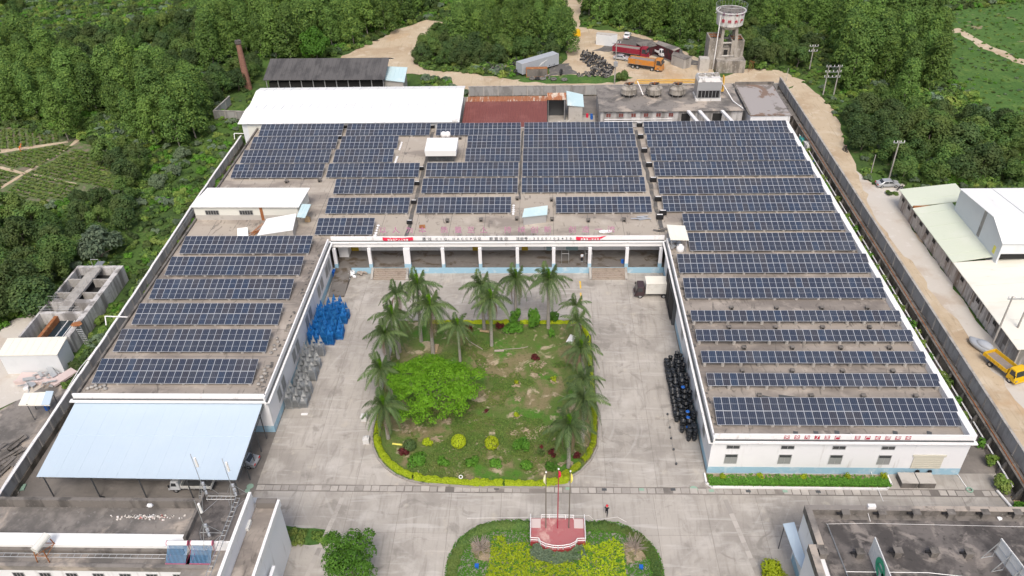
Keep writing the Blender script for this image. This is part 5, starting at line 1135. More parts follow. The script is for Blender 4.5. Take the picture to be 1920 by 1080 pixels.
# stair block
MB().box(-37.19, 50.9, 0, -31.9, 56.9, 9.0).box(-32.2, 44.2, 0, -31.9, 50.89, 8.97).build('wall', 'white_wall', t); MB().box(-37.0, 44.5, 7.3, -32.25, 50.88, 7.7).build('front_deck', 'roof_grey', t)
MB().box(-37.0, 51.1, 9.0, -32.1, 56.7, 9.1).build('stair_roof', 'roof_old', t)
MB().box(-37.25, 50.9, 9.0, -36.95, 56.9, 9.75).box(-36.94, 56.65, 9.0, -32.2, 56.95, 9.6).build('parapet', 'concrete_dark', t); MB().box(-32.19, 46.3, 8.98, -31.85, 56.95, 9.75).build('parapet', 'white_trim', t)
# lower terrace
MB().box(-31.88, 44.0, 0, -29.2, 57.1, 7.3).build('wall', 'white_wall', t)
MB().box(-31.84, 44.2, 7.3, -29.3, 57.0, 7.4).build('terrace_floor', 'roof_deck', t)
MB().box(-29.35, 44, 7.3, -29.05, 57.2, 8.2).build('parapet', 'white_trim', t); MB().box(-31.6, 56.6, 7.4, -29.4, 57.3, 8.3).build('parapet', 'concrete_dark', t)
MB().box(-28.85, 44, 0, -28.5, 51.0, 5.0).build('bay_wall', 'white_wall', t)
# cable ladder and masts
cl = thing('cable_ladder', 'silver cable ladder running along the office roof to the solar water heaters', 'cable ladder', (-50, 50, 8))
def ladder(a, c, w_, n, par, side=(0, 1, 0)):
    b = MB(); a, c = Vector(a), Vector(c); s = Vector(side)*w_/2; b.tube(a+s, c+s, .04, 4).tube(a-s, c-s, .04, 4)
    for i in range(n+1): p = a.lerp(c, i/n); b.tube(p+s, p-s, .03, 4)
    return b.build('ladder_run', 'galvanised', par)
ladder((-84, 49.7, 8.15), (-39, 49.75, 8.15), .45, 60, cl)
ladder((-33.2, 46.5, 9.5), (-33.2, 56.3, 9.5), .45, 16, cl, (1, 0, 0)); ladder((-36.4, 56.0, 9.9), (-33.3, 56.0, 9.9), .45, 6, cl)
def mast(lab, px, py, pt, z0):
    x, y = at(px, py, z0); h = height_at(x, y, pt, z0, z0+20)-z0
    m = thing('antenna_mast', lab, 'antenna mast', (x, y, z0))
    b = MB(); b.tube((0, 0, 0), (0, 0, h+2.0), .035, 6)
    for a in (.5, 2.6, 4.7): b.tube((1.5*math.cos(a), 1.5*math.sin(a), 0), (0, 0, h*.6), .03, 4); b.tube((1.5*math.cos(a), 1.5*math.sin(a), 0), (1.5*math.cos(a+2.1), 1.5*math.sin(a+2.1), 0), .025, 4)
    b.build('mast', 'galvanised', m, local=True)
    MB().lathe([(0, h+1.5), (.13, h+1.45), (.15, h+.1), (.0, h)], (.3, 0, 0), 8).build('antenna', 'white_metal', m, local=True)
    for k in range(3): MB().obox((.25, -.1, h*.55-k*.7), (.26, .2, .38), k).build('radio_unit', 'cover_grey', m, local=True)
mast('telecom mast with white antenna at the far left corner of the stair roof', 390, 940, 876, 9.1)
mast('telecom mast with white antenna at the far right corner of the stair roof', 443, 938, 884, 9.1)
mast('shorter telecom mast with white box at the left edge of the stair roof', 392, 1010, 962, 9.1)
for i, (x0, x1) in enumerate(((315, 353), (360, 399))):
    a = at(x0, 1020, 9.0); c = at(x1, 1020, 9.0); w_ = c[0]-a[0]
    u = thing('solar_water_heater', ['blue tube solar water heater with white tank, left of a pair on the office roof', 'blue tube solar water heater, right of a pair on the office roof'][i], 'water heater', (a[0], a[1], 7.7))
    MB().tube((0, 0, 1.5), (w_, 0, 1.5), .26, 12).build('tank', 'white_metal', u, local=True, smooth=False)
    MB().tube((-.07, 0, 1.5), (0, 0, 1.5), .28, 12).tube((w_, 0, 1.5), (w_+.07, 0, 1.5), .28, 12).build('tank_end', 'heater_pink', u, local=True)
    for k in range(16): xx = w_*(k+.5)/16; MB().tube((xx, -1.55, .15), (xx, -.1, 1.32), .038, 6).build('tube', 'tube_blue', u, local=True)
    MB().box(0, -1.65, .02, w_, -1.55, .2).tube((.05, -1.6, .05), (.05, 0, .05), .03).tube((w_-.05, -1.6, .05), (w_-.05, 0, .05), .03).tube((.05, 0, 0), (.05, 0, 1.4), .03).tube((w_-.05, 0, 0), (w_-.05, 0, 1.4), .03).tube((.05, -1.5, 0), (.05, 0, 0), .03).build('stand', 'heater_pink', u, local=True)
x, y = at(78, 1022, 9.4); u = thing('tank_stand', 'cream water tank lying on a rusty stand on the office roof', 'water tank', (x, y, 7.7))
MB().tube((-.2, -.9, 2.0), (.3, .9, 2.2), .42, 12).build('tank', 'box_white', u, local=True)
b = MB(); [b.tube((a, c, 0), (a*.8, c*.8, 1.75), .06, 4) for a in (-.6, .7) for c in (-.9, .9)]; [b.tube((a*.9, -.8, .9), (a*.9, .8, .9), .05, 4) for a in (-.6, .7)]; [b.tube((-.55, c, .95), (.62, c, .95), .05, 4) for c in (-.8, .8)]; b.tube((-.6, -.8, .9), (.7, .8, .9), .05, 4).build('stand', 'rust', u, local=True)
b = MB(); rnd = random.Random(9)
for i in range(90): px = rnd.gauss(272, 30); x, y = at(px, 966+abs(rnd.gauss(0, 4)), 7.8); b.obox((x, y, 7.78), (rnd.uniform(.06, .3), rnd.uniform(.05, .22), .08), rnd.uniform(0, 3))
o = b.build('roof_rubbish', 'litter'); o['kind'] = 'stuff'
x, y = at(281, 948, 9.1); tag(MB().blob((x, y, 9.1), (.4, .3, .28), 0, 4, .3, 1).build('white_bag', 'sack_white'), 'white bag on the back parapet of the office roof', 'bag')
x, y = at(463, 985, 7.6); tag(MB().box(x-.35, y-.6, 7.4, x+.35, y+.6, 7.8).build('sink_box', 'box_white'), 'cream tub on the lower office terrace', 'tub')
# ================================================================== BUILDING BOTTOM RIGHT
t = thing('dormitory_building', 'white walled building with a dark stained flat roof at the near right corner', 'building', (50, 48, 0))
MB().box(28.1, 51.6, 0, 80, 56.3, 8.1).box(27.2, 30, 0, 80, 51.59, 8.1).build('wall', 'white_wall', t)
MB().box(28.09, 51.7, 0, 28.085, 56, 1.2).build('blue_band', 'blue_wall', t)
MB().box(28.6, 38, 8.1, 80, 55.9, 8.2).build('roof_deck', 'roof_old', t)
b = MB(); b.box(28.0, 55.85, 8.0, 80, 56.4, 9.0); b.box(28.0, 51.5, 8.0, 28.6, 55.84, 9.0); b.box(27.1, 30, 8.0, 27.75, 51.49, 9.0); b.box(27.76, 51.0, 8.0, 28.6, 51.49, 9.0); b.build('parapet', 'concrete_dark', t)
c_ = MB(); c_.box(27.97, 55.8, 9.002, 80, 56.43, 9.05); c_.box(27.97, 51.45, 9.002, 28.63, 55.79, 9.05); c_.box(27.07, 30, 9.002, 27.78, 51.44, 9.05); c_.build('coping', 'roof_grey', t)
g_ = MB(); g_.box(28.62, 55.2, 8.2, 80, 55.84, 8.22); g_.build('gutter_strip', 'concrete_dark', t)
MB().box(28.8, 47.6, 8.2, 80, 48.0, 8.7).build('upstand', 'roof_old', t)
MB().path([(29.9, 54.6, 8.25), (34, 54.7, 8.3), (50, 54.5, 8.25), (78, 54.2, 8.3)], .02, 4).build('cable', 'white_metal', t); MB().path([(30.0, 54.5, 8.3), (30.3, 46, 8.3)], .07, 4).build('cable_tray', 'galvanised', t)
MB().path([(30, 48.5, 8.75), (38, 48.5, 8.75), (44, 47.8, 8.72), (52, 48.2, 8.7)], .04, 4).build('cable', 'white_metal', t)
vs = MB(); vs.box(-.35, -.3, 0, .35, .3, .75, 0); vs.box(-.42, -.37, .75, .42, .37, .87, 0); vs.box(-.9, -.1, .5, -.36, .1, .7, 1)
v2 = thing('roof_vent', 'x', 'roof vent', group='square vents on the near right roof'); vs.build('vent_box', ['concrete_dark', 'black'], v2, local=True); vq = Proto(v2)
for i, px in enumerate((1584, 1652, 1716, 1781, 1845, 1905)): x, y = at(px, 966, 8.5); vq.put((x, y, 8.2), 0, 'square dark vent at the back parapet of the near right roof, '+ORD[i]+' from the left')
for i, (px, py) in enumerate(((1542, 1040), (1611, 1040), (1682, 1038), (1750, 1038), (1815, 1040))): x, y = at(px, py, 8.5); vq.put((x, y, 8.2), 0, 'square vent in the front row on the near right roof, '+ORD[i]+' from the left')
x, y = at(1634, 950, 9.2); tag(MB().box(x-.4, y-.2, 9.0, x+.4, y+.2, 9.45).tube((x-.3, y, 8.6), (x-.3, y-1.2, 8.3), .03).build('lamp_box', 'white_metal'), 'white box fixed on the back parapet of the near right roof', 'box')
x, y = at(1875, 970, 8.5); tag(MB().blob((x, y, 8.35), (.3, .25, .16), 0, 1, .2, 1).build('white_bag', 'sack_white'), 'small white bag on the near right roof by the parapet', 'bag')
t = thing('awning', 'sky blue awning on the left wall of the near right building', 'awning', (26.5, 53, 4))
a, c, d, e = at3(1468, 982, 4.2), (28.0, at(1506, 982, 4.4)[1], 4.7), (28.0, 48, 4.7), at3(1490, 1042, 4.2)
MB().hexa([(p[0], p[1], p[2]-.08) for p in (e, d, c, a)]+[e, d, c, a]).build('roof', 'blue_roof', t); MB().tube((a[0]+.15, a[1]-.2, 0), (a[0]+.15, a[1]-.2, 4.1), .06).build('post', 'dark_metal', t)
# billboards
def board(lab, A, dirv, ln, z0, z1, logo, back):
    d = Vector((*dirv, 0)).normalized(); n_ = Vector((-d.y, d.x, 0)); t = thing('billboard', lab, 'billboard', A)
    k = int(ln/.32)
    for i in range(k):
        p = d*(i*.32); q = d*((i+1)*.32-.02)
        MB().hexa([tuple(p+n_*.02+Vector((0, 0, z0))), tuple(q+n_*.02+Vector((0, 0, z0))), tuple(q-n_*.02+Vector((0, 0, z0))), tuple(p-n_*.02+Vector((0, 0, z0))), tuple(p+n_*.05+Vector((0, 0, z1))), tuple(q+n_*.05+Vector((0, 0, z1))), tuple(q-n_*.02+Vector((0, 0, z1))), tuple(p-n_*.02+Vector((0, 0, z1)))]).build('slat', 'white_roof', t, local=True)
    b = MB(); s = -back
    for i in range(int(ln/1.6)+1):
        p = d*(i*1.6+.1); b.tube(p+n_*s*.08+Vector((0, 0, 0)), p+n_*s*.08+Vector((0, 0, z1)), .05, 4); b.tube(p+n_*s*1.3, p+n_*s*.1+Vector((0, 0, z1*.8)), .05, 4); b.tube(p+n_*s*1.3, p+n_*s*.1+Vector((0, 0, .1)), .04, 4)
    for z in (z0+.1, (z0+z1)/2, z1-.1): b.tube(n_*s*.09+Vector((0, 0, z)), d*ln+n_*s*.09+Vector((0, 0, z)), .05, 4)
    b.build('frame', 'galvanised', t, local=True)
    if logo:
        c = Vector(A)+d*2.7-n_*s*.09+Vector((0, 0, (z0+z1)/2)); b = MB(); R0, R1, K = 1.15, .55, 22
        for i in range(K):
            a0, a1 = -.6+5.4*i/K, -.6+5.4*(i+1)/K
            b.face([c+d*(rr*math.cos(a))*.95+Vector((0, 0, rr*math.sin(a))) for rr, a in ((R0, a0), (R0, a1), (R1, a1), (R1, a0))])
        b.face([c+d*x+Vector((0, 0, z)) for x, z in ((-.6, -.25), (1.1, -.25), (1.1, .2), (-.6, .2))])
        o = b.build('logo', 'logo_green', t)
x, y = at(1640, 1008, 11.0); board('white slatted billboard with green round logo on the near right roof', (x, y, 8.2), (.0, -1), 7, .2, 2.9, True, -1)
x, y = at(1878, 1009, 11.0); board('back of a white slatted billboard at the right edge of the near right roof', (x, y, 8.2), (.18, -1), 7, .7, 2.8, False, 1)
def bush(lab, px, py, r, h, leaf, name='bush', z0=.14, dens=6.0, size=.13, cat='bush', ball=False, seed=None):
    x, y = at(px, py, z0+h*.4); seed = seed or int(px*3+py); rs = np.random.RandomState(seed)
    puffs = [((0, 0, h*.5), (r, r, h*.52))] if ball else [((rs.uniform(-.6, .6)*r, rs.uniform(-.6, .6)*r, h*rs.uniform(.2, .7)), (r*.5, r*.5, h*.33)) for _ in range(9)]
    p, n_ = crown(puffs, dens*(16 if ball else 5), rs, -.75)
    if ball: p = np.array([0, 0, h*.5])+(p-np.array([0, 0, h*.5]))*np.clip(1/np.maximum(.01, np.linalg.norm((p-np.array([0, 0, h*.5]))/np.array([r, r, h*.52]), axis=1)), .96, 1.12)[:, None]
    t = thing(name, lab, cat, (x, y, z0)); obj('foliage', leaf_mesh('foliage', p, n_, size, [leaf], seed=seed), t); MB().tube((0, 0, 0), (0, 0, h*.5), .06, 5).build('stem', 'bark', t, local=True)
    return t
# planter in front of the right wing
t = thing('planter', 'narrow planting bed with white kerb below the slogan wall', 'planter', (32, 67.5, 0))
px_ = [(20.4, 68.4), (20.4, 66.9), (21.0, 66.3), (42.2, 66.2), (43.0, 66.9), (43.0, 68.4)]
b = MB()
for a, c in zip(px_, px_[1:]): d = Vector((c[0]-a[0], c[1]-a[1])); b.obox(((a[0]+c[0])/2, (a[1]+c[1])/2, .15), (d.length+.1, .2, .3), math.atan2(d.y, d.x))
b.build('kerb', 'white_trim', t); MB().prism([(20.5, 68.4), (20.5, 67.0), (21.1, 66.4), (42.1, 66.3), (42.9, 67.0), (42.9, 68.4)][::-1], 0, .2).build('soil', 'bare_soil', t)
rs = np.random.RandomState(5); P = []
for i in range(4300):
    x = rs.uniform(20.7, 42.8); y = 66.4+abs(rs.normal(0, .75)); 
    if y < 68.3: P.append((x, y, .25+rs.uniform(0, .35)*(1.2-(y-66.4)*.4)))
me = leaf_mesh('low_plants', P, [(0, 0, 1)]*len(P), .16, ['leaf_green'], seed=3); obj('low_plants', me, t).location = (-32, -67.5, 0)
for i, px in enumerate((1355, 1426, 1506, 1590, 1658)): bush('small yellow bush in the planting bed below the slogan wall, '+ORD[i]+' from the left', px, 893, .42, .7, 'leaf_lime', z0=.2)
t = thing('pallet_stack', 'two stacks of old grey pallets beside the planting bed', 'pallets', (46, 67.3, 0))
for k in range(2):
    for i in range(6): MB().box(44.0+k*2.1, 66.5, .02+i*.16, 46.0+k*2.1, 68.2, .12+i*.16).build('pallet', 'concrete_dark' if i < 5 else 'block_wall', t)
x, y = at(1912, 940, 0); t = thing('pallet', 'wooden pallet on the ground at the right edge of the view', 'pallet', (x, y, 0)); [MB().box(x-.8+i*.3, y-.6, .12, x-.58+i*.3, y+.6, .16).build('slat', 'wood', t) for i in range(5)]; MB().box(x-.8, y-.6, 0, x+.62, y-.5, .12).box(x-.8, y+.5, 0, x+.62, y+.6, .12).build('bearer', 'wood', t)
tag(MB().path([at3(1795, 888, .1), at3(1815, 918, .1)], .06).build('hose', 'white_metal'), 'white hose ending in a green coil at the near right wing corner', 'hose')
x, y = at(1818, 919, .1); tag(MB().lathe([(.25, .05), (.4, .05), (.42, .2), (.25, .2)], (x, y, 0), 12).build('hose_coil', 'green_paint'), 'green hose coil on the yard near the right wing corner', 'hose')
tag(MB().path([at3(1595, 812, 6.3), at3(1618, 840, 4.5)], .03).path([at3(1633, 884, .4), at3(1656, 940, .05)], .04).build('hose', 'white_metal'), 'thin white hose hanging down the slogan wall and over the planting bed', 'hose')
# ================================================================== JUNK YARD BEHIND
t, c = shed('workshop', 'red walled workshop with a sagging grey tin roof behind the trucks', 'workshop', [(1192, 80), (1222, 75), (1235, 84), (1208, 91)], 0, 3.0, 2.6, 'concrete_dark', 'plum_wall', .2)
t, c = shed('workshop', 'dark workshop under a long pale grey roof behind the orange truck', 'workshop', [(1235, 76), (1276, 90), (1264, 95), (1229, 81)], 0, 3.4, 3.0, 'roof_grey', 'plum_wall', .15)
MB().box(*at(1245, 112, 0), 0, at(1245, 112, 0)[0]+.1, at(1245, 112, 0)[1]+3, 3.4)
t, c = shed('block_hut', 'grey stone hut with a broken roof right of the orange truck', 'hut', [(1263, 96), (1298, 106), (1284, 112), (1259, 103)], 0, 3.0, 2.6, 'concrete_dark', 'concrete', .1)
t, c = shed('container_hut', 'pale grey metal site hut at the fork of the sand track', 'hut', [(1120, 60), (1158, 63), (1146, 66), (1118, 63)], 0, 3.3, 3.2, 'block_wall', 'light_cladding', .0, ribs=False)
def container(lab, a, bb, w_, h, roofm, sidem, z0=0.0, end=None, wheels=False):
    a, bb = Vector(at(*a, z0)), Vector(at(*bb, z0)); d = bb-a; ang = math.atan2(d.y, d.x); ln = d.length
    t = thing('container', lab, 'container', (a.x, a.y, z0), ang)
    n = int(ln/.3); b = MB()
    for i in range(n):
        o_ = .06 if i % 2 else 0; b.box(i*ln/n, -.02-o_, .1, (i+1)*ln/n, w_*.5, h-.1)
    b.build('side_wall', sidem, t, local=True)
    MB().box(0, w_*.5, .1, ln, w_, h-.1).build('rear_wall', sidem, t, local=True)
    MB().box(-.04, -.08, h-.1, ln+.04, w_+.05, h).build('roof', roofm, t, local=True)
    f = MB(); [f.box(x-.08, y-.08, 0, x+.08, y+.08, h-.1) for x in (0, ln) for y in (0, w_)]; f.box(0, -.09, 0, ln, .0, .15).build('frame', end or sidem, t, local=True)
    return t, ln
t, ln = container('grey trailer box with a white arrow logo leaning against the bushes', (979, 140), (1047, 120), 2.5, 2.9, 'cover_grey', 'cover_grey', .5)
b = MB()
for i in range(5): b.face([(ln*.45+i*.5, -.1, 1.0+i*.22), (ln*.45+i*.5+.45, -.1, 1.05+i*.22), (ln*.45+i*.5+1.1, -.1, 1.9+i*.1), (ln*.45+i*.5+.8, -.1, 1.8+i*.1)])
b.build('logo', 'letter_white', t, local=True)
[MB().lathe([(0, -.15), (.5, -.15), (.5, .15), (0, .15)], (ln-1.6-k*1.3, .1, 0), 12, axis=Matrix.Rotation(R(90), 3, 'X')).build('wheel', 'rubber', t, local=True) for k in (0, 1)]
container('small dark container with a rusty orange roof in front of the grey trailer box', (987, 145), (1026, 144), 1.3, 2.3, 'rust', 'concrete_dark', 0, 'rust')
# tyres
tp = MB(); tp.lathe([(.30, -.12), (.46, -.14), (.55, -.08), (.55, .08), (.46, .14), (.30, .12), (.27, 0), (.30, -.12)], n=14)
ty1 = tp.build('tyre', 'rubber', local=True, smooth=True); ty2 = tp.build('tyre', 'rubber_pale', local=True, smooth=True)
COL.objects.unlink(ty1); COL.objects.unlink(ty2)
def tyre(x, y, z, rot, s, pale, lab, grp):
    o = (ty2 if pale else ty1).copy(); COL.objects.link(o); o.location = (x, y, z); o.rotation_euler = rot; o.scale = (s, s, s); tag(o, lab, 'tyre', grp); return o
rnd = random.Random(77)
def heap(poly, n, hmax, lab, grp, seed, d=.72):
    pts = poisson(P2(poly), d, seed, 4000)[:n]
    cx = sum(p[0] for p in pts)/len(pts); cy = sum(p[1] for p in pts)/len(pts)
    for p in pts:
        z = .15+hmax*max(0, rnd.random()-.25)*.9
        tyre(p[0], p[1], z, (rnd.gauss(0, .35), rnd.gauss(0, .35), rnd.uniform(0, 3)) if rnd.random() < .8 else (1.3, rnd.uniform(-.4, .4), rnd.uniform(0, 6)), rnd.uniform(.78, 1.1), rnd.random() < .45, lab, grp)
heap([(898, 132), (918, 120), (955, 132), (965, 114), (980, 122), (982, 140), (960, 141), (930, 139), (905, 136)], 125, 1.3, 'dark tyre in the heap left of the grey trailer box', 'tyres heaped left of the trailer box', 3)
heap([(1088, 112), (1094, 97), (1104, 98), (1125, 108), (1150, 128), (1148, 136), (1138, 146), (1125, 146), (1110, 132), (1098, 120)], 135, .5, 'dark tyre in the heap beside the tall grey pole', 'tyres heaped beside the grey pole', 4)
heap([(1083, 139), (1112, 136), (1118, 144), (1085, 145)], 14, .3, 'dark tyre in the low row at the sand edge before the big heap', 'tyres at the sand edge', 5)
big = [(998, 147, 'leftmost of the row of big grey tyres before the dark container'), (1008, 147, 'second of the big grey tyres before the dark container'), (1017, 147, 'third of the big grey tyres before the dark container'), (1026, 146, 'leaning big grey tyre in the row before the dark container'), (1038, 148, 'big grey tyre just right of the leaning one'), (1058, 149, 'rightmost big grey tyre in the grass strip'), (1052, 139, 'big tyre standing upright at the edge of the grass strip')]
for i, (px, py, lab) in enumerate(big):
    x, y = at(px, py, .3); tyre(x, y, .3 if i != 6 else .9, ((1.2, .2, .4) if i == 3 else (1.5, 0, 1.2) if i == 6 else (0, 0, 0)), 1.55, i not in (1, 6), lab, None)

# ================================================================== VEHICLES
def wheel(par, x, y, r, w_=.24, m='rubber'):
    u = MB().lathe([(r*.55, -w_/2), (r*.93, -w_/2), (r, -w_/3), (r, w_/3), (r*.93, w_/2), (r*.55, w_/2), (r*.55, -w_/2)], (x, y, r), 14, axis=Matrix.Rotation(R(90), 3, 'X')).build('wheel', m, par, local=True)
    MB().lathe([(0, -w_*.42), (r*.56, -w_*.42), (r*.56, w_*.42), (0, w_*.42)], (x, y, r), 10, axis=Matrix.Rotation(R(90), 3, 'X')).build('rim', 'metal', u, local=True)
def sedan(lab, x, y, rz, m_='car_silver', s=1.0):
    """x forward"""
    t = thing('parked_car', lab, 'car', (x, y, 0), rz)
    prof = [(-2.2, .35), (-2.25, .62), (-2.15, .92), (-1.6, .98), (-1.0, 1.38), (-.2, 1.46), (.5, 1.42), (1.15, 1.0), (1.95, .86), (2.22, .66), (2.25, .35)]
    bm = MB(); n = len(prof)
    def ring(w_, tp_): return [(px, w_*(.80 if pz > 1.1 else .97 if pz > .8 else 1), pz) for px, pz in prof]
    bm.v = [(a, .88*b if False else b*1.0, c) for a, b, c in ring(-.88, 0)]+ring(.88, 0)
    bm.f = [tuple(range(n))[::1], tuple(range(n, 2*n))[::-1]]+[(i+1, i, n+i, n+i+1) for i in range(n-1)]+[(0, n-1, 2*n-1, n)]; bm.m = [0]*len(bm.f)
    o = bm.build('body', m_, t, local=True, bevel=.06)
    g = MB()
    g.face([(-1.52, -.66, 1.005), (-1.52, .66, 1.005), (-1.08, .64, 1.345), (-1.08, -.64, 1.345)][::-1]); g.face([(.58, -.64, 1.39), (.58, .64, 1.39), (1.08, .66, 1.06), (1.08, -.66, 1.06)][::-1])
    o2 = MB()
    for k in (0, 1): pass
    g.v = [(a+(-.02 if a < 0 else .02), b, c+.02) for a, b, c in g.v]
    for k, nm in ((0, 'rear_window'), (4, 'windscreen')): MB().face(g.v[k:k+4]).build(nm, 'glass', t, local=True)
    for s_ in (-1, 1):
        q = MB()
        for x0, x1, xa, xb in ((-1.2, -.2, -.9, -.2), (-.1, .95, -.1, .5)): q.face([(x0, s_*.865, 1.0), (x1, s_*.865, 1.0), (xb, s_*.735, 1.36), (xa, s_*.735, 1.36)] if s_ < 0 else [(xa, s_*.735, 1.36), (xb, s_*.735, 1.36), (x1, s_*.865, 1.0), (x0, s_*.865, 1.0)])
        q.build('side_window', 'glass', t, local=True)
        MB().box(2.12, s_*.62-.2, .6, 2.26, s_*.62+.2, .75).build('headlight', 'glass_light', t, local=True); MB().box(-2.27, s_*.66-.16, .68, -2.18, s_*.66+.16, .86).build('tail_light', 'tail_red', t, local=True)
        for wx in (-1.35, 1.38): wheel(t, wx, s_*.80, .32, .2)
        MB().box(.85, s_*.95-.08, .98, 1.0, s_*.95+.08, 1.1).build('mirror', m_, t, local=True)
    t.scale = (s,)*3
    return t
def truck(lab, x, y, rz, ln, cabm, kind, bedm='truck_bed', w_=2.3, wheels=((1.0,), (-1.5,)), cabl=1.6, cabh=2.2, bedh=.8, bz=1.05, sidem=None, s=1.0, r=.46):
    """x forward, origin under the middle; kind: box, flat, dump"""
    t = thing('truck', lab, 'truck', (x, y, 0), rz); hl = ln/2; sidem = sidem or cabm; hw = w_/2; cx = hl-cabl
    b = MB(); z0 = .5
    b.hexa([(cx, -hw, z0), (hl, -hw, z0), (hl, hw, z0), (cx, hw, z0), (cx+.1, -hw*.92, cabh), (hl-.45, -hw*.92, cabh), (hl-.45, hw*.92, cabh), (cx+.1, hw*.92, cabh)])
    b.build('cab', cabm, t, local=True, bevel=.09)
    zf = z0+(cabh-z0)*.48; MB().hexa([(hl-.19, -hw*.86, zf), (hl-.17, -hw*.86, zf), (hl-.17, hw*.86, zf), (hl-.19, hw*.86, zf), (hl-.40, -hw*.82, cabh-.18), (hl-.38, -hw*.82, cabh-.18), (hl-.38, hw*.82, cabh-.18), (hl-.40, hw*.82, cabh-.18)]).build('windscreen', 'glass', t, local=True)
    for s_ in (-1, 1):
        q = [(cx+.35, s_*(hw*.975), zf), (hl-.35, s_*(hw*.975), zf), (hl-.52, s_*(hw*.94), cabh-.2), (cx+.4, s_*(hw*.94), cabh-.2)]; MB().face(q if s_ < 0 else q[::-1]).build('side_window', 'glass', t, local=True)
        MB().box(hl-.02, s_*hw*.72-.18, .75, hl+.03, s_*hw*.72+.18, .95).build('headlight', 'glass_light', t, local=True)
        MB().box(hl-.3, s_*(hw+.17)-.05, zf, hl-.15, s_*(hw+.17)+.05, zf+.45).build('mirror', 'black', t, local=True)
    MB().box(hl, -hw*.95, .45, hl+.1, hw*.95, .72).build('bumper', cabm, t, local=True)
    MB().box(-hl, -.45, .55, cx, -.3, .85).box(-hl, .3, .55, cx, .45, .85).build('chassis', 'dark_metal', t, local=True)
    x0, x1 = -hl, cx-.12
    if kind == 'box':
        MB().box(x0, -hw-.03, bz, x1, hw+.03, bz+bedh).build('cargo_box', bedm, t, local=True, bevel=.03); MB().box(x0-.04, -hw-.06, bz+bedh, x1+.04, hw+.06, bz+bedh+.06).build('box_roof', 'cream_roof', t, local=True)
        MB().box(x0+1.5, -hw-.02, .6, x0+3.1, -hw+.1, .95).build('side_guard', 'truck_yellow', t, local=True)
    else:
        MB().box(x0, -hw, bz-.1, x1, hw, bz).build('bed_floor', bedm, t, local=True)
        for s_ in (-1, 1):
            y0, y1 = sorted((s_*hw, s_*(hw-.07))); b = MB().box(x0, y0, bz, x1, y1, bz+bedh)
            for k in range(int((x1-x0)/.7)+1): xx = x0+k*.7; b.box(xx, s_*hw-(0 if s_ > 0 else .06), bz-.05, xx+.08, s_*hw+(.06 if s_ > 0 else 0), bz+bedh)
            b.build('side_board', sidem, t, local=True)
        MB().box(x0-.06, -hw, bz, x0-.001, hw, bz+bedh).build('tail_board', sidem, t, local=True); MB().box(x1-.08, -hw+.07, bz, x1, hw-.07, bz+bedh*1.3).build('head_board', sidem, t, local=True)
        if kind == 'dump': MB().hexa([(x0+.1, -hw+.08, bz), (x1-.1, -hw+.08, bz), (x1-.1, hw-.08, bz), (x0+.1, hw-.08, bz), (x0+.1, -hw+.08, bz+bedh*.82), (x1-.1, -hw+.08, bz+bedh*.88), (x1-.1, hw-.08, bz+bedh*.88), (x0+.1, hw-.08, bz+bedh*.82)]).build('load', 'truck_bed', t, local=True)
    for wx in wheels[0]+wheels[1]:
        for s_ in (-1, 1): wheel(t, wx, s_*(hw-.16), r, .3)
    t.scale = (s,)*3
    return t
x, y = at(1663, 349, 0); sedan('silver car with a white roof stripe parked on the right hand track by the pole', x, y, R(2), 'car_silver')
x, y = at(459, 878, 0); sedan('silver car with its boot sticking out from under the carport', x-.6, y+.9, R(172), 'car_silver')
x, y = at(1165, 112, 0); sedan('silver car parked between red and orange trucks', x, y, R(-24), 'car_silver')
x, y = at(1176, 70, 0); sedan('pale car half hidden under the trees behind the red truck', x, y, R(75), 'car_white')
x, y = at(1223, 559, 0); truck('small truck with dark brown cab and white cargo box backed up to the dock', x+.1, y+.9, R(180), 6.0, 'truck_brown', 'box', 'box_white', 2.1, ((2.1,), (-1.7,)), 1.6, 2.25, 2.0, .95, r=.4)
x, y = at(356, 925, 0); truck('white flatbed pickup parked under the blue carport', x+.2, y+.9, R(180), 5.4, 'car_white', 'flat', 'dark_metal', 1.75, ((1.9,), (-1.4,)), 1.45, 1.95, .45, .85, sidem='box_white', r=.34)
x, y = at(1882, 692, .5); truck('bright yellow open truck on the right hand track behind the covered car', x, y, R(-70), 5.9, 'truck_yellow', 'flat', 'truck_bed', 2.2, ((2.05,), (-1.5,)), 1.6, 2.4, .55, 1.1, r=.42)
x, y = at(1212, 128, .5); truck('large orange dump truck with grey load facing right on the sand', x, y+1.0, R(-24), 9.4, 'truck_orange', 'dump', 'truck_bed', 2.5, ((3.6, 2.0), (-2.0, -3.3)), 2.0, 3.2, 1.35, 1.35, r=.52)
x, y = at(1183, 104, .5); truck('dark red dump truck behind the orange one', x, y+.4, R(-24), 10.0, 'truck_red', 'dump', 'truck_bed', 2.5, ((3.9, 2.4), (-2.2, -3.6)), 2.0, 3.1, 1.4, 1.35, r=.52)
x, y = at(1237, 104, .5); t = truck('small white tipper nose standing beneath the workshop roof', x, y+2, R(-60), 5.2, 'car_white', 'flat', 'truck_bed', 2.0, ((1.8,), (-1.4,)), 1.5, 2.2, .5, 1.0, r=.4)
x, y = at(1842, 652, .3); t = thing('covered_car', 'car hidden under a pale grey cover beside the factory wall on the right track', 'car', (x, y, 0), R(118))
b = MB(); b.blob((0, 0, .55), (2.35, 1.0, .62), 0, 2, .05, 3).blob((-.2, 0, .95), (1.35, .82, .55), 0, 5, .05, 3); b.build('car_cover', 'cover_grey', t, local=True, smooth=True)
x, y = at(1079, 66, .3); tag(MB().obox((x, y, .7), (2.6, 1.6, 1.2), .3).obox((x+.6, y, 1.6), (1.2, 1.4, .8), .3).build('excavator_body', 'truck_yellow'), 'small yellow machine beside the pale grey site hut', 'machine')
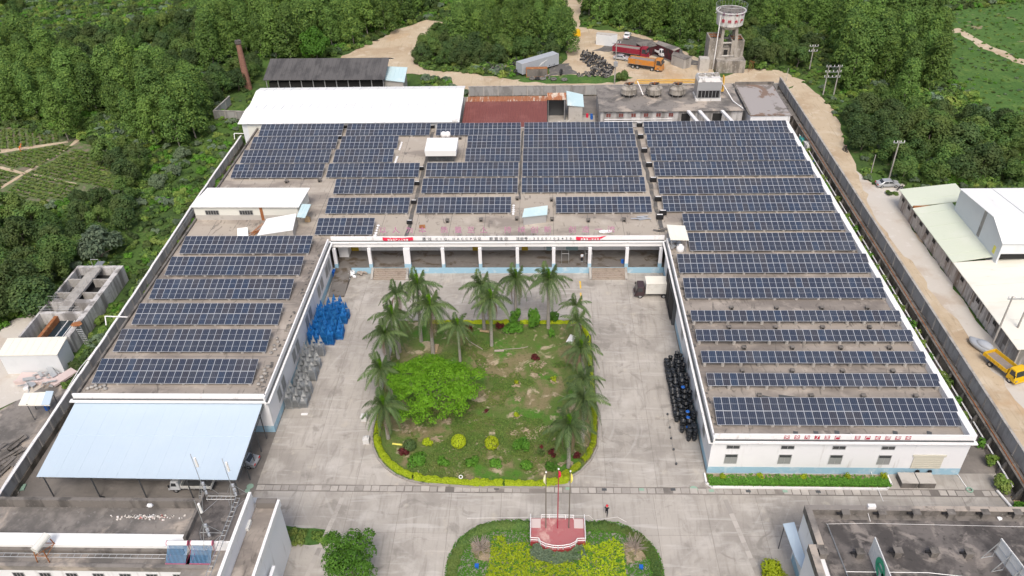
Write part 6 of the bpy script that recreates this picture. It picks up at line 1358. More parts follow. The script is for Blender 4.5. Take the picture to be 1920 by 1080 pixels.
# people
def person(lab, x, y, z, rz, top, legs, hair='hair', walk=0.0, bend=0.0, arm=None, s=1.0, umb=None):
    t = thing('person', lab, 'person', (x, y, z), rz)
    J = {}; hip = Vector((0, 0, .92)); ch = hip+Vector((bend*.5, 0, .42-bend*.25)); nk = ch+Vector((bend*.12, 0, .12)); hd = nk+Vector((.02+bend*.1, 0, .17-bend*.05))
    V = [hip, ch, nk, hd, hd+Vector((0, 0, .07))]; E_ = [(0, 1), (1, 2), (2, 3), (3, 4)]; Rr = [.15, .16, .055, .095, .07]; reg = []
    for s_ in (-1, 1):
        k = len(V); st = walk*s_
        V += [hip+Vector((0, s_*.09, -.05)), Vector((st*.14+.02, s_*.10, .48)), Vector((st*.26-.02, s_*.10, .08)), Vector((st*.26+.15, s_*.11, .04))]; Rr += [.10, .065, .045, .04]; E_ += [(0, k), (k, k+1), (k+1, k+2), (k+2, k+3)]
        k = len(V); sh = ch+Vector((0, s_*.19, .03)); ax = arm if (arm and s_ > 0) else (-st*.18, .04, -.28, -st*.26+.06, .02, -.27)
        V += [sh, sh+Vector((ax[0], s_*ax[1], ax[2])), sh+Vector((ax[0]+ax[3], s_*(ax[1]+ax[4]), ax[2]+ax[5])), sh+Vector((ax[0]+ax[3]*1.25, s_*(ax[1]+ax[4]), ax[2]+ax[5]*1.3))]; Rr += [.07, .047, .036, .035]; E_ += [(1, k), (k, k+1), (k+1, k+2), (k+2, k+3)]
    me = bpy.data.meshes.new('body'); me.from_pydata([tuple(v) for v in V], E_, []); o = bpy.data.objects.new('body', me); COL.objects.link(o)
    md = o.modifiers.new('skin', 'SKIN'); md.use_smooth_shade = True
    for i, r_ in enumerate(Rr): me.skin_vertices[0].data[i].radius = (r_, r_)
    me.skin_vertices[0].data[0].use_root = True
    o.modifiers.new('sub', 'SUBSURF').levels = 1
    dg = bpy.context.evaluated_depsgraph_get(); m2 = bpy.data.meshes.new_from_object(o.evaluated_get(dg)); bpy.data.objects.remove(o)
    m2.materials.clear(); [m2.materials.append(MATS[q]) for q in ('skin', top, legs)]
    for p in m2.polygons: c = p.center; r_ = math.hypot(c.x-ch.x, c.y); p.material_index = 2 if c.z < .93 and abs(c.y) < .24 and c.z > .09 and not (abs(c.y) > .19 and c.z > .5) else 1 if c.z < ch.z+.1 and (abs(c.y) < .22 or c.z > ch.z-.22) else 0
    ob = bpy.data.objects.new('body', m2); COL.objects.link(ob); ob.parent = t
    MB().blob(tuple(hd+Vector((-.015, 0, .05))), (.108, .098, .09), 0, 1, .05, 2).build('hair', hair, t, local=True, smooth=True)
    if umb: MB().blob(tuple(hd+Vector((0, 0, .09))), (.17, .17, .12), 0, 1, .02, 2).build('hat', umb, t, local=True, smooth=True)
    t.scale = (s,)*3; return t
x, y = at(1137, 966, 0); person('person in black clothes and a red hat walking across the front road', x, y, .02, R(80), 'cloth_black', 'cloth_black', walk=1, umb='cloth_red', arm=(.05, .05, -.2, .2, 0, .1))
x, y = at(1091, 490, 1.25); person('person in a white shirt standing on the veranda in the metal stand', x, y, 1.25, R(-90), 'cloth_white', 'cloth_black')
x, y = at(39, 284, 0); person('person in orange bending over the vegetable rows', x, y, 0, R(20), 'cloth_orange', 'cloth_orange', bend=.7, umb='cloth_orange', s=1.1)
x, y = at(1584, 284, 0); t = thing('motorcycle', 'motorcycle with a dark clad rider going down the right track', 'motorcycle', (x, y, 0), R(110))
for wx in (-.6, .65): wheel(t, wx, 0, .3, .11)
MB().tube((-.6, 0, .3), (0, 0, .62), .07).tube((0, 0, .62), (.45, 0, .8), .1).tube((.65, 0, .3), (.45, 0, .95), .04).obox((-.35, 0, .75), (.7, .24, .12)).tube((.42, -.32, 1.0), (.42, .32, 1.0), .02).build('frame', 'black', t, local=True)
x2, y2 = x-.05, y; p_ = person('rider in dark clothes seated on the motorcycle on the right track', x+.05, y-.1, -.05, R(110), 'cloth_black', 'cloth_black', bend=.3, arm=(.15, .05, -.15, .25, 0, -.05))
x, y = at(1687, 356, 0); t = thing('motorcycle', 'parked motorcycle at the corner of the green roofed factory', 'motorcycle', (x, y, 0), R(30))
for wx in (-.6, .65): wheel(t, wx, 0, .3, .11)
MB().tube((-.6, 0, .3), (0, 0, .62), .07).tube((0, 0, .62), (.45, 0, .8), .1).tube((.65, 0, .3), (.45, 0, .95), .04).obox((-.35, 0, .75), (.7, .24, .12)).tube((.42, -.32, 1.0), (.42, .32, 1.0), .02).build('frame', 'black', t, local=True)

# ================================================================== RACKS AND BUCKETS IN THE YARD
def rack_frame(m_, spike=True):
    b = MB(); r_ = .04; L0, W0 = .47, .44
    for y in (-W0, W0): b.tube((-L0, y, 0), (L0, y, 0), r_, 4)
    for i in range(5): xx = -L0+2*L0*(i+.5)/5; b.obox((xx, 0, 0), (.11, 2*W0, .03))
    for xx in (-L0, L0):
      if not spike:
        for y in (-W0, W0): b.tube((xx, y, 0), (xx, y, .27), r_, 4)
      else:
        b.tube((xx, -W0*.6, 0), (xx, 0, 1.45), r_, 4).tube((xx, W0*.6, 0), (xx, 0, 1.45), r_, 4); b.hexa([(xx-.01, -W0*.5, .2), (xx+.01, -W0*.5, .2), (xx+.01, W0*.5, .2), (xx-.01, W0*.5, .2), (xx-.01, -.03, 1.4), (xx+.01, -.03, 1.4), (xx+.01, .03, 1.4), (xx-.01, .03, 1.4)])
        b.tube((xx, -W0*.35, .75), (xx, W0*.35, .75), r_*.7, 4).tube((xx, 0, .1), (xx, 0, 1.15), r_*.7, 4)
        b.tube((xx, -W0*.6, .45), (xx, W0*.6, .45), r_*.7, 4)
    o = b.build('rack_frame', m_, local=True); COL.objects.unlink(o); return o
fr_b, fr_g = (rack_frame('blue_steel'), rack_frame('blue_steel', False)), (rack_frame('galvanised'), rack_frame('galvanised', False))
rnd = random.Random(5)
def rack(x, y, src, n, lab, grp, rz):
    t = thing('rack_stack', lab, 'rack stack', (x, y, .02), rz, grp)
    for k in range(n): link_copy(src[0 if k == n-1 else 1], t, (rnd.uniform(-.02, .02), rnd.uniform(-.02, .02), k*.28), (0, 0, rnd.uniform(-.02, .02)))
for j in range(7):
    for i in range(5):
        if (i, j) in ((4, 0), (4, 3), (0, 6), (4, 6)): continue
        rack(-35.35+i*.98+(.1 if j % 2 else 0), 94.0+j*1.3, fr_b, rnd.randint(5, 9), 'stack of blue rack frames, {} row from the near end, {} from the wall'.format(ORD[j], ORD[i]), 'blue rack stacks beside the left wing', rnd.uniform(-.05, .05)+R(90)*(j % 2 if False else 1))
for j in range(9):
    for i in range(3):
        if (i, j) in ((2, 3), (2, 7)): continue
        rack(-35.3+i*1.0, 80.1+j*1.38+i*.1, fr_g, rnd.randint(4, 8), 'stack of grey rack frames, {} row from the near end, {} from the wall'.format(ORD[j], ORD[i]), 'grey rack stacks beside the left wing', R(90)+rnd.uniform(-.06, .06))
bk = MB().lathe([(0, .02), (.23, 0), (.31, .52), (.34, .53), (.34, .57), (.30, .57), (.22, .05), (0, .05)], n=14).build('bucket', 'bucket_black', local=True, smooth=True); COL.objects.unlink(bk)
bt = MB().lathe([(0, .56), (.31, .56), (.33, .52), (.23, 0), (0, 0)], n=14).build('bucket', 'bucket_black', local=True, smooth=True); COL.objects.unlink(bt)
bc = MB().lathe([(0, .1), (.2, .09), (.3, 0), (0, 0)], n=12).build('lid', 'blue_plastic', local=True); COL.objects.unlink(bc)
def buckets(x, y, n, up, lab, cap=False):
    t = thing('bucket_stack', lab, 'bucket stack', (x, y, .02), 0, 'black bucket stacks along the right wing')
    for k in range(n): link_copy(bk if up and k == n-1 else bt, t, (rnd.uniform(-.03, .03), rnd.uniform(-.03, .03), k*.46), (rnd.uniform(-.05, .05), 0, 0))
    if cap: link_copy(bc, t, (0, 0, n*.46+.08))
j = 0; y = 74.3
while y < 89.3:
    u = (y-74.3)/15; nn_ = 2 if u < .08 else 3 if u < .2 else 4 if u < .62 else 4
    for i in range(nn_):
        x = RX0-.55-i*.69+rnd.uniform(-.07, .07)-(.2 if u < .1 else 0); n = rnd.choice((2, 3, 3, 4, 4, 5)) if i < 2 else rnd.choice((2, 3, 3))
        buckets(x, y+rnd.uniform(-.1, .1), n, rnd.random() < .6, 'stack of black plastic buckets against the right wing, {}'.format('topped with a blue lid' if (i, j) in ((1, 2), (1, 4), (1, 5), (1, 12)) else 'open mouths up or turned over'), (i, j) in ((1, 2), (1, 4), (1, 5), (1, 12)))
    y += .68; j += 1
x, y = at(1253, 716, 0); t = thing('bucket_stack', 'single black bucket standing apart to the left of the bucket stacks', 'bucket', (x, y, .02)); link_copy(bk, t)
# chain and weights lying on the yard
pts = [at3(*q, .1) for q in ((1251.5, 777), (1256, 802), (1258.5, 822), (1263, 843), (1268, 870))]
tag(MB().path(pts, .028).build('rope', 'concrete'), 'white rope with small weights lying on the yard near the buckets', 'rope')
for i, p in enumerate(pts): tag(MB().lathe([(0, .3), (.12, .28), (.16, .1), (.14, 0)], (p[0], p[1], .02), 8).build('rope_weight', 'dark_metal'), 'small dark weight on the white rope, '+ORD[i]+' counting towards the road', 'weight')
for (px, py, lab) in ((683, 784, 'white stone block beside the garden edge, the one farther from the road'), (687, 826, 'white stone block beside the garden edge, nearer the road')):
    x, y = at(px, py, .3); tag(MB().box(x-.42, y-.42, 0, x+.42, y+.42, .85).obox((x, y, .95), (.4, .4, .2)).build('stone_block', 'tank_white', bevel=.03), lab, 'stone block')
x, y = at(571, 777, 0); tag(MB().obox((x, y, .06), (.9, .35, .08), .05).build('white_board', 'white_metal'), 'small white board on the yard in front of the grey racks', 'board')
b = MB(); x, y = at(660, 512, .5)
for i in range(16): b.blob((x+rnd.uniform(-.5, .5), y+rnd.uniform(-1.5, 1.6), rnd.uniform(.15, .8)), (.42, .38, .3), 0, i, .2, 1)
tag(b.build('sack_pile', 'sack_white', smooth=True), 'pile of white sacks in the corner below the veranda steps', 'sacks')
b = MB(); x, y = at(677, 513, .2)
for i in range(12): b.blob((x+rnd.uniform(-.9, .9), y+rnd.uniform(-.4, .4), rnd.uniform(.05, .5)), (.3, .25, .2), 0, i, .35, 1)
tag(b.build('rubbish_pile', 'dead_wood', smooth=True), 'brown heap of rubbish beside the left veranda steps', 'rubbish')
x, y = at(625, 508, 1); tag(MB().lathe([(0, 1.1), (.42, 1.1), (.45, 1.0), (.4, 0)], (x, y, 0), 14).build('tub', 'blue_plastic'), 'blue tub in the inner corner of the left wing', 'tub')
MB().prism([(-35.6, 106.0), (-32.9, 106.0), (-32.9, 113.0), (-35.6, 113.0)], 0, [.04, .04, 1.25, 1.25]).build('loading_ramp', 'veranda_floor', fac)
x, y = at(1167, 492, 1.3); tag(MB().lathe([(0, .6), (.25, .6), (.28, 0)], (x, y, 1.25), 10).build('barrel', 'blue_plastic'), 'small blue barrel at a veranda pillar by the right steps', 'barrel')
for (q, lab) in (((1430, 1), ''),): pass
for i, (px, py) in enumerate(((931, 916), (1065, 916), (1133, 918), (1203, 918), (1262, 918), (1334, 920), (1403, 921), (1472, 921), (1534, 922))):
    x, y = at(px, py, .03); sheet('drain_grate', [(x-.3, y-.2), (x+.3, y-.2), (x+.3, y+.2), (x-.3, y+.2)], .052, 'green_paint' if i % 2 else 'dark_metal')
for (px, py, r_) in ((469, 912, .45), (464, 920, .35), (1301, 917, .5)):
    x, y = at(px, py, 0); sheet('manhole', [(x+r_*math.cos(a*.7), y+r_*math.sin(a*.7)) for a in range(9)], .03, 'green_paint')
x, y = at(474, 938, .2); tag(MB().box(x-.6, y-.4, 0, x+.6, y+.4, .25).build('slab', 'cover_grey'), 'pale grey slab at the corner of the office building', 'slab')
# ================================================================== GARDEN ISLAND
b = MB()
for a, c in zip(GARD, GARD[1:]+GARD[:1]): d = Vector((c[0]-a[0], c[1]-a[1])); b.obox(((a[0]+c[0])/2, (a[1]+c[1])/2, .1), (d.length+.05, .22, .28), math.atan2(d.y, d.x))
o = b.build('kerb', 'kerb'); o['kind'] = 'structure'
sheet('garden_ground', GARD, .14, 'lawn')
rs = np.random.RandomState(21); P = []
while len(P) < 20000:
    x, y = rs.uniform(-22.5, 7.4), rs.uniform(66.3, 99.3)
    if inside((x, y), GARD) and noise.noise(Vector((x*.13, y*.13, 6.2)))+noise.noise(Vector((x*.5, y*.5, 1)))*.5 > .08: P.append((x, y, .15+rs.uniform(0, .08)))
o = obj('garden_grass', leaf_mesh('garden_grass', P, [(0, 0, 1)]*len(P), .13, ['leaf_weed'], seed=8)); o['kind'] = 'stuff'
def hedge_line(lab, pts, w_, h, leaf, dens, z0=.1, size=.13, gaps=(), name='hedge', group=None):
    rs = np.random.RandomState(len(pts)+int(h*10)+int(dens)); P, Nn = [], []; c0 = Vector((0, 0, 0)); tot = 0
    for a, c in zip(pts, pts[1:]):
        a, c = Vector(a), Vector(c); ln = (c-a).length; d = (c-a)/max(ln, 1e-6); n_ = Vector((-d.y, d.x))
        for _ in range(int(ln*dens)):
            s_ = rs.uniform(0, ln); p = a+d*s_
            if any(g0 < tot+s_ < g1 for g0, g1 in gaps): continue
            lump = .75+.35*noise.noise(Vector((p.x*1.3, p.y*1.3, 0)))+.12*noise.noise(Vector((p.x*3.3, p.y*3.3, 3)))
            a2 = rs.uniform(0, math.pi); o_ = math.cos(a2)*w_*lump; zz = math.sin(a2)*h*lump*rs.uniform(.8, 1.1)
            q = p+n_*o_; P.append((q.x, q.y, z0+zz)); Nn.append((n_.x*math.cos(a2), n_.y*math.cos(a2), math.sin(a2)+.3))
        tot += ln
    o = obj(name, leaf_mesh(name, P, Nn, size, [leaf], seed=3)); return tag(o, lab, 'hedge', group)
gl = [(p[0]+(.55 if p[0] < -8 else -.55), p[1]+(.5 if p[1] < 80 else 0)) for p in GARD]
hp = [(-22.2, 73.5)]+gl[2:9]+[gl[9]]+[gl[10]]
hedge_line('bright yellow green clipped hedge along the left and front edge of the palm garden', [(-22.2, 80), (-22.2, 76.2)]+gl[2:10]+[(0, 66.5), (3.2, 67.2)], .5, .95, 'leaf_lime', 330, gaps=((5.3, 5.9), (15.0, 15.3), (26.5, 26.8)))
hedge_line('yellow green hedge curving round the right front corner of the palm garden', [(3.6, 67.4)]+gl[12:16]+[(7.1, 78), (7.1, 83)], .42, .85, 'leaf_lime', 300, gaps=((2.2, 2.6), (4.3, 5.0)))
hedge_line('yellow green hedge along the far right edge of the palm garden', [(7.1, 84), (7.1, 95.5), (6.4, 98)], .35, .8, 'leaf_lime', 260, gaps=((3, 4.6),))
hedge_line('yellow green hedge along the back edge of the palm garden', [(5.6, 99.0), (-18, 99.0)], .4, .7, 'leaf_lime', 280, gaps=((9, 9.8),))
# clipped and loose bushes
bush('clipped yellow green ball bush, left of the pair on the garden lawn', 860, 829, .95, 1.75, 'leaf_lime', ball=True, size=.1)
bush('clipped yellow green ball bush, right of the pair on the garden lawn', 922, 832, .9, 1.75, 'leaf_lime', ball=True, size=.1)
bush('dark green rounded bush near the left front palm', 768, 836, .85, 1.4, 'leaf_dark', ball=True, size=.1)
bush('yellow green low bush between the dark bush and the ball bushes', 803, 829, .8, 1.0, 'leaf_lime')
bush('red brown low bush at the left end of the front garden', 757, 845, .7, .9, 'leaf_red')
bush('large loose green bush on the right of the ball bushes', 977, 834, 1.1, 1.5, 'leaf_green')
for i, (px, py, r, c) in enumerate(((782, 862, 1.3, 'leaf_green'), (832, 863, .9, 'leaf_green'), (886, 866, .9, 'leaf_green'), (930, 868, .9, 'leaf_green'), (988, 871, .9, 'leaf_green'), (1035, 875, .9, 'leaf_green'))):
    bush('green bush in the front garden row behind the hedge, '+ORD[i]+' from the left', px, py, r, .9, c)
bush('dark red round bush left of the front right palm', 1035, 850, .6, .8, 'leaf_red'); bush('dark red round bush right of the front right palm', 1082, 854, .5, .7, 'leaf_red')
bush('slender green bush topped with purple leaves beside the red one', 1014, 848, .5, 1.1, 'leaf_mid'); bush('purple tuft over the slender green bush', 1015, 838, .25, .4, 'leaf_red', z0=1.2)
bush('small yellow bush in a bare patch, the farther left one on the lawn', 969, 717, .45, .6, 'leaf_lime'); bush('small yellow bush on the lawn below the bare patches', 969, 777, .42, .55, 'leaf_lime'); bush('small yellow bush near the right hand palms', 1038, 711, .45, .6, 'leaf_lime')
bush('small brown bush in the middle of the lawn', 1005, 669, .7, .6, 'leaf_red'); bush('small rust coloured bush in a bare patch of lawn', 912, 771, .35, .4, 'leaf_red')
bush('brown leaved bush near the back left hedge of the garden', 878, 614, .9, 1.0, 'leaf_red'); bush('brown leaved bush by the back hedge left of the slim green trees', 938, 611, .7, .8, 'leaf_red')
bush('broad green bush at the foot of the round green tree by the back hedge', 962, 615, 1.6, 1.4, 'leaf_green'); bush('thin green sapling right of the tallest right palm trunk', 1036, 626, .6, 1.9, 'leaf_green')
bush('round green tree at the back hedge of the garden', 966, 596, .9, 2.6, 'leaf_green', 'small_tree', cat='tree', size=.17); bush('upright leafy green tree at the back of the garden', 1002, 600, 1.0, 3.9, 'leaf_green', 'small_tree', cat='tree', size=.18); bush('small round green tree at the back hedge beside the tall palm', 1037, 596, .9, 2.0, 'leaf_green', 'small_tree', cat='tree', size=.17)
for i, (px, py, r) in enumerate(((910, 685, 1.6), (975, 689, 1.3), (1010, 683, 1.6), (955, 664, .7), (1005, 704, 1.2), (1020, 699, .8), (970, 747, 1.0), (969, 722, .9), (969, 781, .8), (1038, 716, .8), (815, 825, 1.6), (965, 812, .9), (985, 808, .8), (1000, 862, .9), (1065, 870, 1.6), (1030, 800, .7), (840, 790, 1.4), (1040, 740, .8), (1050, 770, .8), (760, 805, 1.5), (785, 800, 1.2), (910, 772, .7))):
    x, y = at(px, py, .15); a_ = [(x+r*(.55+.7*noise.noise(Vector((math.cos(k*.1571)*2, math.sin(k*.1571)*2, i*3.1)))+.35*noise.noise(Vector((k*.9, i, 7))))*math.cos(k*.1571), y+r*(.45+.6*noise.noise(Vector((math.cos(k*.1571)*2, math.sin(k*.1571)*2, i*3.1+1)))+.3*noise.noise(Vector((k*.9, i, 5))))*math.sin(k*.1571)) for k in range(40)]
    sheet('bare_patch', a_, .148+i*.0011, 'bare_soil')
    if i in (0, 2, 7, 8, 9, 11, 12): 
        b = MB(); 
        for k in range(26): q = rnd.uniform(0, 6.28); qr = rnd.uniform(.1, .85); b.blob((x+r*qr*math.cos(q), y+r*qr*.7*math.sin(q), .17), (rnd.uniform(.06, .22), rnd.uniform(.06, .2), rnd.uniform(.05, .12)), 0, k, .3, 1)
        o = b.build('rubble', 'bare_soil'); o['kind'] = 'stuff'
for (a, c, lab) in (((927, 658), (945, 657), 'pale log lying on the garden lawn below the tallest middle palm'), ((900, 620), (917, 622), 'brown plank lying near the back hedge of the garden')):
    tag(MB().tube(at3(*a, .3), at3(*c, .3), .18, 7).build('log', 'dead_wood' if a[0] > 905 else 'wood'), lab, 'log')
tag(MB().path([at3(945, 655, .25), at3(975, 653, .3), at3(990, 650, .2)], .05).path([at3(905, 655, .2), at3(880, 640, .3), at3(873, 632, .2)], .06).build('branch', 'dead_wood'), 'long bare fallen branch on the garden lawn', 'branch')
x, y = at(818, 653, .2); tag(MB().obox((x, y, .25), (.5, 1.7, .2), -.1).obox((x-.3, y, .3), (.15, 1.6, .2), -.15).build('planks', 'wood'), 'few planks lying beside a dark palm trunk in the garden', 'planks')
x, y = at(1071, 633, 1.2); tag(MB().obox((x, y, .9), (1.0, 1.5, .1), -.5, 0, (.3, 0)).build('white_board', 'white_metal'), 'white board caught between the right hand palms', 'board')
tag(MB().tube(at3(736, 832, .25), at3(754, 834, .25), .12, 6).build('yellow_pole', 'leaf_lime' if False else 'cloth_yellow'), 'short yellow green pole lying behind the left front hedge', 'pole')
x, y = at(864, 895, 1.0); tag(MB().lathe([(.17, -.03), (.25, -.03), (.25, .03), (.17, .03), (.17, -.03)], (x, y, 1.1), 14, axis=Matrix.Rotation(R(60), 3, 'X')).build('hoop', 'white_metal'), 'white ring lying on the front hedge', 'ring')
# the broad bright green tree
x, y = at(815, 745, 2.0); rs = np.random.RandomState(4); puffs = []
for i in range(250):
    a = rs.uniform(0, 6.283); q = math.sqrt(rs.uniform(0, 1)); lob = 1+.13*math.sin(a*3+1)+.08*math.sin(a*5)
    rr = 6.3*q*lob; zz = 3.2+2.9*math.sqrt(max(0, 1-q*q))+rs.uniform(-.5, .4); r_ = rs.uniform(.4, .8)
    puffs.append(((rr*math.cos(a), rr*.92*math.sin(a), zz), (r_*1.3, r_*1.3, r_*.6)))
p, n_ = crown(puffs, 17, rs, -.2)
t = thing('flame_tree', 'wide spreading bright green tree covering the left side of the palm garden', 'tree', (x, y, .1))
obj('crown', leaf_mesh('crown', p, n_, .12, ['leaf_bright'], seed=2), t)
b = MB(); b.tube((0, 0, 0), (.2, .1, 2.2), .32, 8, 0, .24)
for i in range(9): a = i*.7; b.tube((.2, .1, 2.0+.1*(i % 3)), (4.4*math.cos(a), 4.1*math.sin(a), 4.3), .13, 5, 0, .04)
b.build('trunk', 'bark', t, local=True)
# palms
def frond_mesh(droop, ln, seed):
    rs = np.random.RandomState(seed); v, f = [], []; pts = []; n = 22
    for i in range(n+1): u = i/n; pts.append(Vector((ln*(u-.10*droop*u*u*u), 0, ln*(.62*u-droop*1.15*u*u))))
    for i in range(n+1):
        p = pts[i]; w_ = .045*(1-i/n)+.012; k = len(v); v += [(p.x, -w_, p.z), (p.x, w_, p.z), (p.x, 0, p.z+w_)]
        if i: f += [(k-3, k, k+1, k-2), (k-2, k+1, k+2, k-1), (k-1, k+2, k, k-3)]
    nf0 = len(f)
    for i in range(2, n*3):
        u = i/(n*3); j = min(n-1, int(u*n)); p = pts[j].lerp(pts[j+1], u*n-j); t_ = (pts[j+1]-pts[j]).normalized(); L_ = .8*math.sin(math.pi*min(1, .12+u*.82))*rs.uniform(.8, 1.1)+.1
        for s_ in (-1, 1):
            d = (t_*.6+Vector((0, s_, 0))*.62+Vector((0, 0, rs.uniform(-.95, -.05)))).normalized(); w_ = .05; q = p+d*L_+Vector((0, 0, -L_*.3)); m_ = p+d*L_*.55; k = len(v)
            v += [tuple(p), tuple(m_+t_*w_), tuple(q), tuple(m_-t_*w_)]; f.append((k, k+1, k+2, k+3) if s_ < 0 else (k+3, k+2, k+1, k))
    me = bpy.data.meshes.new('frond'); me.from_pydata(v, [], f); me.materials.append(MATS['leaf_palm']); a = me.attributes.new('tint', 'FLOAT', 'FACE')
    a.data.foreach_set('value', np.concatenate([np.ones(nf0), rs.uniform(0, 1, len(f)-nf0)]).astype(np.float32)); return me
FR = [frond_mesh(.62, 4.1, 1), frond_mesh(1.0, 4.0, 2), frond_mesh(1.4, 3.6, 3), frond_mesh(.12, 2.6, 4)]
DF = frond_mesh(1.9, 3.0, 9); DF.materials.clear(); DF.materials.append(MATS['palm_brown'])
rs = np.random.RandomState(2); P = [(rs.normal(0, .12), rs.normal(0, .12), rs.uniform(0, 1.9)) for _ in range(260)]
spear = leaf_mesh('spear', P, [(rs.normal(), rs.normal(), 0) for _ in P], .26, ['leaf_bright'], seed=3, aspect=.16)
def palm(lab, bx, by, cx_, cy_, s=1.0, lush=1.0, bright=True, seed=0):
    s *= .93; x, y = at(bx, by, .14); h = max(3.2, height_at(x, y, cy_)); rnd = random.Random(seed)
    # small lean so that the crown stands where it is seen
    gx, gy = at(cx_, cy_, h); lx, ly = (gx-x)*.9, max(-.6, min(.6, gy-y))
    t = thing('palm_tree', lab, 'palm tree', (x, y, .1)); b = MB(); n = 8
    P_ = [Vector((lx*(u/n)**1.4, ly*(u/n)**1.4, (h-.9)*u/n)) for u in range(n+1)]
    for i in range(n): u = i/n; b.tube(P_[i], P_[i+1], .27*s*(1.1-.45*u), 9, 0, .27*s*(1.1-.45*(i+1)/n))
    b.build('trunk', 'palm_trunk', t, local=True)
    c = P_[-1]; MB().tube(c, c+Vector((0, 0, 1.0)), .17*s, 8, 0, .11*s).build('crownshaft', 'leaf_green', t, local=True)
    top = c+Vector((0, 0, .9)); k = int(16*lush)
    for i in range(k):
        lvl = i/k; a = i*2.399+rnd.uniform(-.2, .2); m_ = FR[2 if lvl < .4 else 1 if lvl < .72 else 0]
        o = bpy.data.objects.new('frond', m_); COL.objects.link(o); o.parent = t; o.location = top+Vector((0, 0, lvl*.25)); o.rotation_euler = (rnd.uniform(-.12, .12), rnd.uniform(-.15, .12), a); o.scale = (s*rnd.uniform(.88, 1.08),)*3
    for i in range(seed % 4+1):
        o = bpy.data.objects.new('dead_frond', DF); COL.objects.link(o); o.parent = t; o.location = c+Vector((0, 0, .25)); o.rotation_euler = (0, .35, seed*1.7+i*1.9); o.scale = (s*.85,)*3
    for i in range(3): o = bpy.data.objects.new('frond', FR[3]); COL.objects.link(o); o.parent = t; o.location = top; o.rotation_euler = (0, -.75, i*2.1); o.scale = (s,)*3
    if bright: o = bpy.data.objects.new('spear', spear); COL.objects.link(o); o.parent = t; o.location = top; o.scale = (s, s, s)
    return t
PALMS = [
 ('palm at the back left of the garden in front of the left veranda steps', 790, 640, 783, 535, 1.05, 1, True), ('thin crowned palm with brown stem left of the steps palm', 750, 660, 743, 552, .85, .6, False), ('tall palm with a dark trunk standing behind the bright green tree', 812, 662, 806, 575, 1.15, 1, True),
 ('bushy palm at the left garden edge, third from the front', 747, 672, 735, 592, 1.0, 1, True), ('palm at the left garden edge leaning over the yard, above the front pair', 732, 694, 722, 628, .95, 1, True), ('palm at the left garden edge beside the bright green tree', 735, 740, 712, 693, 1.0, 1, True), ('palm at the left front corner of the garden near the white stone blocks', 728, 822, 719, 762, 1.0, 1, True),
 ('short palm with a slim trunk right behind the bright green tree', 863, 678, 858, 612, .8, .9, True), ('leftmost of the palms in front of the middle veranda, behind another', 908, 617, 902, 536, 1.0, 1, False), ('palm with the longest pale trunk in the middle of the lawn', 922, 648, 920, 562, 1.0, 1, True), ('palm standing beyond the back hedge with a brown shaft', 967, 594, 967, 524, 1.0, 1, True), ('tallest green palm at the back right of the garden before the veranda', 1028, 615, 1028, 525, 1.1, 1, True),
 ('sparse palm at the right garden edge, farthest from the road', 1088, 640, 1079, 574, .75, .65, False), ('dull green palm at the right garden edge, second from the back', 1092, 672, 1082, 604, .85, .8, False), ('drooping palm at the right garden edge beside the white board', 1097, 712, 1088, 655, .95, .9, True), ('dull palm at the right garden edge behind the dark fronded one', 1099, 772, 1093, 712, .9, .9, False), ('dark fronded palm at the right garden edge, second from the front', 1092, 828, 1094, 750, .98, 1, False), ('palm at the right front of the garden with a pale trunk and red bushes', 1066, 876, 1067, 798, 1.0, 1, True)]
for i, p in enumerate(PALMS): palm(*p, seed=i+1)

# ================================================================== OVAL BED WITH FLAG PLATFORM
OV = [(-10.9+6.5-6.5*math.cos(R(q)), 54.4+6.5*math.sin(R(q))) for q in range(0, 91, 15)]+[(13.6-6.5+6.5*math.sin(R(q)), 54.4+6.5*math.cos(R(q))) for q in range(0, 91, 15)]+[(13.6, 44), (-10.9, 44)]
o = MB(); o.prism(OV[::-1], -.02, .16); o = o.build('bed_kerb', 'kerb'); o['kind'] = 'structure'
def fill(name, poly, leaf, n, zf, size, seed, lab=None, cat=None, kind=None, avoid=()):
    rs = np.random.RandomState(seed); P = []; xs = [p[0] for p in poly]; ys = [p[1] for p in poly]
    while len(P) < n:
        x, y = rs.uniform(min(xs), max(xs)), rs.uniform(min(ys), max(ys))
        if inside((x, y), poly) and not any(inside((x, y), q) for q in avoid):
            P.append((x, y, .16+zf*(.6+.5*noise.noise(Vector((x*1.2, y*1.2, seed)))+.3*noise.noise(Vector((x*3, y*3, seed))))*rs.uniform(.7, 1.1)))
    o = obj(name, leaf_mesh(name, P, [(0, 0, 1)]*n, size, [leaf], seed=seed)); return tag(o, lab, cat, kind=kind)
plat = [(-1.35, 60.6), (4.95, 60.6), (4.95, 57.3), (4.0, 57.25)]+[(1.8+2.2*math.cos(a), 57.25-1.0*math.sin(a)) for a in [R(q) for q in (25, 50, 75, 90, 105, 130, 155)]]+[(-.4, 57.25), (-1.35, 57.3)]
soilL, soilR = P2([(880, 1020), (918, 1018), (920, 1062), (892, 1050)]), P2([(1168, 1020), (1205, 1022), (1212, 1050), (1175, 1062)])
hedge_line('dark green clipped hedge round the oval bed, left of the flag platform', [(OV[0][0]+.8, 45), (OV[0][0]+.8, 54.4)]+[(p[0]+.8*math.cos(R(q)), p[1]-.8*math.sin(R(q))) for p, q in zip(OV[1:7], range(15, 91, 15))]+[(-1.6, 60.1)], .85, .95, 'leaf_mid', 520, size=.13)
hedge_line('dark green clipped hedge round the oval bed, right of the flag platform', [(5.2, 60.1)]+[(p[0]-.8*math.sin(R(q)), p[1]-.8*math.cos(R(q))) for p, q in zip(OV[7:14], range(0, 91, 15))]+[(12.8, 45)], .85, .95, 'leaf_mid', 520, size=.13)
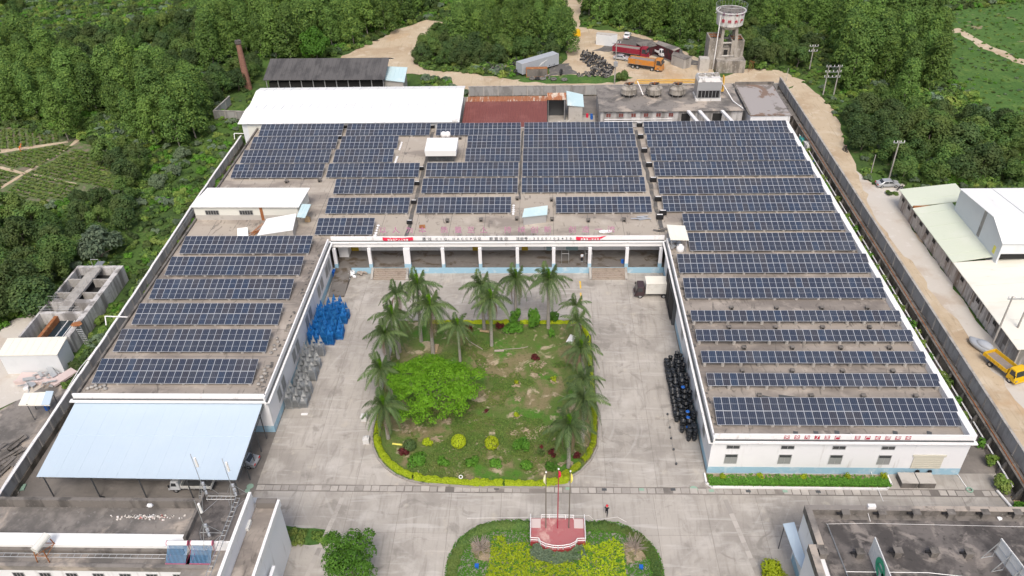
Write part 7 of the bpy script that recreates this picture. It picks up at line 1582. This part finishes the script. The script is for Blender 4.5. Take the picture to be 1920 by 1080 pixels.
fill('ground_cover', OV, 'leaf_green', 26000, .45, .12, 4, kind='stuff', avoid=(plat, soilL, soilR))
limeL = P2([(925, 1010), (945, 1008), (950, 1025), (990, 1022), (995, 1048), (1080, 1062), (1100, 1120), (900, 1130), (917, 1060)]); limeR = P2([(1095, 1018), (1115, 1030), (1150, 1012), (1170, 1030), (1172, 1070), (1180, 1130), (1080, 1130), (1085, 1060)])
fill('lime_shrubs', limeL, 'leaf_lime', 5000, .75, .12, 5, 'bright yellow green shrubs filling the left part of the oval bed', 'shrubs'); fill('lime_shrubs', limeR, 'leaf_lime', 2800, .75, .12, 6, 'bright yellow green shrubs filling the right part of the oval bed', 'shrubs')
fill('dark_shrubs', P2([(1000, 1030), (1090, 1030), (1100, 1050), (1040, 1066), (995, 1050)]), 'leaf_grey', 5000, 1.0, .13, 7, 'dull grey green shrubs directly below the flag platform', 'shrubs')
for q, z in ((soilL, .2), (soilR, .201)): sheet('bare_patch', q, z, 'bare_soil', step=.8, amp=.15)
def dead_shrub(lab, px, py, r):
    x, y = at(px, py, .8); rnd = random.Random(px); b = MB(); t = thing('dead_shrub', lab, 'shrub', (x, y, .16))
    for i in range(54):
        a = rnd.uniform(0, 6.28); e = rnd.uniform(.15, 1.4); d = Vector((math.cos(a)*math.cos(e), math.sin(a)*math.cos(e), math.sin(e))); m_ = d*r*.5; q = m_+(d+Vector((rnd.uniform(-.5, .5), rnd.uniform(-.5, .5), rnd.uniform(-.1, .6)))).normalized()*r*.65
        b.tube((0, 0, .05), m_, .045, 4, 0, .035).tube(m_, q, .035, 4, 0, .012); q2 = m_+(d+Vector((rnd.uniform(-.8, .8), rnd.uniform(-.8, .8), .3))).normalized()*r*.4; b.tube(m_, q2, .025, 4, 0, .01)
    b.build('branch', 'dead_wood', t, local=True, label='bare grey branches')
dead_shrub('leafless grey shrub in the left part of the oval bed', 901, 1022, 1.5); dead_shrub('leafless grey shrub in the right part of the oval bed', 1190, 1021, 1.6)
for (px, py, lab) in ((894, 1062, 'small blue and white box in the left bare patch of the oval bed'), (1202, 1064, 'small blue box in the right bare patch of the oval bed')):
    x, y = at(px, py, .4); tag(MB().box(x-.2, y-.2, .16, x+.2, y+.2, .6).box(x-.22, y-.22, .6, x+.22, y+.22, .66).build('lamp_box', 'blue_plastic'), lab, 'box')
t = thing('flag_platform', 'red tiled platform with three flagpoles and white railings on the oval bed', 'platform', (1.8, 58.8, .1))
MB().prism(plat[::-1], .1, 1.1, 1, 0).build('podium', ['tile_pink', 'tile_dark_red'], t)
for s_ in (0, 1):
    x0 = -1.28 if s_ == 0 else 3.72; st_ = MB()
    for k in range(4): st_.box(x0, 60.55-.32*k, 1.1, x0+1.1, 60.87-.32*k, 1.12+.06*(3-k))
    MB().box(x0, 59.2, 1.1, x0+1.1, 60.5, 1.14).build('landing', 'step_pale', t)
railing([plat[2], plat[1]], 1.1, .75, t, 'white_metal', .05, .8); railing([plat[-1], plat[0]], 1.1, .75, t, 'white_metal', .05, .8); railing([(-.1, 60.5), (3.7, 60.5)], 1.1, .75, t, 'white_metal', .05, .8); railing(plat[2:], 1.1, .75, t, 'white_metal', .05, .6)
MB().box(-.15, 60.42, 1.1, -.05, 60.5, 1.7)
for i, (bx, ty, fc, tx) in enumerate(((1023.5, 886, 'cloth_cream', 1023), (1045.5, 880, 'banner_red', 1047), (1066.5, 884, 'cloth_yellow', 1069))):
    x, y = at(bx, 990, 1.1); h = height_at(x, y, ty)
    f = thing('flagpole', ['dark flagpole with a limp cream flag, left of three', 'dark flagpole with a limp red flag, middle of three', 'dark flagpole with a limp yellow flag, right of three'][i], 'flagpole', (x, y, 1.1))
    MB().tube((0, 0, 0), (0, 0, h-1.1), .07, 8, 0, .045).build('pole', 'letter_red' if i == 1 else 'bark', f, local=True)
    MB().blob((0, 0, h-1.05), (.11, .11, .13), 0, 1, 0, 2).build('finial', 'white_metal', f, local=True)
    b = MB(); fl_ = 1.9 if i != 1 else 1.3; K = 8; s_ = -1 if i == 0 else 1
    for k in range(K+1): u = k/K; b.v += [(0.05*s_, .02, h-1.2-fl_*u), (s_*(.05+.24*math.sin(math.pi*u)**.8), .12*math.sin(u*7), h-1.35-fl_*u*.92)]
    for k in range(K): b.f.append((2*k, 2*k+1, 2*k+3, 2*k+2)); b.m.append(0)
    b.build('flag', fc, f, local=True)
tag(MB().path([(-9, 61.3, .06), (-2, 61.5, .06), (5.6, 61.9, .06), (6.2, 61.2, .06), (9, 61.7, .06), (10, 61.0, .06)], .02).build('cable', 'white_metal'), 'white cable on the road along the oval bed and platform', 'cable')

# ================================================================== TREES
ek = [Proto(make_tree('eucalyptus_tree', 'tree', 'x', eucalyptus(s), 'bark_pale')) for s in (11, 12, 13, 14)]
bl_ = [Proto(make_tree('broadleaf_tree', 'tree', 'x', broadleaf(s, 7.5, 3.6, lf))) for s, lf in ((21, 'leaf_mid'), (22, 'leaf_dark'), (23, 'leaf_mid'), (24, 'leaf_dark'))]
gy = Proto(make_tree('broadleaf_tree', 'tree', 'x', broadleaf(31, 4.5, 3.4, 'leaf_grey', .26)))
br_ = Proto(make_tree('broadleaf_tree', 'tree', 'x', broadleaf(33, 8.5, 3.8, 'leaf_green', .3)))
def forest(poly, d, seed, protos, lab, grp, s0=.8, s1=1.15, cap=999, world=False):
    noun, place = lab
    pts = poisson(poly if world else P2(poly), d, seed, 5000)[:cap]; rnd = random.Random(seed)
    if pts: xa, xb, ya, yb = min(p[0] for p in pts), max(p[0] for p in pts), min(p[1] for p in pts), max(p[1] for p in pts)
    for p in pts:
        s = rnd.uniform(s0, s1); u, v = (p[0]-xa)/(xb-xa+.01), (p[1]-ya)/(yb-ya+.01)
        lab = '{} {}, {} {} part of {}'.format('low' if s < s0+(s1-s0)*.33 else 'middling' if s < s0+(s1-s0)*.66 else 'tall', noun, ('left', 'mid left', 'mid right', 'right')[int(u*4)], ('near', 'inner', 'far')[int(v*3)], place)
        sw = rnd.uniform(.95, 1.2); rnd.choice(protos).put((p[0], p[1], 0), rnd.uniform(0, 6.28), lab, (s*sw, s*sw, s), grp)
    return len(pts)
n1 = 0
n1 += forest([(-150, 90), (60, 108), (150, 150), (200, 215), (112, 228), (0, 230), (-150, 236)], 4.6, 1, ek, ('eucalyptus', 'the stand behind the plots'), 'eucalyptus stand behind the vegetable plots', .75, 1.05)
n1 += forest([(215, 160), (330, 165), (385, 200), (385, 250), (350, 278), (290, 282), (240, 268), (222, 225)], 4.4, 2, ek, ('eucalyptus', 'the stand left of the hall'), 'eucalyptus stand left of the white hall', .8, 1.1)
n1 += forest([(395, 60), (560, 30), (800, 8), (800, 30), (700, 72), (640, 92), (560, 112), (480, 112), (400, 130)], 5.0, 3, ek, ('eucalyptus', 'the wood behind the chimney'), 'eucalyptus wood behind the chimney', .8, 1.1)
n1 += forest([(868, 98), (1062, 100), (1045, 30), (1000, -10), (870, 0), (860, 60)], 5.0, 4, ek, ('eucalyptus', 'the clump inside the track'), 'eucalyptus clump inside the track bend', .75, 1.0)
n1 += forest([(1100, 50), (1180, 56), (1300, 88), (1340, 60), (1340, -10), (1100, -30)], 5.0, 5, ek, ('eucalyptus', 'the wood behind the trucks'), 'eucalyptus wood behind the trucks', .8, 1.05)
n1 += forest([(1590, 178), (1630, 165), (1740, 185), (1760, 110), (1720, 60), (1580, 70), (1560, 110)], 4.7, 6, ek, ('eucalyptus', 'the stand right of the track'), 'eucalyptus stand right of the track', .85, 1.15)
n1 += forest([(1400, 30), (1560, 10), (1560, 60), (1420, 70)], 5.4, 7, ek, ('eucalyptus', 'the wood behind the tower'), 'eucalyptus behind the water tower', .7, .95)
for i, (px, py, s, lab) in enumerate(((128, 262, .95, 'lone slender eucalyptus at the corner of the vegetable plots'), (140, 238, .85, 'slim eucalyptus right beside the lone one at the plots'), (1690, 205, .9, 'eucalyptus at the right end of the stand by the meadow'))):
    x, y = at(px, py, 0); ek[i % 4].put((x, y, 0), i, lab, s)
n2 = 0
n2 += forest([(790, 118), (880, 130), (960, 112), (1040, 108), (1060, 95), (870, 92), (850, 65), (800, 80)], 4.2, 11, bl_, ('bushy tree', 'the clump inside the track'), 'bushy trees inside the track bend', .6, .9)
n2 += forest([(1580, 215), (1650, 210), (1800, 230), (1925, 250), (2010, 320), (1930, 343), (1700, 345), (1660, 300), (1610, 280)], 5.0, 12, bl_, ('bushy tree', 'the thicket by the track'), 'thicket trees right of the track', .65, 1.0)
n2 += forest([(1395, 125), (1500, 128), (1530, 90), (1400, 62)], 4.6, 13, bl_, ('bushy tree', 'the thicket behind the tower'), 'bushes behind the water tower', .6, .95)
n2 += forest([(-60, 420), (40, 405), (130, 440), (140, 520), (60, 600), (-60, 620)], 4.6, 14, bl_, ('dark bushy tree', 'the thicket below the plots'), 'thicket trees below the plots', .7, 1.05)
n2 += forest([(150, 385), (240, 345), (270, 385), (220, 470), (150, 480)], 4.4, 15, bl_, ('bushy tree', 'the slope outside the wall'), 'bushes on the left slope', .4, .65)
n2 += forest([(200, 300), (230, 285), (285, 330), (240, 350)], 4.2, 16, bl_, ('brownish bushy tree', 'the plots end'), 'bushes at the end of the plots', .6, .85)
n2 += forest([(390, 200), (470, 160), (480, 130), (400, 150)], 4.2, 17, bl_, ('dark bushy tree', 'the growth by the chimney'), 'bushy trees at the chimney', .6, .9)
n2 += forest([(120, 80), (390, 40), (390, 120), (250, 150), (150, 140)], 5.5, 18, bl_, ('bushy tree', 'the gap between the stands'), 'bushy trees between the stands', .6, .95)
x, y = at(600, 106, 0); br_.put((x, y-3, 0), 0, 'bright green round tree rising behind the dark old shed', 1.15)
x, y = at(190, 494, 0); gy.put((x, y+1.5, 0), 0, 'dull grey green dome shaped tree behind the settling tank', 1.25)
for i, (px, py, s) in enumerate(((345, 300, .6), (330, 330, .55), (300, 350, .6))): x, y = at(px, py, 0); gy.put((x, y, 0), i, 'low grey green bush on the slope outside the left wall, '+ORD[i]+' from the hall', s)
me, tb = broadleaf(41, 6.6, 3.0, 'leaf_mid', .17)
# dense tree at the bottom
rs = np.random.RandomState(9); puffs = [((rs.uniform(-1, 1)*2.3, rs.uniform(-1, 1)*2.2, rs.uniform(1.6, 5.6)), (rs.uniform(.7, 1.1),)*3) for _ in range(44)]; p, n_ = crown(puffs, 13, rs, -.4)
x, y = at(668, 1062, 0); t = thing('dense_tree', 'dense rounded green tree standing on the near yard between office and oval bed', 'tree', (x, y-1.2, 0)); obj('crown', leaf_mesh('crown', p, n_, .15, ['leaf_green'], seed=6), t); tb.build('trunk', 'bark', t, local=True)
bush('small bright green tree at the foot of the near right building', 1452, 1072, 1.6, 2.6, 'leaf_lime', 'small_tree', z0=0, cat='tree', size=.16)
# weeds by the office
for i, (px, py) in enumerate(((548, 998), (565, 1000), (595, 1002), (618, 1006), (560, 1014), (604, 1016))): bush('weedy green tuft by the low wall at the office corner, '+ORD[i], px, py, .7, .6, 'leaf_weed', 'weed_tuft', z0=0, cat='weeds')
sheet('weed_bed', P2([(536, 990), (620, 996), (640, 1022), (545, 1014)]), .03, 'meadow', step=1)
# plants along the right gap
for i in range(34):
    y = 64+i*2.9+rnd.uniform(-.8, .8); x = 56.5+rnd.uniform(-.5, .4); px, py = proj(x, y, .6)
    rr = rnd.uniform(.6, 1.1); bush('green weedy bush in the gap between right wing and boundary wall, '+('near end' if i < 8 else 'middle stretch' if i < 22 else 'far stretch'), px, py, rr, rr*2.0, 'leaf_weed' if i % 3 else 'leaf_green', 'weed_bush', z0=.02, dens=3, size=.2, seed=i+100)['group'] = 'weedy bushes in the gap beside the right wing'
x, y = at(1190, 147, 0); 
bush('spiky green clump at the foot of the tall grey pole', 1166, 143, 1.6, 2.6, 'leaf_mid', 'bush', z0=0, size=.25)

# ------------------------------------------------------------------ undergrowth: instanced shrubs as one mass
def scatter(name, pts, sources, seed):
    """pts: x, y, z, scale; one object whose geometry nodes place the source shrubs"""
    me = bpy.data.meshes.new(name); me.from_pydata([p[:3] for p in pts], [], [])
    rs = np.random.RandomState(seed)
    for k, d in (('sc', [p[3] for p in pts]), ('rz', rs.uniform(0, 6.28, len(pts)))): a = me.attributes.new(k, 'FLOAT', 'POINT'); a.data.foreach_set('value', np.asarray(d, np.float32))
    a = me.attributes.new('which', 'INT', 'POINT'); a.data.foreach_set('value', rs.randint(0, len(sources), len(pts)).astype(np.int32))
    o = bpy.data.objects.new(name, me); COL.objects.link(o); o['kind'] = 'stuff'
    c = bpy.data.collections.new(name+'_sources')
    for s in sources: c.objects.link(s)
    g = bpy.data.node_groups.new(name, 'GeometryNodeTree'); g.interface.new_socket('Geometry', in_out='INPUT', socket_type='NodeSocketGeometry'); g.interface.new_socket('Geometry', in_out='OUTPUT', socket_type='NodeSocketGeometry')
    gi, go = g.nodes.new('NodeGroupInput'), g.nodes.new('NodeGroupOutput'); ip = g.nodes.new('GeometryNodeInstanceOnPoints'); ci = g.nodes.new('GeometryNodeCollectionInfo'); ci.inputs[0].default_value = c; ci.inputs[1].default_value = True; ci.inputs[2].default_value = True
    def na(n_, ty): q = g.nodes.new('GeometryNodeInputNamedAttribute'); q.data_type = ty; q.inputs[0].default_value = n_; return q.outputs[0]
    cb = g.nodes.new('ShaderNodeCombineXYZ'); g.links.new(na('rz', 'FLOAT'), cb.inputs[2]); er = g.nodes.new('FunctionNodeEulerToRotation'); g.links.new(cb.outputs[0], er.inputs[0])
    g.links.new(gi.outputs[0], ip.inputs['Points']); g.links.new(ci.outputs[0], ip.inputs['Instance']); ip.inputs['Pick Instance'].default_value = True
    g.links.new(na('which', 'INT'), ip.inputs['Instance Index']); g.links.new(er.outputs[0], ip.inputs['Rotation']); g.links.new(na('sc', 'FLOAT'), ip.inputs['Scale']); g.links.new(ip.outputs[0], go.inputs[0])
    md = o.modifiers.new('scatter', 'NODES'); md.node_group = g
    return o
def shrub_src(seed, leaf, size=.3):
    rs = np.random.RandomState(seed); puffs = [((rs.uniform(-.8, .8), rs.uniform(-.8, .8), rs.uniform(.2, .9)), (rs.uniform(.4, .7), rs.uniform(.4, .7), rs.uniform(.3, .6))) for _ in range(6)]
    p, n_ = crown(puffs, 14, rs, -.2); me = leaf_mesh('shrub', p, n_, size, [leaf], seed=seed); return bpy.data.objects.new('shrub', me)
src = [shrub_src(s, lf) for s, lf in ((1, 'leaf_weed'), (2, 'leaf_mid'), (3, 'leaf_dark'), (4, 'leaf_green'), (5, 'leaf_eucalyptus'), (6, 'leaf_mid'), (7, 'leaf_weed'), (8, 'leaf_dark'), (9, 'leaf_eucalyptus'), (10, 'leaf_grey'))]
KEEP = [P2(q) for q in ([(-160, 240), (0, 238), (150, 262), (190, 282), (230, 300), (232, 350), (150, 382), (0, 388), (-160, 398)],)]
TRK = [ROADS['back_track'][1], ROADS['right_track'][1]]
MEAD = P2([(1755, 60), (1780, 20), (2300, -40), (2500, 300), (2050, 330), (1860, 215), (1770, 130)])
COMP = [(WX0-1, 20), (WX1+3, 20), (WX1+3, BY+1.5), (WX0-1, BY+1.5)]; BASIN = [(-81, 84), (-70.5, 84), (-70.5, 112), (-81, 112)]; RF = [(66, 60), (150, 60), (150, 137), (66, 137)]
SY = P2([(-60, 640), (10, 612), (60, 585), (130, 620), (130, 745), (0, 1000), (-160, 1000), (-160, 700)]); YRD2 = P2([(1035, 70), (1130, 48), (1180, 60), (1262, 84), (1330, 122), (1430, 135), (1430, 160), (860, 165), (960, 145), (985, 110), (1050, 118)]); SHD = P2([(480, 108), (780, 105), (780, 175), (470, 175)])
GP = P2([(425, 175), (470, 172), (462, 212), (405, 212)])
rs = np.random.RandomState(50); pts = []; cell = {}
tries = 0
while len(pts) < 34000 and tries < 160000:
    tries += 1
    x = rs.uniform(-260, 260); y = rs.uniform(40, 420)
    if abs(x) > 40+(y*.75) or (y > 300 and rs.uniform() < .4): continue
    if any(inside((x, y), q) for q in (COMP, RF, BASIN, SHD, YRD2)): continue
    if any(inside((x, y), q) for q in TRK+KEEP+[SY]): continue
    m_ = inside((x, y), MEAD) or inside((x, y), GP); cov_ = noise.noise(Vector((x*.035, y*.035, 3)))+.5*noise.noise(Vector((x*.12, y*.12, 8)))
    if m_:
        if rs.uniform() < .45: continue
        s = rs.uniform(.15, .4)
    else:
        if cov_ < -.3 and rs.uniform() < .4: continue
        s = rs.uniform(.55, 1.2)*(1+max(0, cov_)*1.3)
        if x > 58 and x < 75 and y > 60: s *= .6
        if -90 < x < -66: s *= .75
    pts.append((x, y, -.05, s))
scatter('undergrowth', pts, src, 3)
# the far wood beyond the frame and behind
src2 = []
for i in (0, 1, 2): m2 = bl_[i].r.children[0].data if bl_[i].r.children[0].name.startswith('crown') else bl_[i].r.children[1].data; src2.append(bpy.data.objects.new('wood_tree', m2))
rs = np.random.RandomState(51); pts = []
while len(pts) < 1500:
    x = rs.uniform(-420, 420); y = rs.uniform(265, 620)
    if noise.noise(Vector((x*.012, y*.012, 5))) < -.12: continue
    if inside((x, y), MEAD) or inside((x, y), TRK[0]): continue
    d = max(0, y-330)/400+max(0, abs(x)-320)/500; z = min(1, d)**1.5*(22+26*noise.noise(Vector((x*.003, y*.003, 2))))
    pts.append((x, y, z-1.2, rs.uniform(.8, 1.35)))
scatter('far_wood', pts, src2, 4)
print('trees', n1, n2)
